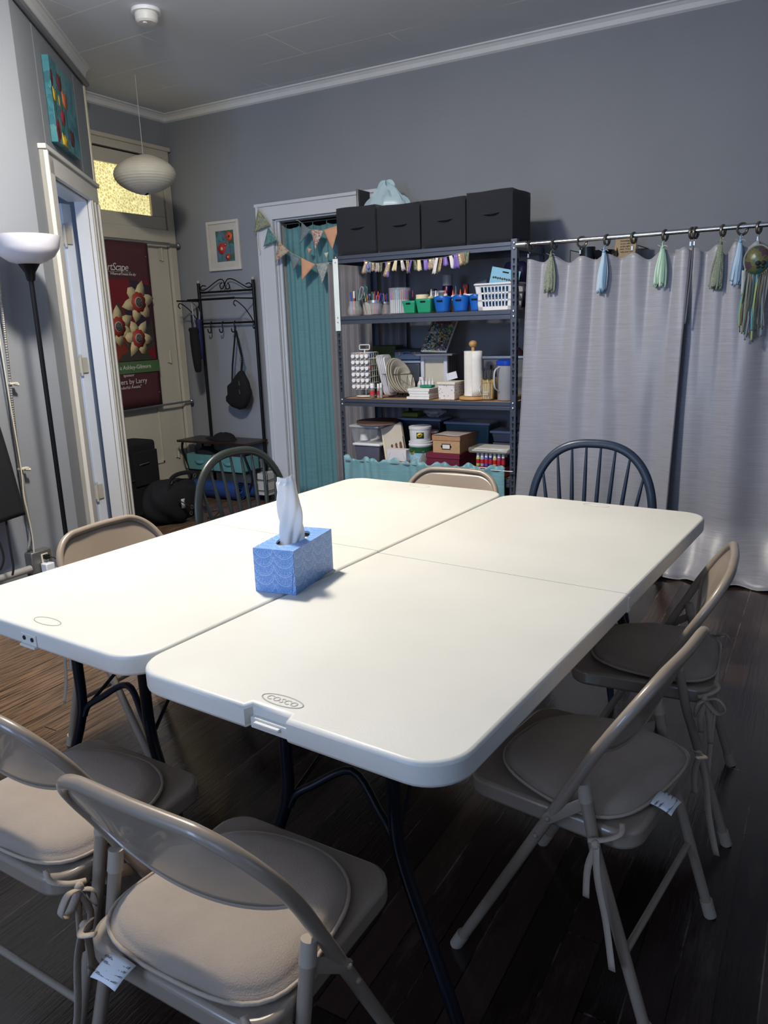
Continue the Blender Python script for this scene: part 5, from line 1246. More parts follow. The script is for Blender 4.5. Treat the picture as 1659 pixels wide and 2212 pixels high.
m = MB(); m.grid(val, 170, 18); m.build('gathered_fabric', tealf, t, solid=.001, ang=2)
m = MB(); m.cyl((SX0+.04, 4.425, .497), (SX1-.005, 4.425, .497), .004, 10); m.build('rod', bolt, t)
# ================================================================ curtain rod, rings, long curtains
YC = 4.44
nick = mat('brushed_nickel', (170, 172, 174), .3, .9); brass = mat('aged_nickel_ring', (120, 116, 108), .35, .85)
RZ = aY(YC, 1400, 506).z
t = thing('curtain_rod', 'long chrome curtain rod running right from the shelving post', 'rod', (0, YC, RZ))
m = MB(); m.cyl((SX1+.05, YC, RZ), (2.1, YC, RZ), .0125, 20); m.build('rod', mat('chrome', (208, 210, 212), .18, 1), t)
m = MB(); m.cyl((SX1+.002, YC, RZ), (SX1+.06, YC, RZ), .019, 20); m.build('rod_end', nick, t)
slubm = fabric_mat('silver_grey_slub_fabric', (146, 147, 156), (160, 161, 170), .4, sheen=.25, spec=.7, bumps=.22)
peaks = [(1143, 560), (1172, 566), (1197, 553), (1228, 567), (1258, 553), (1285, 560), (1311, 548), (1342, 557), (1369, 546), (1400, 560), (1436, 539), (1457, 547), (1479, 534)]
peaks2 = [(1500, 535), (1527, 543), (1552, 528), (1568, 551), (1590, 522), (1615, 534), (1637, 521), (1668, 533), (1700, 516)]
def top_fn(pk):
    P = [(aY(YC-.02, a, b).x, aY(YC-.02, a, b).z) for a, b in pk]
    def f(x):
        if x <= P[0][0]: return P[0][1]
        if x >= P[-1][0]: return P[-1][1]-.025*(1-math.cos((x-P[-1][0])*40))
        for (x0, z0), (x1, z1) in zip(P, P[1:]):
            if x <= x1: k = (x-x0)/(x1-x0); return z0+(z1-z0)*(.5-.5*math.cos(PI*k))
    return f, P
def curtain(name, label, pk, x0, x1, shift, seed, puddle=.16, lap=0):
    f, P = top_fn(pk); rnd = random.Random(seed); A = [(rnd.uniform(7, 34), rnd.uniform(0, 6), rnd.uniform(.004, .012)) for _ in range(5)]
    A += [(rnd.uniform(8, 13), rnd.uniform(0, 6), .024)]
    px = [p[0] for p in P[::2]]
    def g(u, v):
        x = x0+(x1-x0)*u; zt = f(x)
        tt = 1-v
        z = .004+(zt-.004)*v
        fo = sum(a*math.sin(w_*x+p+.5*math.sin(3*v+p)) for w_, p, a in A)
        d = min(abs(x-q) for q in px) if px[0]-.05 < x < px[-1]+.05 else .06
        ring = .022*math.cos(min(1, d/.09)*PI)*max(0, 1-tt*2.2)
        fold = fo*min(1, .25+tt*1.6)
        low = max(0, 1-z/.30)
        y = YC-.012-ring-fold*(1+.3*low)-puddle*low**1.6-.04*tt + .012*low*math.sin(31*x+9*z)
        if lap > 0: e_ = max(0, 1-(x1-x)/.16); y -= .055*e_*e_*min(1, .25+tt*3)
        if lap < 0: e_ = max(0, 1-(x-x0)/.22); y += .05*e_*min(1, .3+tt*3)
        if z < .03: y -= .018*math.sin(23*x)
        xx = x+shift*tt*(1-u)-(.045*tt*u**4 if lap > 0 else 0)+.010*low*math.sin(25*x+20*z)
        return (xx, y, max(.003, z)+(.012*low*abs(math.sin(17*x+1)) if z < .2 else 0))
    m = MB(); m.grid(g, int((x1-x0)*110), 70)
    t = thing(name, label, 'curtain', ((x0+x1)/2, YC-.05, 0)); m.build('panel', slubm, t, solid=.0015, ang=2)
    m = MB(); m.tube([g(0, k/40) for k in range(41)], .0035, 6); m.build('side_hem', slubm, t, ang=2)
    if lap > 0:
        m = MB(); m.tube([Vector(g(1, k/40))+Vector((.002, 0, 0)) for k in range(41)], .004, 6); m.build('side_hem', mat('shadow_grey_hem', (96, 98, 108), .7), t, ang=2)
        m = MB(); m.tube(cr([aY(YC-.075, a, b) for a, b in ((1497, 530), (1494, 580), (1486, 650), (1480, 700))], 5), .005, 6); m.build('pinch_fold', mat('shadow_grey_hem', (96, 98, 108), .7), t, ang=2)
    m = MB(); m.tube([g(k/80, 0) for k in range(81)], .004, 6); m.build('bottom_hem', slubm, t, ang=2)
    return t
xa = aY(YC-.02, 1142, 560).x; xb = aY(YC-.02, 1480, 534).x; xc = aY(YC-.02, 1496, 534).x
curtain('grey_curtain', 'silver grey slubbed curtain panel next to the shelving, left of the overlap', peaks, xa, xb+.03, -.075, 4, lap=1)
curtain('grey_curtain', 'silver grey slubbed curtain panel at the right, behind the round fabric ornament', peaks2, xb-.05, 1.0, .0, 11, .19, lap=-1)
curtain('grey_curtain', 'dark folds of grey curtain seen between the doorway and the shelving', [(0, 0)]*0 or [(760, 560), (790, 560), (820, 560)], -3.02, -2.70, 0, 5) if 0 else None
GX0 = aY(5.03, 720, 900).x
def gc2(u, v):
    x = GX0+(-2.68-GX0)*u; return (x, 5.03+.022*math.sin(x*95+math.sin(v*3))+.008*math.sin(x*37), .1+1.75*v)
m = MB(); m.grid(gc2, 90, 12); t = thing('grey_curtain', 'narrow grey curtain hanging in folds behind the left end of the shelving', 'curtain', (-2.88, 5.03, .1)); m.build('panel', mat('dull_grey_drape', (128, 126, 130), .7), t, solid=.0015, ang=2)
rings = [(1145, 528, 1, 'clip'), (1197, 524, 0, 't'), (1257, 518, 1, 'clip'), (1311, 513, 0, 't'), (1369, 509, 1, 'clip'), (1437, 503, 0, 't'), (1495, 498, 0, 'clip'), (1503, 498, 0, 'clip'), (1562, 492, 0, 't'), (1604, 488, 1, 't'), (1640, 484, 0, 'clip')]
rl = ['nearest the shelving post', 'holding the leftmost green tassel', 'between the first two tassels', 'holding the left blue tassel', 'between the left blue and the mint tassel', 'holding the mint tassel', 'left one of the touching pair', 'right one of the touching pair', 'holding the right green tassel', 'holding the right blue tassel', 'holding the round fabric ornament']
RX = []
for i, (px, py, tw_, kind) in enumerate(rings):
    x = aY(YC, px, py).x; RX.append(x)
    t = thing('curtain_ring', 'dull nickel curtain ring on the chrome rod, '+rl[i], 'ring', (x, YC, RZ), 0, 'rings on the chrome rod')
    a = .95 if tw_ and px in (1257, 1604) else .3
    m = MB(); m.tube([(x+.026*math.cos(q)*math.sin(a), YC+.026*math.cos(q)*math.cos(a), RZ-.0125+.026*math.sin(q)) for q in [2*PI*k/28 for k in range(28)]], 0.0058, 8, closed=True, flat=1.35, up=(1, 0, 0)); m.build('ring', brass, t)
    m = MB(); m.tube([(x+.0035*math.cos(q), YC-.002, RZ-.0445+.0035*math.sin(q)) for q in [2*PI*k/10 for k in range(10)]], .0009, 5, closed=True); m.build('eyelet', nick, t)
    if kind == 'clip':
        m = MB(); m.tube([(x, YC-.003, RZ-.048), (x, YC-.006, RZ-.056)], .0009, 5); m.box((x, YC-.026, RZ-.066), (.007, .008, .02)); m.tube([(x, YC-.006, RZ-.056), (x, YC-.026, RZ-.058)], .0012, 5); m.build('clip', nick, t)
# tassels
def tassel(label, x, L_, cols, seed, knot=True, spread=.033, y=YC-.055):
    rnd = random.Random(seed); z0 = RZ-.045
    t = thing('tassel', label, 'tassel', (x, y, z0-L_))
    m = MB(); m.tube(cr([(x, YC-.006, z0+.006), (x, y+.02, z0-.002), (x, y, z0-.012), (x, y, z0-.03)], 4), .0035, 6); m.ball((x, y, z0-.03), .009, 10); m.tube(cr([(x, y-.005, z0-.028), (x+.014, y-.01, z0-.022), (x+.026, y-.01, z0-.03)], 4), .0018, 5); m.tube(cr([(x, y-.005, z0-.028), (x-.012, y-.01, z0-.024), (x-.022, y-.01, z0-.018)], 4), .0018, 5)
    m.build('knot', cols[0], t)
    for k in range(26):
        a = 2*PI*k/26+rnd.uniform(-.1, .1); r_ = spread*rnd.uniform(.45, 1); ll = L_*rnd.uniform(.9, 1.02)
        p = [(x+.004*math.cos(a), y+.003*math.sin(a), z0-.03), (x+r_*.55*math.cos(a), y+.010*math.sin(a), z0-.03-ll*.25), (x+r_*.95*math.cos(a)-.004, y+.016*math.sin(a), z0-.03-ll*.6), (x+r_*math.cos(a)-.008+rnd.uniform(-.004, .004), y+.014*math.sin(a), z0-.03-ll)]
        m = MB(); m.tube(cr(p, 4), rnd.uniform(.0035, .0055), 5, flat=.25, up=(math.cos(a)*.3, -1, 0)); m.build('fringe_strip', rnd.choice(cols), t, ang=2)
def printm(name, cols, sc): return abstract(name, cols, sc)
grt = [printm('sage_print_fabric', [(120, 132, 118), (96, 108, 96), (160, 166, 158), (150, 160, 90), (110, 112, 130)], 60), mat('sage_fabric', (122, 134, 116), .8)]
blt = [mat('powder_blue_fabric', (150, 182, 210), .7), mat('mid_blue_fabric', (120, 152, 182), .7), mat('pale_blue_fabric', (176, 200, 220), .7)]
mnt = [mat('mint_fabric', (180, 214, 190), .7), mat('pale_mint_fabric', (204, 228, 208), .7), mat('deep_mint_fabric', (150, 186, 164), .7)]
tassel('sage green print fabric tassel on the curtain rod, nearest the shelving', RX[1], .20, grt, 1)
tassel('powder blue fabric tassel on the rod, left of the mint tassel', RX[3], .215, blt, 2, spread=.026)
tassel('mint green fabric tassel in the middle of the rod', RX[5], .20, mnt, 3, spread=.036)
tassel('sage green print fabric tassel on the rod, right of the curtain overlap', RX[8], .225, grt, 4)
tassel('powder blue fabric tassel on the rod beside the round fabric ornament', RX[9], .205, blt, 5, spread=.024)
# round ornament with ribbons
p = aY(YC-.06, 1637, 562); ox, oz, oy = p.x, p.z, YC-.06; orad = .062
t = thing('hoop_ornament', 'round painted hoop ornament with butterfly and long ribbons, hanging at the right edge', 'ornament', (ox, oy, oz-.4))
m = MB(); m.tube([(ox+orad*math.cos(q), oy, oz+orad*1.15*math.sin(q)) for q in [2*PI*k/36 for k in range(36)]], .0045, 8, closed=True); m.tube([(ox, oy, oz+orad*1.15), (RX[10], YC-.004, RZ-.044)], .003, 6); m.build('hoop', mat('grey_wrapped_hoop', (140, 140, 132), .8), t)
m = MB(); m.add([(ox, oy-.002, oz)]+[(ox+orad*.97*math.cos(2*PI*k/36), oy-.002, oz+orad*1.12*math.sin(2*PI*k/36)) for k in range(36)], [(0, 1+k, 1+(k+1) % 36) for k in range(36)])
m.build('painted_disc', printm('teal_violet_marbling', [(40, 88, 92), (56, 92, 72), (96, 96, 60), (78, 62, 72), (44, 98, 98), (60, 74, 78)], 16), t, solid=.002)
m = MB()
for sx in (-1, 1):
    for (a, b, r_) in ((.012, .008, .013), (.010, -.010, .009)):
        c = (ox+.014+sx*a, oy-.0035, oz-.022+b); m.add([c]+[(c[0]+r_*math.cos(2*PI*k/12), c[1], c[2]+r_*.9*math.sin(2*PI*k/12)) for k in range(12)], [(0, 1+k, 1+(k+1) % 12) for k in range(12)])
m.build('butterfly', mat('black_fabric', (24, 28, 26), .7), t, solid=.001)
rc = [(80, 150, 172), (150, 164, 104), (56, 74, 64), (96, 90, 78), (46, 60, 58), (120, 126, 118), (74, 80, 68), (104, 94, 82), (60, 76, 72), (110, 130, 142), (84, 78, 72), (52, 70, 64), (112, 118, 116)]
rn = random.Random(8)
for k in range(26):
    x = ox-orad*.9+orad*1.8*k/25; L_ = rn.uniform(.24, .33)+(.02 if k < 3 else 0); q0_ = oz-orad*1.1*math.sqrt(max(0, 1-((x-ox)/orad)**2))
    c = rc[k % 13]
    m = MB(); m.tube(cr([(x, oy-.004-.004*(k % 2), q0_), (x-.004+rn.uniform(-.004, .004), oy-.008-.006*(k % 3), q0_-L_*.35), (x-.008+rn.uniform(-.006, .006), oy-.012-.005*(k % 2), q0_-L_*.7), (x-.012*(1 if k < 13 else .3)+rn.uniform(-.004, .004), oy-.012, q0_-L_)], 5), rn.uniform(.0028, .005), 5, flat=.3, up=(0, -1, 0))
    m.build('ribbon', mat('ribbon_%02x%02x%02x' % c, c, .6), t, ang=2)
m = MB(); m.grid(lambda u, v: (ox-orad*1.0-.006+.026*u*(1-.2*v)*(1-abs(v-.5)*.5)+.004*v, oy-.012-.004*math.sin(4*u), oz-.045-.12*v), 4, 6); m.build('pale_ribbon_loop', mat('pale_grey_ribbon', (170, 178, 180), .6), t, solid=.001)
# ================================================================ wire rack and sign above the curtain, behind it
p0 = aY(4.92, 1229, 545); p1 = aY(4.92, 1395, 520)
sz = aY(4.80, 1300, 553).z-.03; x0, x1 = aY(4.8, 1232, 545).x, aY(4.8, 1378, 520).x
wsr = mat('black_wire', (30, 30, 34), .4, .5); dkw = mat('dark_walnut_board', (70, 44, 38), .5)
t = thing('wire_shelf', 'black wire rimmed wall shelf with dark wood base, showing above the curtain', 'shelf', ((x0+x1)/2, 4.92, sz-.03))
m = MB(); m.box(((x0+x1)/2, 4.945, sz), (x1-x0, .29, .018)); m.build('board', dkw, t)
m = MB(); m.tube([(x0, 4.80, sz+.01), (x0, 4.80, sz+.075), (x0, 5.09, sz+.075)], .003, 6); m.tube([(x1, 4.80, sz+.01), (x1, 4.80, sz+.075), (x1, 5.09, sz+.075)], .003, 6); m.tube([(x0, 5.085, sz+.075), (x1, 5.085, sz+.075)], .003, 6)
for k in range(5): m.tube([(x0, 4.80+.0*k+.03*k, sz+.01), (x0, 4.80+.03*k, sz-.08)], .0015, 5)
m.build('wire_rim', wsr, t)
bx = aY(4.86, 1268, 545).x; lathe_obj('dark_mug', [(.042, 0), (.046, .004), (.047, .082), (.043, .082), (.04, .01), (0, .01)], (bx, 4.87, sz+.0095), mat('dark_glaze', (30, 34, 42), .25), 'dark mug on the wire shelf above the curtain', 'mug')
bx = aY(4.86, 1300, 545).x; lathe_obj('dark_bowl', [(.035, 0), (.05, .02), (.066, .058), (.062, .058), (.045, .02), (0, .01)], (bx+.004, 4.88, sz+.0095), mat('dark_glaze', (30, 34, 42), .25), 'dark bowl on the wire shelf above the curtain, beside the mug', 'bowl')
q = [aY(4.9, a, b) for a, b in ((1321, 548), (1362, 548), (1368, 513), (1328, 519))]
sx0, sx1 = q[0].x, q[1].x+.02; szt = q[3].z+.012; s0 = sz+.0095
t = thing('wooden_sign', 'small light wood sign with five lines of handwriting on the wire shelf', 'sign', ((sx0+sx1)/2, 4.93, s0))
m = MB(); m.prism([(sx0, 0), (sx1, 0), (sx1+.01, szt-s0), (sx0+.02, szt-s0)], 4.92, 4.935, lambda a, b, h: (a, h, s0+b)); m.build('plaque', mat('pale_wood', (170, 148, 116), .6, var=.12, nscale=40), t, bev=.001)
for k, s_ in enumerate(('Everything meant', 'to you will come', 'at the right', 'time. Trust', 'with your soul')):
    text(s_, .0125, ink, (sx0+.045, 4.9185, szt-.022-.0155*k), (1, 0, 0), (0, 0, 1), t, ext=.0002, shear=.3)
m = MB()
for k in range(3): m.tube(cr([(sx0+.012+.006*k, 4.9185, s0+.004), (sx0+.020+.007*k, 4.9185, s0+.035), (sx0+.026, 4.9185, s0+.06+.006*k), (sx0+.035-.003*k, 4.9185, s0+.03), (sx0+.022+.002*k, 4.9185, s0+.01)], 4), .0008, 4)
m.build('drawn_leaf', ink, t)
# ================================================================ teal doorway curtain and bunting
tc_ = fabric_mat('teal_sheer_fabric', (96, 142, 148), (104, 154, 160), .7, sheen=.1, bumps=.08, alpha=.94)
t = thing('teal_curtain', 'sheer teal curtain filling the doorway left of the shelving', 'curtain', ((DX0+DX1)/2, YW+.075, .02))
def tcf(u, v):
    x = DX0+.03+(DX1-DX0-.05)*u; z = .02+(DZ-.07)*v; sc = .016*abs(math.sin(u*PI*5.5))**.7*(v > .99)
    return (x, YW+.085+.010*math.sin(u*34+math.sin(v*2))*(1-.5*v)+.005*math.sin(u*88), z-sc)
m = MB(); m.grid(tcf, 130, 24); m.build('sheer_panel', tc_, t, solid=.001, ang=2)
m = MB(); m.cyl((DX0+.014, YW+.085, DZ-.03), (DX1-.014, YW+.085, DZ-.03), .004, 8); m.build('tension_wire', nick, t)
m = MB()
for k in range(6):
    x = DX0+.05+k*(DX1-DX0-.1)/5.5; m.tube([(x, YW+.085, DZ-.028), (x, YW+.08, DZ-.07), (x+.002, YW+.078, DZ-.30-.05*(k % 2))], .0022, 5)
m.build('tie_strings', tc_, t)
fl = lambda n, cols, sc: printm(n, cols, sc)
F = dict(y=fl('olive_floral_cotton', [(150, 156, 110), (176, 178, 140), (100, 108, 90), (110, 116, 130), (188, 186, 150)], 60), t=fl('teal_leaf_cotton', [(96, 140, 138), (110, 152, 148), (80, 124, 122)], 30), c=fl('cream_rose_cotton', [(186, 178, 146), (190, 180, 150), (176, 120, 124), (180, 172, 140)], 28),
         b=fl('blue_rose_cotton', [(104, 138, 146), (112, 148, 154), (150, 110, 110), (96, 130, 138)], 40), p=mat('peach_cotton', (222, 166, 132), .8, var=.08, nscale=30), n=fl('white_navy_cotton', [(190, 196, 190), (206, 208, 200), (80, 92, 112), (170, 184, 178)], 70), r=fl('white_red_cotton', [(206, 200, 184), (214, 206, 190), (170, 60, 70), (196, 180, 170)], 45), w=mat('white_cotton', (206, 206, 196), .8))
def bunting(label, flags, cord, yb):
    c0 = aY(yb, *cord[0]); t = thing('bunting', label, 'bunting', c0)
    m = MB(); m.tube(cr([aY(yb-.006, a, b) for a, b in cord], 6), .0022, 6); m.build('cord', mat('natural_cord', (180, 176, 150), .8), t)
    for k, (tri, f) in enumerate(flags):
        A, B, C_ = [aY(yb-.010-.004*(k % 2), a, b) for a, b in tri]
        m = MB()
        def g(u, v): 
            q = A.lerp(B, u); q = q.lerp(C_, v*.995); q.y -= .010*math.sin(PI*u)*math.sin(PI*v*.8+.4); return q
        m.grid(g, 8, 8); m.build('flag', F[f], t, solid=.0012, ang=2)
bunting('fabric bunting with seven triangular flags draped from the casing corner to the shelving', [(((557, 452), (584, 486), (549, 502)), 'y'), (((579.5, 490), (600, 520), (569, 533)), 't'), (((602, 521), (625, 542), (594, 567)), 'c'), (((624, 544), (649, 559), (634, 585)), 'b'), (((650, 556), (681, 571), (652, 606)), 'p'), (((681, 570), (712, 566), (696, 614)), 'n')],
        [(556, 446), (566, 462), (584, 487), (601, 521), (624, 543), (650, 557), (681, 571), (711, 567), (724, 572)], 5.045)
bunting('shorter fabric bunting with three larger flags hung across the teal curtain', [(((651, 480), (671, 497), (648, 527)), 'b'), (((671, 495), (699, 498), (681, 539)), 'r'), (((698, 497), (733, 486), (718, 540)), 'p')], [(640, 475), (651, 481), (671, 496), (699, 499), (733, 486), (745, 484)], 5.06)
bunting('two tiny triangular flags hanging on threads before the teal curtain', [(((663.6, 535.7), (673, 537.6), (668, 549)), 'p'), (((699, 547), (709.5, 545), (706, 558)), 'w')], [(668, 536), (667, 536.2), (666, 536.4)], 5.07)
m = MB(); p_ = [aY(5.05, a, b) for a, b in ((557, 500), (558, 520), (559, 535), (562, 546), (561, 552))]; m.tube(cr(p_, 4), .002, 5); tag(m.build('loose_cord', mat('natural_cord', (180, 176, 150), .8)), 'loose pale cord hanging beside the doorway casing under the first flag', 'cord')
# ================================================================ framed poppy picture
c = [aY(YW-.02, a, b) for a, b in ((444, 480), (513, 473), (521.5, 582), (452.5, 586))]
X0, X1 = (c[0].x+c[3].x)/2, (c[1].x+c[2].x)/2; Z0, Z1 = (c[2].z+c[3].z)/2, (c[0].z+c[1].z)/2
frm = mat('white_frame', (196, 192, 184), .45); matb = mat('mat_board', (188, 184, 176), .8)
t = thing('framed_picture', 'small white framed picture of red poppies on the grey wall above the coat rack', 'picture', ((X0+X1)/2, YW-.012, Z0))
m = MB(); b = .022
for (a0, a1, b0, b1) in ((X0, X0+b, Z0, Z1), (X1-b, X1, Z0, Z1), (X0+b, X1-b, Z0, Z0+b), (X0+b, X1-b, Z1-b, Z1)): m.box(((a0+a1)/2, YW-.012, (b0+b1)/2), (a1-a0, .023, b1-b0))
m.build('frame', frm, t, bev=.003, smooth=False)
m = MB(); m.box(((X0+X1)/2, YW-.008, (Z0+Z1)/2), (X1-X0-.02, .012, Z1-Z0-.02)); m.build('mat_board', matb, t)
A0, A1, B0, B1 = X0+(X1-X0)*.27, X0+(X1-X0)*.82, Z0+(Z1-Z0)*.18, Z0+(Z1-Z0)*.80
m = MB(); m.box(((A0+A1)/2, YW-.0145, (B0+B1)/2), (A1-A0, .002, B1-B0)); pn = m.build('painting', printm('teal_violet_wash', [(70, 120, 128), (80, 110, 120), (60, 84, 70), (64, 96, 84), (86, 100, 124)], 16), t)
def blob(par, cx, cz, r, m_, y, nm='poppy', n=14, wob=.12, sz_=1, xn=(1, 0, 0)):
    xn = Vector(xn); m = MB(); vs = [Vector((cx, y, cz)) if xn.x else None]
    m.add([Vector((cx, y, cz))]+[Vector((cx+r*(1+wob*math.sin(5*a))*math.cos(a), y, cz+r*sz_*(1+wob*math.cos(4*a))*math.sin(a))) for a in [2*PI*k/n for k in range(n)]], [(0, 1+k, 1+(k+1) % n) for k in range(n)]); return m.build(nm, m_, par, solid=.0015)
red = mat('poppy_red', (186, 44, 40), .6); red2 = mat('poppy_orange', (206, 84, 56), .6); dk = mat('poppy_heart', (60, 40, 40), .6); stm = mat('stem_green', (44, 84, 60), .6)
W_, H_ = A1-A0, B1-B0
m = MB()
for (sx_, tz, ) in ((.3, .42), (.78, .68), (.62, .12)): m.tube([(A0+W_*sx_, YW-.0165, B0+.002), (A0+W_*sx_, YW-.0165, B0+H_*tz)], .002, 5, flat=.3)
m.build('stems', stm, pn)
for (fx, fz, r, mm) in ((.76, .80, .034, red2), (.30, .42, .042, red), (.62, .14, .025, red), (.52, .55, .014, red)):
    blob(pn, A0+W_*fx, B0+H_*fz, r, mm, YW-.0172); blob(pn, A0+W_*fx, B0+H_*fz, r*.3, dk if fz > .7 else mat('cream_heart', (200, 190, 150), .6), YW-.0185, 'poppy_centre')
# ================================================================ coat rack with bench
bk = mat('black_iron', (18, 18, 22), .4, .4); YR = 5.045
rk = thing('coat_rack', 'black iron coat rack with scrolled top, hooks and dark bench', 'coat rack', (-4.35, 4.92, 0))
PL = aY(YR, 430, 629).x-.0; PL = aY(YR, 441, 760).x; PR = aY(YR, 560, 800).x; ZT = aY(YR, 546.6, 604).z
for x in (PL, PR):
    m = MB(); m.cyl((x, YR, 0), (x, YR, ZT), .0135, 12); m.build('post', bk, rk); m = MB(); m.ball((x, YR, ZT+.01), .014, 10); m.build('post_cap', mat('pale_plug', (170, 166, 156), .6), rk)
def rackz(px, py, y=YR): return aY(y, px, py).z
zA = rackz(490, 629); zB = rackz(500, 697); zH = rackz(480, 645, 4.80)
m = MB(); m.cyl((PL, YR, zA), (PR, YR, zA), .008, 10); m.build('top_rail', bk, rk)
m = MB(); m.cyl((PL, YR, zB), (PR, YR, zB), .008, 10); m.build('hook_rail', bk, rk)
def P4(px, py): return aY(YR, 370+px/3.159, 440+py/3.159)
m = MB()
m.tube(cr([P4(*q) for q in ((235, 563), (215, 560), (200, 572), (205, 588), (222, 592), (250, 575), (300, 535), (330, 517), (352, 522), (362, 550), (350, 580), (336, 575), (332, 555), (345, 540))], 5), .0045, 6)
m.build('scroll', bk, rk); m = MB()
m.tube(cr([P4(*q) for q in ((508, 548), (530, 540), (545, 552), (545, 566), (525, 572), (495, 558), (430, 520), (395, 512), (378, 522), (366, 550), (376, 578), (392, 580), (398, 560), (385, 540))], 5), .0045, 6); m.build('scroll', bk, rk)
yh = 4.78; hx0 = aY(yh, 405, 648).x; hx1 = PR+.02
m = MB(); m.cyl((hx0, yh, zH), (hx1, yh, zH), .009, 10); m.cyl((PL, YR, zH), (PL, yh, zH), .006, 8); m.cyl((PR, YR, zH), (PR, yh, zH), .006, 8); m.build('front_rail', bk, rk)
for x in (PL, PR):
    m = MB(); m.tube(cr([(x, YR-.012, zH-.22), (x, YR-.03, zH-.235), (x, YR-.04, zH-.215), (x, YR-.03, zH-.18), (x, YR-.12, zH-.08), (x, yh+.04, zH-.02), (x, yh+.01, zH-.04), (x, yh+.03, zH-.06)], 5), .0045, 6); m.build('scroll_bracket', bk, rk)
for px in (457, 482, 508):
    x = aY(YR, px, 700).x; m = MB(); m.tube(cr([(x, YR+.002, zB+.012), (x, YR-.012, zB), (x, YR-.012, zB-.05), (x+.0, YR-.02, zB-.075), (x, YR-.045, zB-.07), (x, YR-.05, zB-.045)], 5), .005, 7); m.build('hook', bk, rk)
bz = .50; b0 = aZ(bz, 389, 949); b1 = aZ(bz, 511, 960); b2 = aZ(bz, 571, 947)
BX0, BX1, BY0 = -4.80, PR+.02, 4.775
m = MB(); m.box(((BX0+BX1)/2, (BY0+YR+.02)/2, bz-.009), (BX1-BX0, YR+.02-BY0, .018)); m.build('bench_seat', mat('dark_brown_bench_wood', (46, 32, 28), .35, var=.2, nscale=20), rk, bev=.002)
for x in (BX0+.04, BX1-.04):
    m = MB(); m.tube(cr([(x, BY0+.03, bz-.018), (x, BY0+.02, bz-.09), (x+.05, BY0+.03, .26), (x+.06, BY0+.03, .18), (x+.02, BY0+.02, .08), (x+.03, BY0+.02, 0)], 5), .010, 8); m.build('leg', bk, rk)
m = MB(); m.cyl((BX0+.04, YR, 0), (BX0+.04, YR, bz-.018), .010, 8); m.build('leg', bk, rk)
zr_ = .245
m = MB()
for k in range(7): y_ = BY0+.04+k*(YR-BY0-.05)/6; m.cyl((BX0+.04, y_, zr_), (BX1-.04, y_, zr_), .004, 6)
m.cyl((BX0+.08, BY0+.03, zr_), (BX1-.02, BY0+.03, zr_), .006, 8); m.build('lower_rack', bk, rk)
tb_ = mat('teal_fabric_bin', (88, 140, 144), .8, bump=.1, bscale=200)
for k, (xa_, xb_) in enumerate(((BX0+.08, BX0+.36), (BX0+.375, BX1-.06))):
    t = thing('fabric_bin', ['teal fabric bin under the coat rack bench, left one', 'teal fabric bin under the coat rack bench, right one'][k], 'storage bin', ((xa_+xb_)/2, 4.90, zr_+.0085), 0, 'teal bins under the bench')
    m = MB(); cx_, w__ = (xa_+xb_)/2, xb_-xa_
    for (dx, dy, ww, dd_) in ((0, -.10, w__, .005), (0, .10, w__, .005), (-w__/2+.0025, 0, .005, .2), (w__/2-.0025, 0, .005, .2)): m.box((cx_+dx, 4.90+dy, zr_+.0085+.065), (ww, dd_, .13))
    m.box((cx_, 4.9, zr_+.012), (w__, .2, .005)); m.build('bin_body', tb_, t)
    m = MB(); m.tube(cr([(cx_-.045, 4.796, zr_+.085), (cx_-.02, 4.785, zr_+.075), (cx_+.02, 4.785, zr_+.072), (cx_+.045, 4.796, zr_+.08)], 4), .012, 8, flat=.25, up=(0, -1, 0)); m.build('handle', tb_, t)
    crumple('folded_clothes', (cx_, 4.90, zr_+.016+.085), (w__/2-.03, .075, .085), mat('dark_cloth', (20, 21, 26), .9), ['black clothes heaped in the left teal bin', 'black clothes heaped in the right teal bin'][k], 'clothes', 30+k, .12, flat=1)
ym = mat('blue_foam_mat', (26, 60, 122), .7, bump=.2, bscale=90)
for k, (y_, xx0, xx1, lab) in enumerate(((4.86, BX0+.11, BX1-.16, 'long rolled blue exercise mat under the coat rack bench, front one'), (4.975, BX0+.22, BX1-.04, 'rolled blue exercise mat under the coat rack bench, rear one'))):
    r_ = .085 if k == 0 else .062; t = thing('exercise_mat', lab, 'mat', ((xx0+xx1)/2, y_-.02*k, 0), 0, 'rolled blue mats')
    if k: y_ = 5.012
    sp_ = []
    for j in range(90):
        a = 2*PI*j/22; rr_ = .018+(r_-.018-.003)*j/89; sp_.append((y_+rr_*math.cos(a), r_+.001+rr_*math.sin(a), a))
    m = MB(); vs = []
    for x in (xx0, xx1):
        for s__ in (-.0022, .0022):
            for (yy, zz, a) in sp_: vs.append((x, yy+s__*math.cos(a), zz+s__*math.sin(a)))
    n = 90; fs = []
    for j in range(n-1): fs += [(j, j+1, 2*n+j+1, 2*n+j), (n+j, n+j+1, 3*n+j+1, 3*n+j), (j, j+1, n+j+1, n+j), (2*n+j, 2*n+j+1, 3*n+j+1, 3*n+j)]
    m.add(vs, fs); m.build('rolled_mat', ym, t)
# small wire stand right of bench
p = aY(5.0, 568, 1030); t = thing('wire_stand', 'white box in a small black wire stand right of the rolled mats', 'stand', (PR-.0+.08, 4.93, 0))
m = MB(); X_ = PR+.085
for z_ in (.02, .10, .19, .27): m.tube([(X_+a, 4.95+b, z_) for a, b in rrect(.12, .16, .01, 3)], .003, 5, closed=True)
for a in (-.055, .055):
    for b_ in (-.075, .075): m.cyl((X_+a, 4.95+b_, 0), (X_+a, 4.95+b_, .28), .003, 6)
m.build('wire_frame', bk, t); m = MB(); m.box((X_, 4.95, .15), (.10, .14, .18)); m.build('white_box', mat('off_white_box', (190, 186, 180), .6), t)
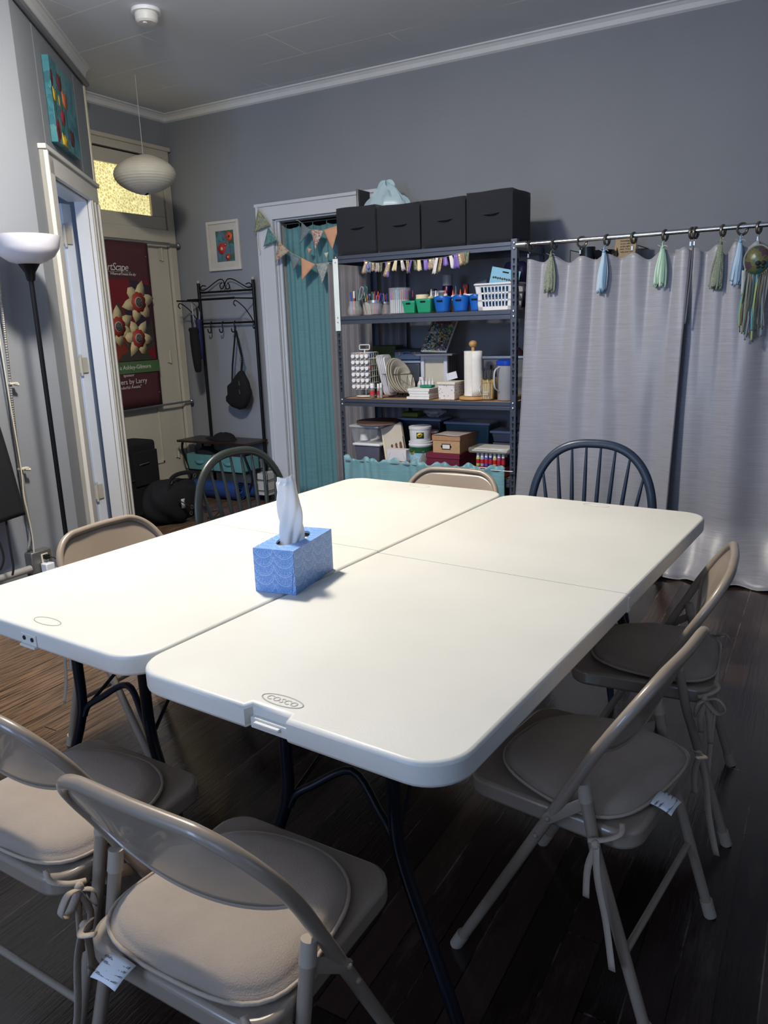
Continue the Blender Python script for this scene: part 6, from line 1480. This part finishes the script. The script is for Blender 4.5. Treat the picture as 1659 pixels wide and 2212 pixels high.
# cap on bench
blk = mat('black_cloth', (12, 12, 15), .9, bump=.3, bscale=30)
t = thing('cap', 'black cloth cap lying on the coat rack bench', 'cap', (-4.40, 4.90, bz))
m = MB()
def capf(u, v):
    a = 2*PI*u; th = PI/2*v; r = 1+.06*math.sin(3*a+1); return (-4.38+.105*r*math.cos(a)*math.cos(th)+.02*math.cos(a)*(v < .1), 4.90+.08*r*math.sin(a)*math.cos(th), bz+.001+.062*math.sin(th)**.8+.006*math.sin(5*a)*math.sin(2*th))
m.grid(capf, 32, 10, cu=True); m.build('crown', blk, t, ang=1)
m = MB(); m.grid(lambda u, v: (-4.46-.075*v*math.cos((u-.5)*2.2), 4.89+.085*math.sin((u-.5)*2.2)*(1+.1*v), bz+.010+.012*v), 10, 4); m.build('brim', blk, t, solid=.003)
# hanging crossbody bag
hxp = aY(YR-.05, 508, 715); zb = zB-.05
def Q(px, py, y=YR-.06): return aY(y, 370+px/3.159, 440+py/3.159)
t = thing('crossbody_bag', 'black crossbody bag hanging by its strap from the right hook of the coat rack', 'bag', Q(465, 1400))
o_ = [(470, 1140), (490, 1140), (530, 1220), (545, 1290), (530, 1350), (505, 1395), (470, 1405), (420, 1385), (385, 1350), (382, 1320), (395, 1300), (392, 1250), (395, 1235), (418, 1215), (450, 1165)]
cen = Q(465, 1290)
m = MB(); N_ = len(o_); rings_ = []
for (f, dy) in ((.86, .0), (1, -.012), (1, -.03), (.93, -.05), (.7, -.064), (.3, -.07)):
    rings_.append([cen.lerp(Q(a, b), f)+Vector((0, dy+.02, 0)) for a, b in o_])
vs = [v for r in rings_ for v in r]; fs = [(i*N_+k, i*N_+(k+1) % N_, (i+1)*N_+(k+1) % N_, (i+1)*N_+k) for i in range(5) for k in range(N_)]; fs += [tuple(range(N_)), tuple(5*N_+k for k in range(N_))]
m.add(vs, fs); m.build('bag_body', blk, t, ang=1.2)
m = MB(); m.tube([Q(478, 1150), Q(485, 1060), Q(455, 930), Q(442, 872), Q(437, 870)], .013, 6, flat=.2, up=(0, -1, 0)); m.tube([Q(437, 870), Q(430, 960), Q(418, 1100), Q(415, 1225)], .010, 6, flat=.2, up=(0, -1, 0)); m.tube(cr([Q(437, 872), Q(440, 850), Q(436, 830)], 3), .004, 6); m.build('strap', blk, t)
m = MB(); c_ = Q(481, 1063, YR-.068)
for (a, b, w_, h_) in ((0, .016, .036, .003), (0, -.016, .036, .003), (-.017, 0, .003, .032), (.017, 0, .003, .032), (0, 0, .036, .003)): m.box(c_+Vector((a, 0, b)), (w_, .003, h_))
m.build('strap_buckle', nick, t)
for (a, b) in ((462, 1225), (465, 1285)): m = MB(); q_ = Q(a, b, YR-.118); m.tube([q_+Vector((0, 0, .018)), q_, q_+Vector((.004, 0, -.018))], .004, 6); m.build('zip_pull', nick, t)
# umbrellas
def umbrella(label, px0, py0, px1, py1, m_, r, y, hand):
    a = Q(px0, py0, y); b = Q(px1, py1, y); d = b-a; t = thing('umbrella', label, 'umbrella', b)
    m = MB(); prof = [(0, .9), (.04, 1.2), (.1, 1.0), (.3, 1.1), (.6, 1.05), (.85, .9), (.97, .75), (1, .5)]
    m.tube([a+d*f for f, _ in prof], [r*k for _, k in prof], 14); m.build('folded_canopy', m_, t)
    m = MB(); m.tube([a-d.normalized()*.10, a+d*.02], .012, 10); m.build('handle', bk, t)
    m = MB(); m.tube(cr([a+Vector((.012, -.01, .0)), a+Vector((.014, -.01, .08)), Vector((a.x+.01, 4.79, zH-.0)), a+Vector((.022, -.01, .08)), a+Vector((.024, -.01, 0))], 4), .002, 5); m.build('wrist_loop', nick, t)
umbrella('folded black umbrella hanging at the left end of the coat rack', 150, 845, 185, 1150, blk, .035, 4.80, 1)
umbrella('folded dark blue umbrella hanging behind the black umbrella', 185, 790, 205, 1060, mat('navy_cloth', (26, 32, 84), .7), .022, 4.88, 1)
# ================================================================ entrance banner
bn = mat('maroon_banner_vinyl', (80, 42, 48), .5, var=.05, bump=.02)
XB = XW+.075
def B_(px, py, dx=0): return aX(XB+dx, 180+px/5.027, 480+py/5.027)
yt0 = 4.02; tr0 = aX(XB, 318, 526); br0 = aX(XB, 351, 873); YB1 = (tr0.y+br0.y)/2; ZB1 = tr0.z; ZB0 = br0.z
t = thing('banner', 'maroon cloth banner with cream flowers and white lettering, hung on the entrance door', 'banner', (XB, 4.35, ZB0))
m = MB(); m.grid(lambda u, v: (XB+.004*math.sin(5*u+2*v), yt0+(YB1-yt0)*u, ZB0+(ZB1-ZB0)*v), 16, 16); m.build('cloth', bn, t, solid=.0015)
XF = .006
pz1, pz0 = B_(600, 630).z, B_(600, 1500).z
m = MB(); m.box((XB+XF, (yt0+.01+YB1-.03)/2, (pz0+pz1)/2), (.002, YB1-yt0-.04, pz1-pz0)); m.build('printed_picture', printm('deep_red_brushwork', [(110, 26, 34), (70, 28, 40), (50, 34, 50), (96, 50, 38), (60, 56, 48), (120, 44, 30)], 5), t)
gz1_, gz0_ = B_(700, 1500).z, B_(700, 1625).z
m = MB(); m.box((XB+XF, (yt0+YB1)/2, (gz0_+gz1_)/2), (.002, YB1-yt0, gz1_-gz0_)); m.build('green_band', mat('leaf_green_band', (74, 104, 66), .6), t)
cr_m = mat('cream_petal', (196, 180, 140), .6, var=.08, nscale=20); rd = mat('brick_red_petal', (158, 52, 44), .6); gyr = mat('grey_ring', (150, 146, 140), .6); bc2 = mat('black_heart', (20, 20, 20), .6)
whl = mat('white_lettering', (206, 204, 200), .6)
def flower(px, py, R_, a0, k_off):
    c = B_(px, py)
    fl_ = []
    for k in range(6):
        a = a0+2*PI*k/6; L_ = R_*(1+.12*math.sin(k*2.3+a0)); w_ = R_*.30
        pts = [(0.12*R_, -w_*.3), (.45*R_, -w_), (.75*R_, -w_*.75), (L_, 0), (.75*R_, w_*.75), (.45*R_, w_), (.12*R_, w_*.3)]
        m = MB(); m.add([(XB+XF+.003+k_off+.0006*(k % 2), c.y+x*math.cos(a)-y*math.sin(a), c.z+x*math.sin(a)+y*math.cos(a)) for x, y in pts], [tuple(range(7))]); m.build('petal', cr_m, t, solid=.0008)
    def disc(r, mm, off, nm, sc=0):
        m = MB(); n = 40; m.add([(XB+XF+off+k_off, c.y+r*(1+sc*abs(math.sin(4.5*2*PI*j/n)))*math.cos(2*PI*j/n), c.z+r*1.08*(1+sc*abs(math.sin(4.5*2*PI*j/n)))*math.sin(2*PI*j/n)) for j in range(n)], [tuple(range(n))]); return m.build(nm, mm, t, solid=.0008)
    disc(R_*.40, rd, .0055, 'scalloped_ring', .15); disc(R_*.24, gyr, .0068, 'grey_ring'); d_ = disc(R_*.18, bc2, .008, 'flower_heart')
    m = MB()
    for i in range(-2, 3):
        for j in range(-2, 3):
            if i*i+j*j < 5.5: m.ball((XB+XF+.0093+k_off, c.y+i*R_*.06+(j % 2)*R_*.02, c.z+j*R_*.065), R_*.013, 6)
    m.build('dots', whl, d_)
flower(372, 1135, .158, .5, 0); flower(588, 1262, .152, .95, .004); flower(588, 870, .165, .2, .002)
stg = mat('dark_stem', (56, 62, 50), .6)
for pts in (((360, 870), (420, 960), (460, 1040), (470, 1120)), ((440, 1290), (500, 1400), (520, 1490)), ((690, 1350), (660, 1440), (665, 1495))):
    m = MB(); m.tube(cr([B_(*q, dx=XF+.0016) for q in pts], 4), .010, 6, flat=.1, up=(1, 0, 0)); m.build('stem', stg, t)
YU = Vector((0, 1, 0)); ZU = Vector((0, 0, 1))
def btext(s_, px, py, size, shear=0, sp=1, align='LEFT', mm=None):
    q = B_(px, py, XF+.002); text(s_, size, mm or whl, q, YU, ZU, t, ext=.0004, shear=shear, space=sp, align=align)
btext('ArtScape', 490, 530, .080, .25, .86, 'RIGHT'); btext('Where art meets the sky', 570, 582, .030, .3, .85, 'RIGHT')
m = MB(); a_, b_ = B_(222, 531, XF+.002), B_(490, 540, XF+.002); m.box((a_+b_)/2, (.001, abs(b_.y-a_.y)+.05, .002)); m.build('underline', whl, t)
btext('a Ashley-Gilmore', 738, 1578, .047, 0, .98, 'RIGHT'); btext('sponsor', 555, 1672, .034, 0, 1, 'RIGHT'); btext('Flowers by Larry', 695, 1738, .057, 0, .98, 'RIGHT'); btext('"Wonderful Awaits"', 636, 1795, .035, 0, 1, 'RIGHT')
for (px, py, lab) in ((387, 530, 'upper nickel rod with ball end holding the maroon banner'), (416, 866, 'lower nickel rod with ball end holding the maroon banner')):
    e_ = aX(XB, px, py); t2 = thing('banner_rod', lab, 'rod', (XB, 4.5, e_.z), 0)
    z_ = e_.z; m = MB(); m.cyl((XB-.012, 4.0, z_), (XB-.012, e_.y-.015, z_), .009, 12); m.build('rod', nick, t2); m = MB(); m.ball((XB-.012, e_.y, z_), .019, 14); m.build('ball_finial', nick, t2)
for (px, py) in ((676, 375), (825, 1845)):
    q = B_(px, py, XF); m = MB(); m.ball(q, .006, 8); m.build('grommet', nick, t)
# ================================================================ luggage
t = thing('suitcase', 'black upright soft suitcase standing before the entrance door', 'suitcase', (-4.58, 4.02, 0))
m = MB(); m.prism(rrect(.26, .36, .05, 5, -4.60, 4.06), .03, .60); m.build('suitcase_body', blk, t, bev=.02, ang=.9)
m = MB(); m.tube([(a+0, b, .32) for a, b in rrect(.266, .366, .052, 5, -4.60, 4.06)], .006, 6, closed=True); m.build('zip_seam', mat('black_piping', (34, 34, 38), .6), t)
m = MB(); m.box((-4.463, 4.10, .40), (.012, .24, .26)); m.build('front_pocket', blk, t, bev=.005)
m = MB(); m.tube(cr([(-4.46, 4.03, .43), (-4.445, 4.05, .437), (-4.445, 4.11, .44), (-4.46, 4.13, .435)], 3), .003, 6); m.build('zip_line', nick, t)
for (x, y) in ((-4.69, 3.94), (-4.51, 3.94), (-4.69, 4.18), (-4.51, 4.18)): m = MB(); m.ball((x, y, .018), .018, 10); m.build('wheel', bk, t)
t = thing('duffel_bag', 'bulging black bag with straps and metal buckles on the floor by the suitcase', 'bag', (-4.25, 4.12, 0))
def duf(u, v):
    a = 2*PI*u; th = PI*v; r = 1+.07*math.sin(3*a+1)*math.sin(th*2)+.05*math.sin(7*a+5*th)
    x, y, z = .17*r*math.sin(th)**.6*math.cos(a), .235*r*math.sin(th)**.6*math.sin(a), .155*r*(-math.cos(th))
    return (-4.24+x, 4.10+y, max(.002, .16+z))
m = MB(); m.grid(duf, 40, 24, cu=True); m.build('bag_body', blk, t, ang=.8)
m = MB(); m.tube(cr([(-4.12, 3.98, .22), (-4.13, 4.0, .34), (-4.15, 4.14, .37), (-4.12, 4.28, .34), (-4.10, 4.30, .2)], 6), .016, 8, flat=.4); m.build('carry_handle', blk, t)
m = MB(); m.tube(cr([(-4.07, 4.24, .22), (-4.0, 4.34, .2), (-3.98, 4.36, .10), (-4.0, 4.32, .02), (-4.04, 4.26, .012)], 6), .016, 8, flat=.2); m.tube(cr([(-4.06, 4.0, .2), (-4.01, 4.06, .15), (-4.02, 4.14, .11), (-4.04, 4.2, .16)], 5), .014, 8, flat=.2); m.build('strap', blk, t)
for (x, y, z) in ((-4.045, 4.10, .085), (-4.05, 4.12, .125), (-4.13, 4.01, .33), (-4.12, 4.25, .335)): m = MB(); m.tube([(x, y+.012*math.cos(q), z+.014*math.sin(q)) for q in [2*PI*k/12 for k in range(12)]], .003, 6, closed=True); m.build('buckle', nick, t)
m = MB(); m.grid(lambda u, v: (-4.075+.01*math.sin(5*u), 4.04+.06*u, .13+.07*v), 4, 4); m.build('pale_tag', mat('pale_tag', (176, 166, 156), .7), t, solid=.002)
t = thing('beige_bin', 'beige plastic bin beside the black luggage, partly behind the corner', 'bin', (-4.33, 3.93, 0)); m = MB(); m.box((-4.46, 3.985, .15), (.10, .07, .30), taper=.85); m.build('bin_body', mat('beige_plastic', (176, 168, 148), .5), t, bev=.01)
bpy.data.objects.remove(t.children[0]); bpy.data.objects.remove(t)
# ================================================================ paper lantern
lt = mat('ivory_rice_paper', (206, 200, 184), .8, bump=.1, bscale=30)
lc = Vector((-4.3, 4.225, 2.475))
t = thing('paper_lantern', 'flattened ribbed ivory paper lantern hanging on a cord before the transom', 'lantern', lc)
def lan(u, v):
    th = PI*(.04+.92*v); rr_ = .212*math.sin(th)**1.35*(1+.005*math.sin(v*2*PI*22)); return (lc.x+rr_*math.cos(2*PI*u), lc.y+rr_*math.sin(2*PI*u), lc.z-.128*math.cos(th)*1.0+.006*math.cos(2*PI*u))
m = MB(); m.grid(lan, 64, 130, cu=True); m.build('paper_shade', lt, t, ang=2)
m = MB(); m.cyl(lc+Vector((0, 0, .12)), (lc.x, lc.y, ZC), .0022, 6); m.build('cord', mat('white_cord', (200, 200, 198), .6), t)
# smoke detector
sd = aZ(ZC-.02, 316, 30); t = thing('smoke_detector', 'round white smoke detector on the ceiling', 'smoke detector', (sd.x, sd.y, ZC-.07))
lathe_obj('base_plate', [(.078, 0), (.08, .004), (.078, .018), (0, .018)], (sd.x, sd.y, ZC-.0185), whitep, parent=t); lathe_obj('cover', [(0, 0), (.05, .001), (.060, .010), (.064, .042), (.060, .044), (.060, .05), (0, .05)], (sd.x, sd.y, ZC-.0685), mat('off_white_plastic', (214, 214, 210), .4), parent=t)
m = MB(); m.cyl((sd.x+.005, sd.y-.02, ZC-.072), (sd.x+.005, sd.y-.02, ZC-.067), .012, 12); m.build('test_button', whitep, t)
# tulip painting on the diagonal wall
def W2(u, z, off): return w2(u, z, off)
ua, ub, za, zb_ = .50, 1.01, 2.448, 2.885
t = thing('tulip_painting', 'canvas painting of red and yellow tulips on teal, high on the diagonal wall', 'painting', w2((ua+ub)/2, za, .02))
m = MB(); m.prism([(ua, 0.001), (ub, .001), (ub, .038), (ua, .038)], za, zb_, lambda a, b, h: w2(a, h, b)); m.build('canvas', printm('teal_brushwork', [(60, 126, 140), (70, 136, 148), (50, 110, 126), (84, 142, 146)], 14), t, bev=.003)
def tul(px, py, rw, rh, c, nm='tulip'):
    # position from the zoomed photograph, on the canvas front
    X_, Y_ = 80+px/7.9, 90+py/7.9; d = CF+CR*((X_-IW/2)/FPX)-CU*((Y_-IH/2)/FPX); Pn = WA+WN*.0395; tt = (Pn-CC).dot(WN)/d.dot(WN); q = CC+d*tt
    u_ = (q-WA).dot(WD); z_ = q.z
    pts = [(0, -1), (.6, -.85), (.95, -.3), (.95, .4), (.8, 1), (.4, .55), (0, 1), (-.4, .55), (-.8, 1), (-.95, .4), (-.95, -.3), (-.6, -.85)]
    m = MB(); m.add([w2(u_, z_, .0402)]+[w2(min(ub-.004, max(ua+.004, u_+a*rw)), min(zb_-.004, max(za+.004, z_+b*rh)), .0402) for a, b in pts], [(0, 1+k, 1+(k+1) % 12) for k in range(12)]); o = m.build(nm, mat('tulip_%02x%02x%02x' % c, c, .5), t, solid=.0015); return u_, z_
st_m = mat('stem_green', (44, 84, 60), .6)
for (px, py, rw, rh, c) in ((225, 590, .045, .045, (150, 40, 60)), (375, 700, .045, .045, (110, 40, 56)), (298, 900, .042, .036, (206, 176, 50)), (470, 1010, .055, .048, (206, 110, 70)), (380, 1010, .014, .030, (196, 176, 70)), (445, 1300, .045, .042, (166, 36, 58)), (340, 1500, .065, .068, (150, 34, 46)), (390, 1510, .02, .045, (206, 80, 66)), (490, 1740, .065, .048, (214, 180, 56)), (605, 1660, .045, .045, (84, 34, 46))):
    u_, z_ = tul(px, py, rw, rh, c)
    if py < 1400: m = MB(); m.tube([w2(u_, z_-rh, .0395), w2(u_-.012, max(za+.006, z_-rh-.16), .0395)], .004, 5, flat=.3, up=WN); m.build('stem', st_m, t)
# ================================================================ floor lamp
lx, ly = -3.35, 2.492
t = thing('floor_lamp', 'tall black floor lamp with an upturned white bowl shade, by the left wall', 'floor lamp', (lx, ly, 0))
m = MB(); m.lathe([(.12, 0), (.125, .006), (.12, .016), (.03, .028), (0, .028)], (lx, ly, .0005), 32); m.build('base', bk, t)
bzl = aX(lx, 62, 607).z
m = MB(); m.cyl((lx, ly, .02), (lx, ly, bzl), .0115, 14); m.build('pole', bk, t)
zt_ = aX(lx, 62, 571).z; m = MB(); m.lathe([(.017, 0), (.02, .01), (.024, (zt_-bzl)*.5), (.048, zt_-bzl), (0, zt_-bzl)], (lx, ly, bzl), 24); m.build('neck', bk, t)
zr2 = aX(lx, 62, 511).z
pf = [(.045, 0), (.085, .012), (.118, .035), (.143, .07), (.155, (zr2-zt_))]
m = MB(); m.lathe([(a, b) for a, b in pf]+[(a-.003, b) for a, b in reversed(pf)]+[(0, .004)], (lx, ly, zt_), 44); m.build('lamp_shade', mat('frosted_white_glass', (222, 222, 232), .4), t)
# ================================================================ conduit, outlet box, pipe, black jacket on the near left wall
XC = KX+.03
cond = [aX(XC, a, b) for a, b in ((-6, 560), (2, 640), (10, 720), (22, 830), (32, 930), (44, 1020), (56, 1090), (63, 1130), (65, 1160), (61, 1188))]
m = MB(); cp = cr(cond, 40); m.tube(cp, [.0085 if i % 2 else .0068 for i in range(len(cp))], 10)
tag(m.build('metal_conduit', mat('galvanised_steel', (170, 168, 164), .35, .8), ang=.3), 'flexible ribbed metal conduit running down the left wall to the outlet box', 'conduit')
m = MB(); m.tube(cr([aX(KX+.02, a, b) for a, b in ((-4, 700), (18, 830), (34, 950), (50, 1050), (68, 1180))], 8), .011, 8); tag(m.build('painted_pipe', mat('grey_wall_paint', (0, 0, 0)), ang=1), 'slim grey painted pipe behind the metal conduit', 'pipe')
m = MB(); m.tube(cr([aX(XC+.02, a, b) for a, b in ((-6, 700), (20, 860), (45, 1010), (52, 1075), (60, 1110), (70, 1160), (74, 1210), (72, 1235))], 8), .0035, 6); tag(m.build('white_cable', mat('ivory_cable', (206, 198, 178), .5)), 'thin ivory cable running beside the metal conduit', 'cable')
bq = aX(KX+.06, 84, 1212)
t = thing('outlet_box', 'metal electrical outlet box at the foot of the left wall', 'outlet', (KX+.03, bq.y, .19))
m = MB(); m.box((KX+.03, 2.455, .252), (.058, .12, .118)); m.build('box_body', mat('galvanised_plate', (130, 130, 126), .4, .7), t, bev=.006)
m = MB(); m.box((KX+.062, 2.468, .262), (.005, .04, .06)); m.build('socket_face', mat('ivory_socket', (216, 208, 190), .4), t, bev=.002)
m = MB(); m.box((KX+.078, 2.468, .276), (.026, .024, .022)); m.tube(cr([(KX+.09, 2.468, .276), (KX+.12, 2.49, .265), (KX+.125, 2.53, .20), (KX+.125, 2.56, .12)], 5), .003, 6); tag(m.build('black_plug', mat('black_rubber', (14, 14, 15), .7)), 'black plug with cord in the outlet box', 'plug')
m = MB(); m.box((KX+.088, 2.462, .215), (.046, .052, .062)); tag(m.build('power_adapter', whitep, bev=.005), 'white power adapter plugged into the outlet box', 'adapter')
m = MB(); m.cyl((KX+.045, -2.1, .245), (KX+.045, 2.39, .228), .019, 14); tag(m.build('heating_pipe', mat('grey_painted_pipe', (150, 148, 142), .5)), 'grey painted pipe running low along the left wall to the outlet box', 'pipe')
for (a, b) in ((40, 1005), (52, 1030)):
    pass
q = aX(XC, 47, 1012); t = thing('pipe_clamp', 'small pale pipe clamp holding the conduit low on the left wall', 'clamp', q); m = MB(); m.box(q+Vector((.004, .006, 0)), (.024, .05, .008)); m.cyl(q+Vector((.008, .012, -.006)), q+Vector((.008, .04, -.012)), .008, 10); m.build('clamp_body', mat('ivory_socket', (216, 208, 190), .4), t)
q = aX(XC, 24, 828); t = thing('pipe_clamp', 'small pale pipe clamp holding the conduit, the upper of two on the left wall', 'clamp', q); m = MB(); m.box(q+Vector((.004, .006, 0)), (.024, .045, .008)); m.cyl(q+Vector((.008, .012, -.004)), q+Vector((.008, .034, -.01)), .007, 10); m.build('clamp_body', mat('ivory_socket', (216, 208, 190), .4), t)
XJ = KX+.16
t = thing('black_apron', 'black cloth hanging at the left picture edge with straps dangling below', 'cloth', aX(XJ, 0, 1125))
tp, bt = aX(XJ, 0, 868), aX(XJ, 58, 1112); bl = aX(XJ, 0, 1126)
def apr(u, v):
    yr = tp.y-.02+(bt.y-tp.y+.02)*(v**.8); y = bl.y-.45+(yr-bl.y+.45)*u; z = tp.z+.12*(1-u)*(1-v)*2+(bt.z-tp.z)*v-.02*(1-u)*v
    return (XJ+.012*math.sin(9*u+2*v)*v-.04*(1-v), y, z)
m = MB(); m.grid(apr, 24, 24); m.build('cloth_panel', mat('black_canvas', (22, 22, 27), .8), t, solid=.004)
m = MB(); m.tube(cr([aX(XJ-.01, a, b) for a, b in ((12, 1118), (17, 1150), (25, 1200), (29, 1225), (27, 1243))], 5), .007, 6, flat=.2, up=(1, 0, 0)); m.build('strap', mat('black_canvas', (22, 22, 27), .8), t)
m = MB(); m.tube(cr([aX(XJ-.01, a, b) for a, b in ((-8, 1160), (2, 1180), (8, 1205), (4, 1225), (-6, 1235))], 5), .007, 6, flat=.2, up=(1, 0, 0)); m.build('strap', mat('black_canvas', (22, 22, 27), .8), t)
# ceiling lamp over the table (its bulb is the warm light)
t = thing('ceiling_light', 'round white glass ceiling light above the tables', 'ceiling light', (-2.2, 2.05, 2.95))
m = MB(); m.lathe([(.09, 0), (.09, .02), (0, .02)], (-2.2, 2.05, ZC-.0205), 28); m.build('canopy', whitep, t)
m = MB(); m.lathe([(.17, -.012), (.175, 0), (.172, .05), (.16, .06), (0, .06)], (-2.2, 2.05, 3.035), 36); m.build('rim', nick, t)
m = MB(); m.lathe([(0, .012), (.165, .012), (.165, .02), (0, .02)], (-2.2, 2.05, 3.025), 36); m.build('diffuser', emis('lit_diffuser', (255, 240, 214), 4), t)
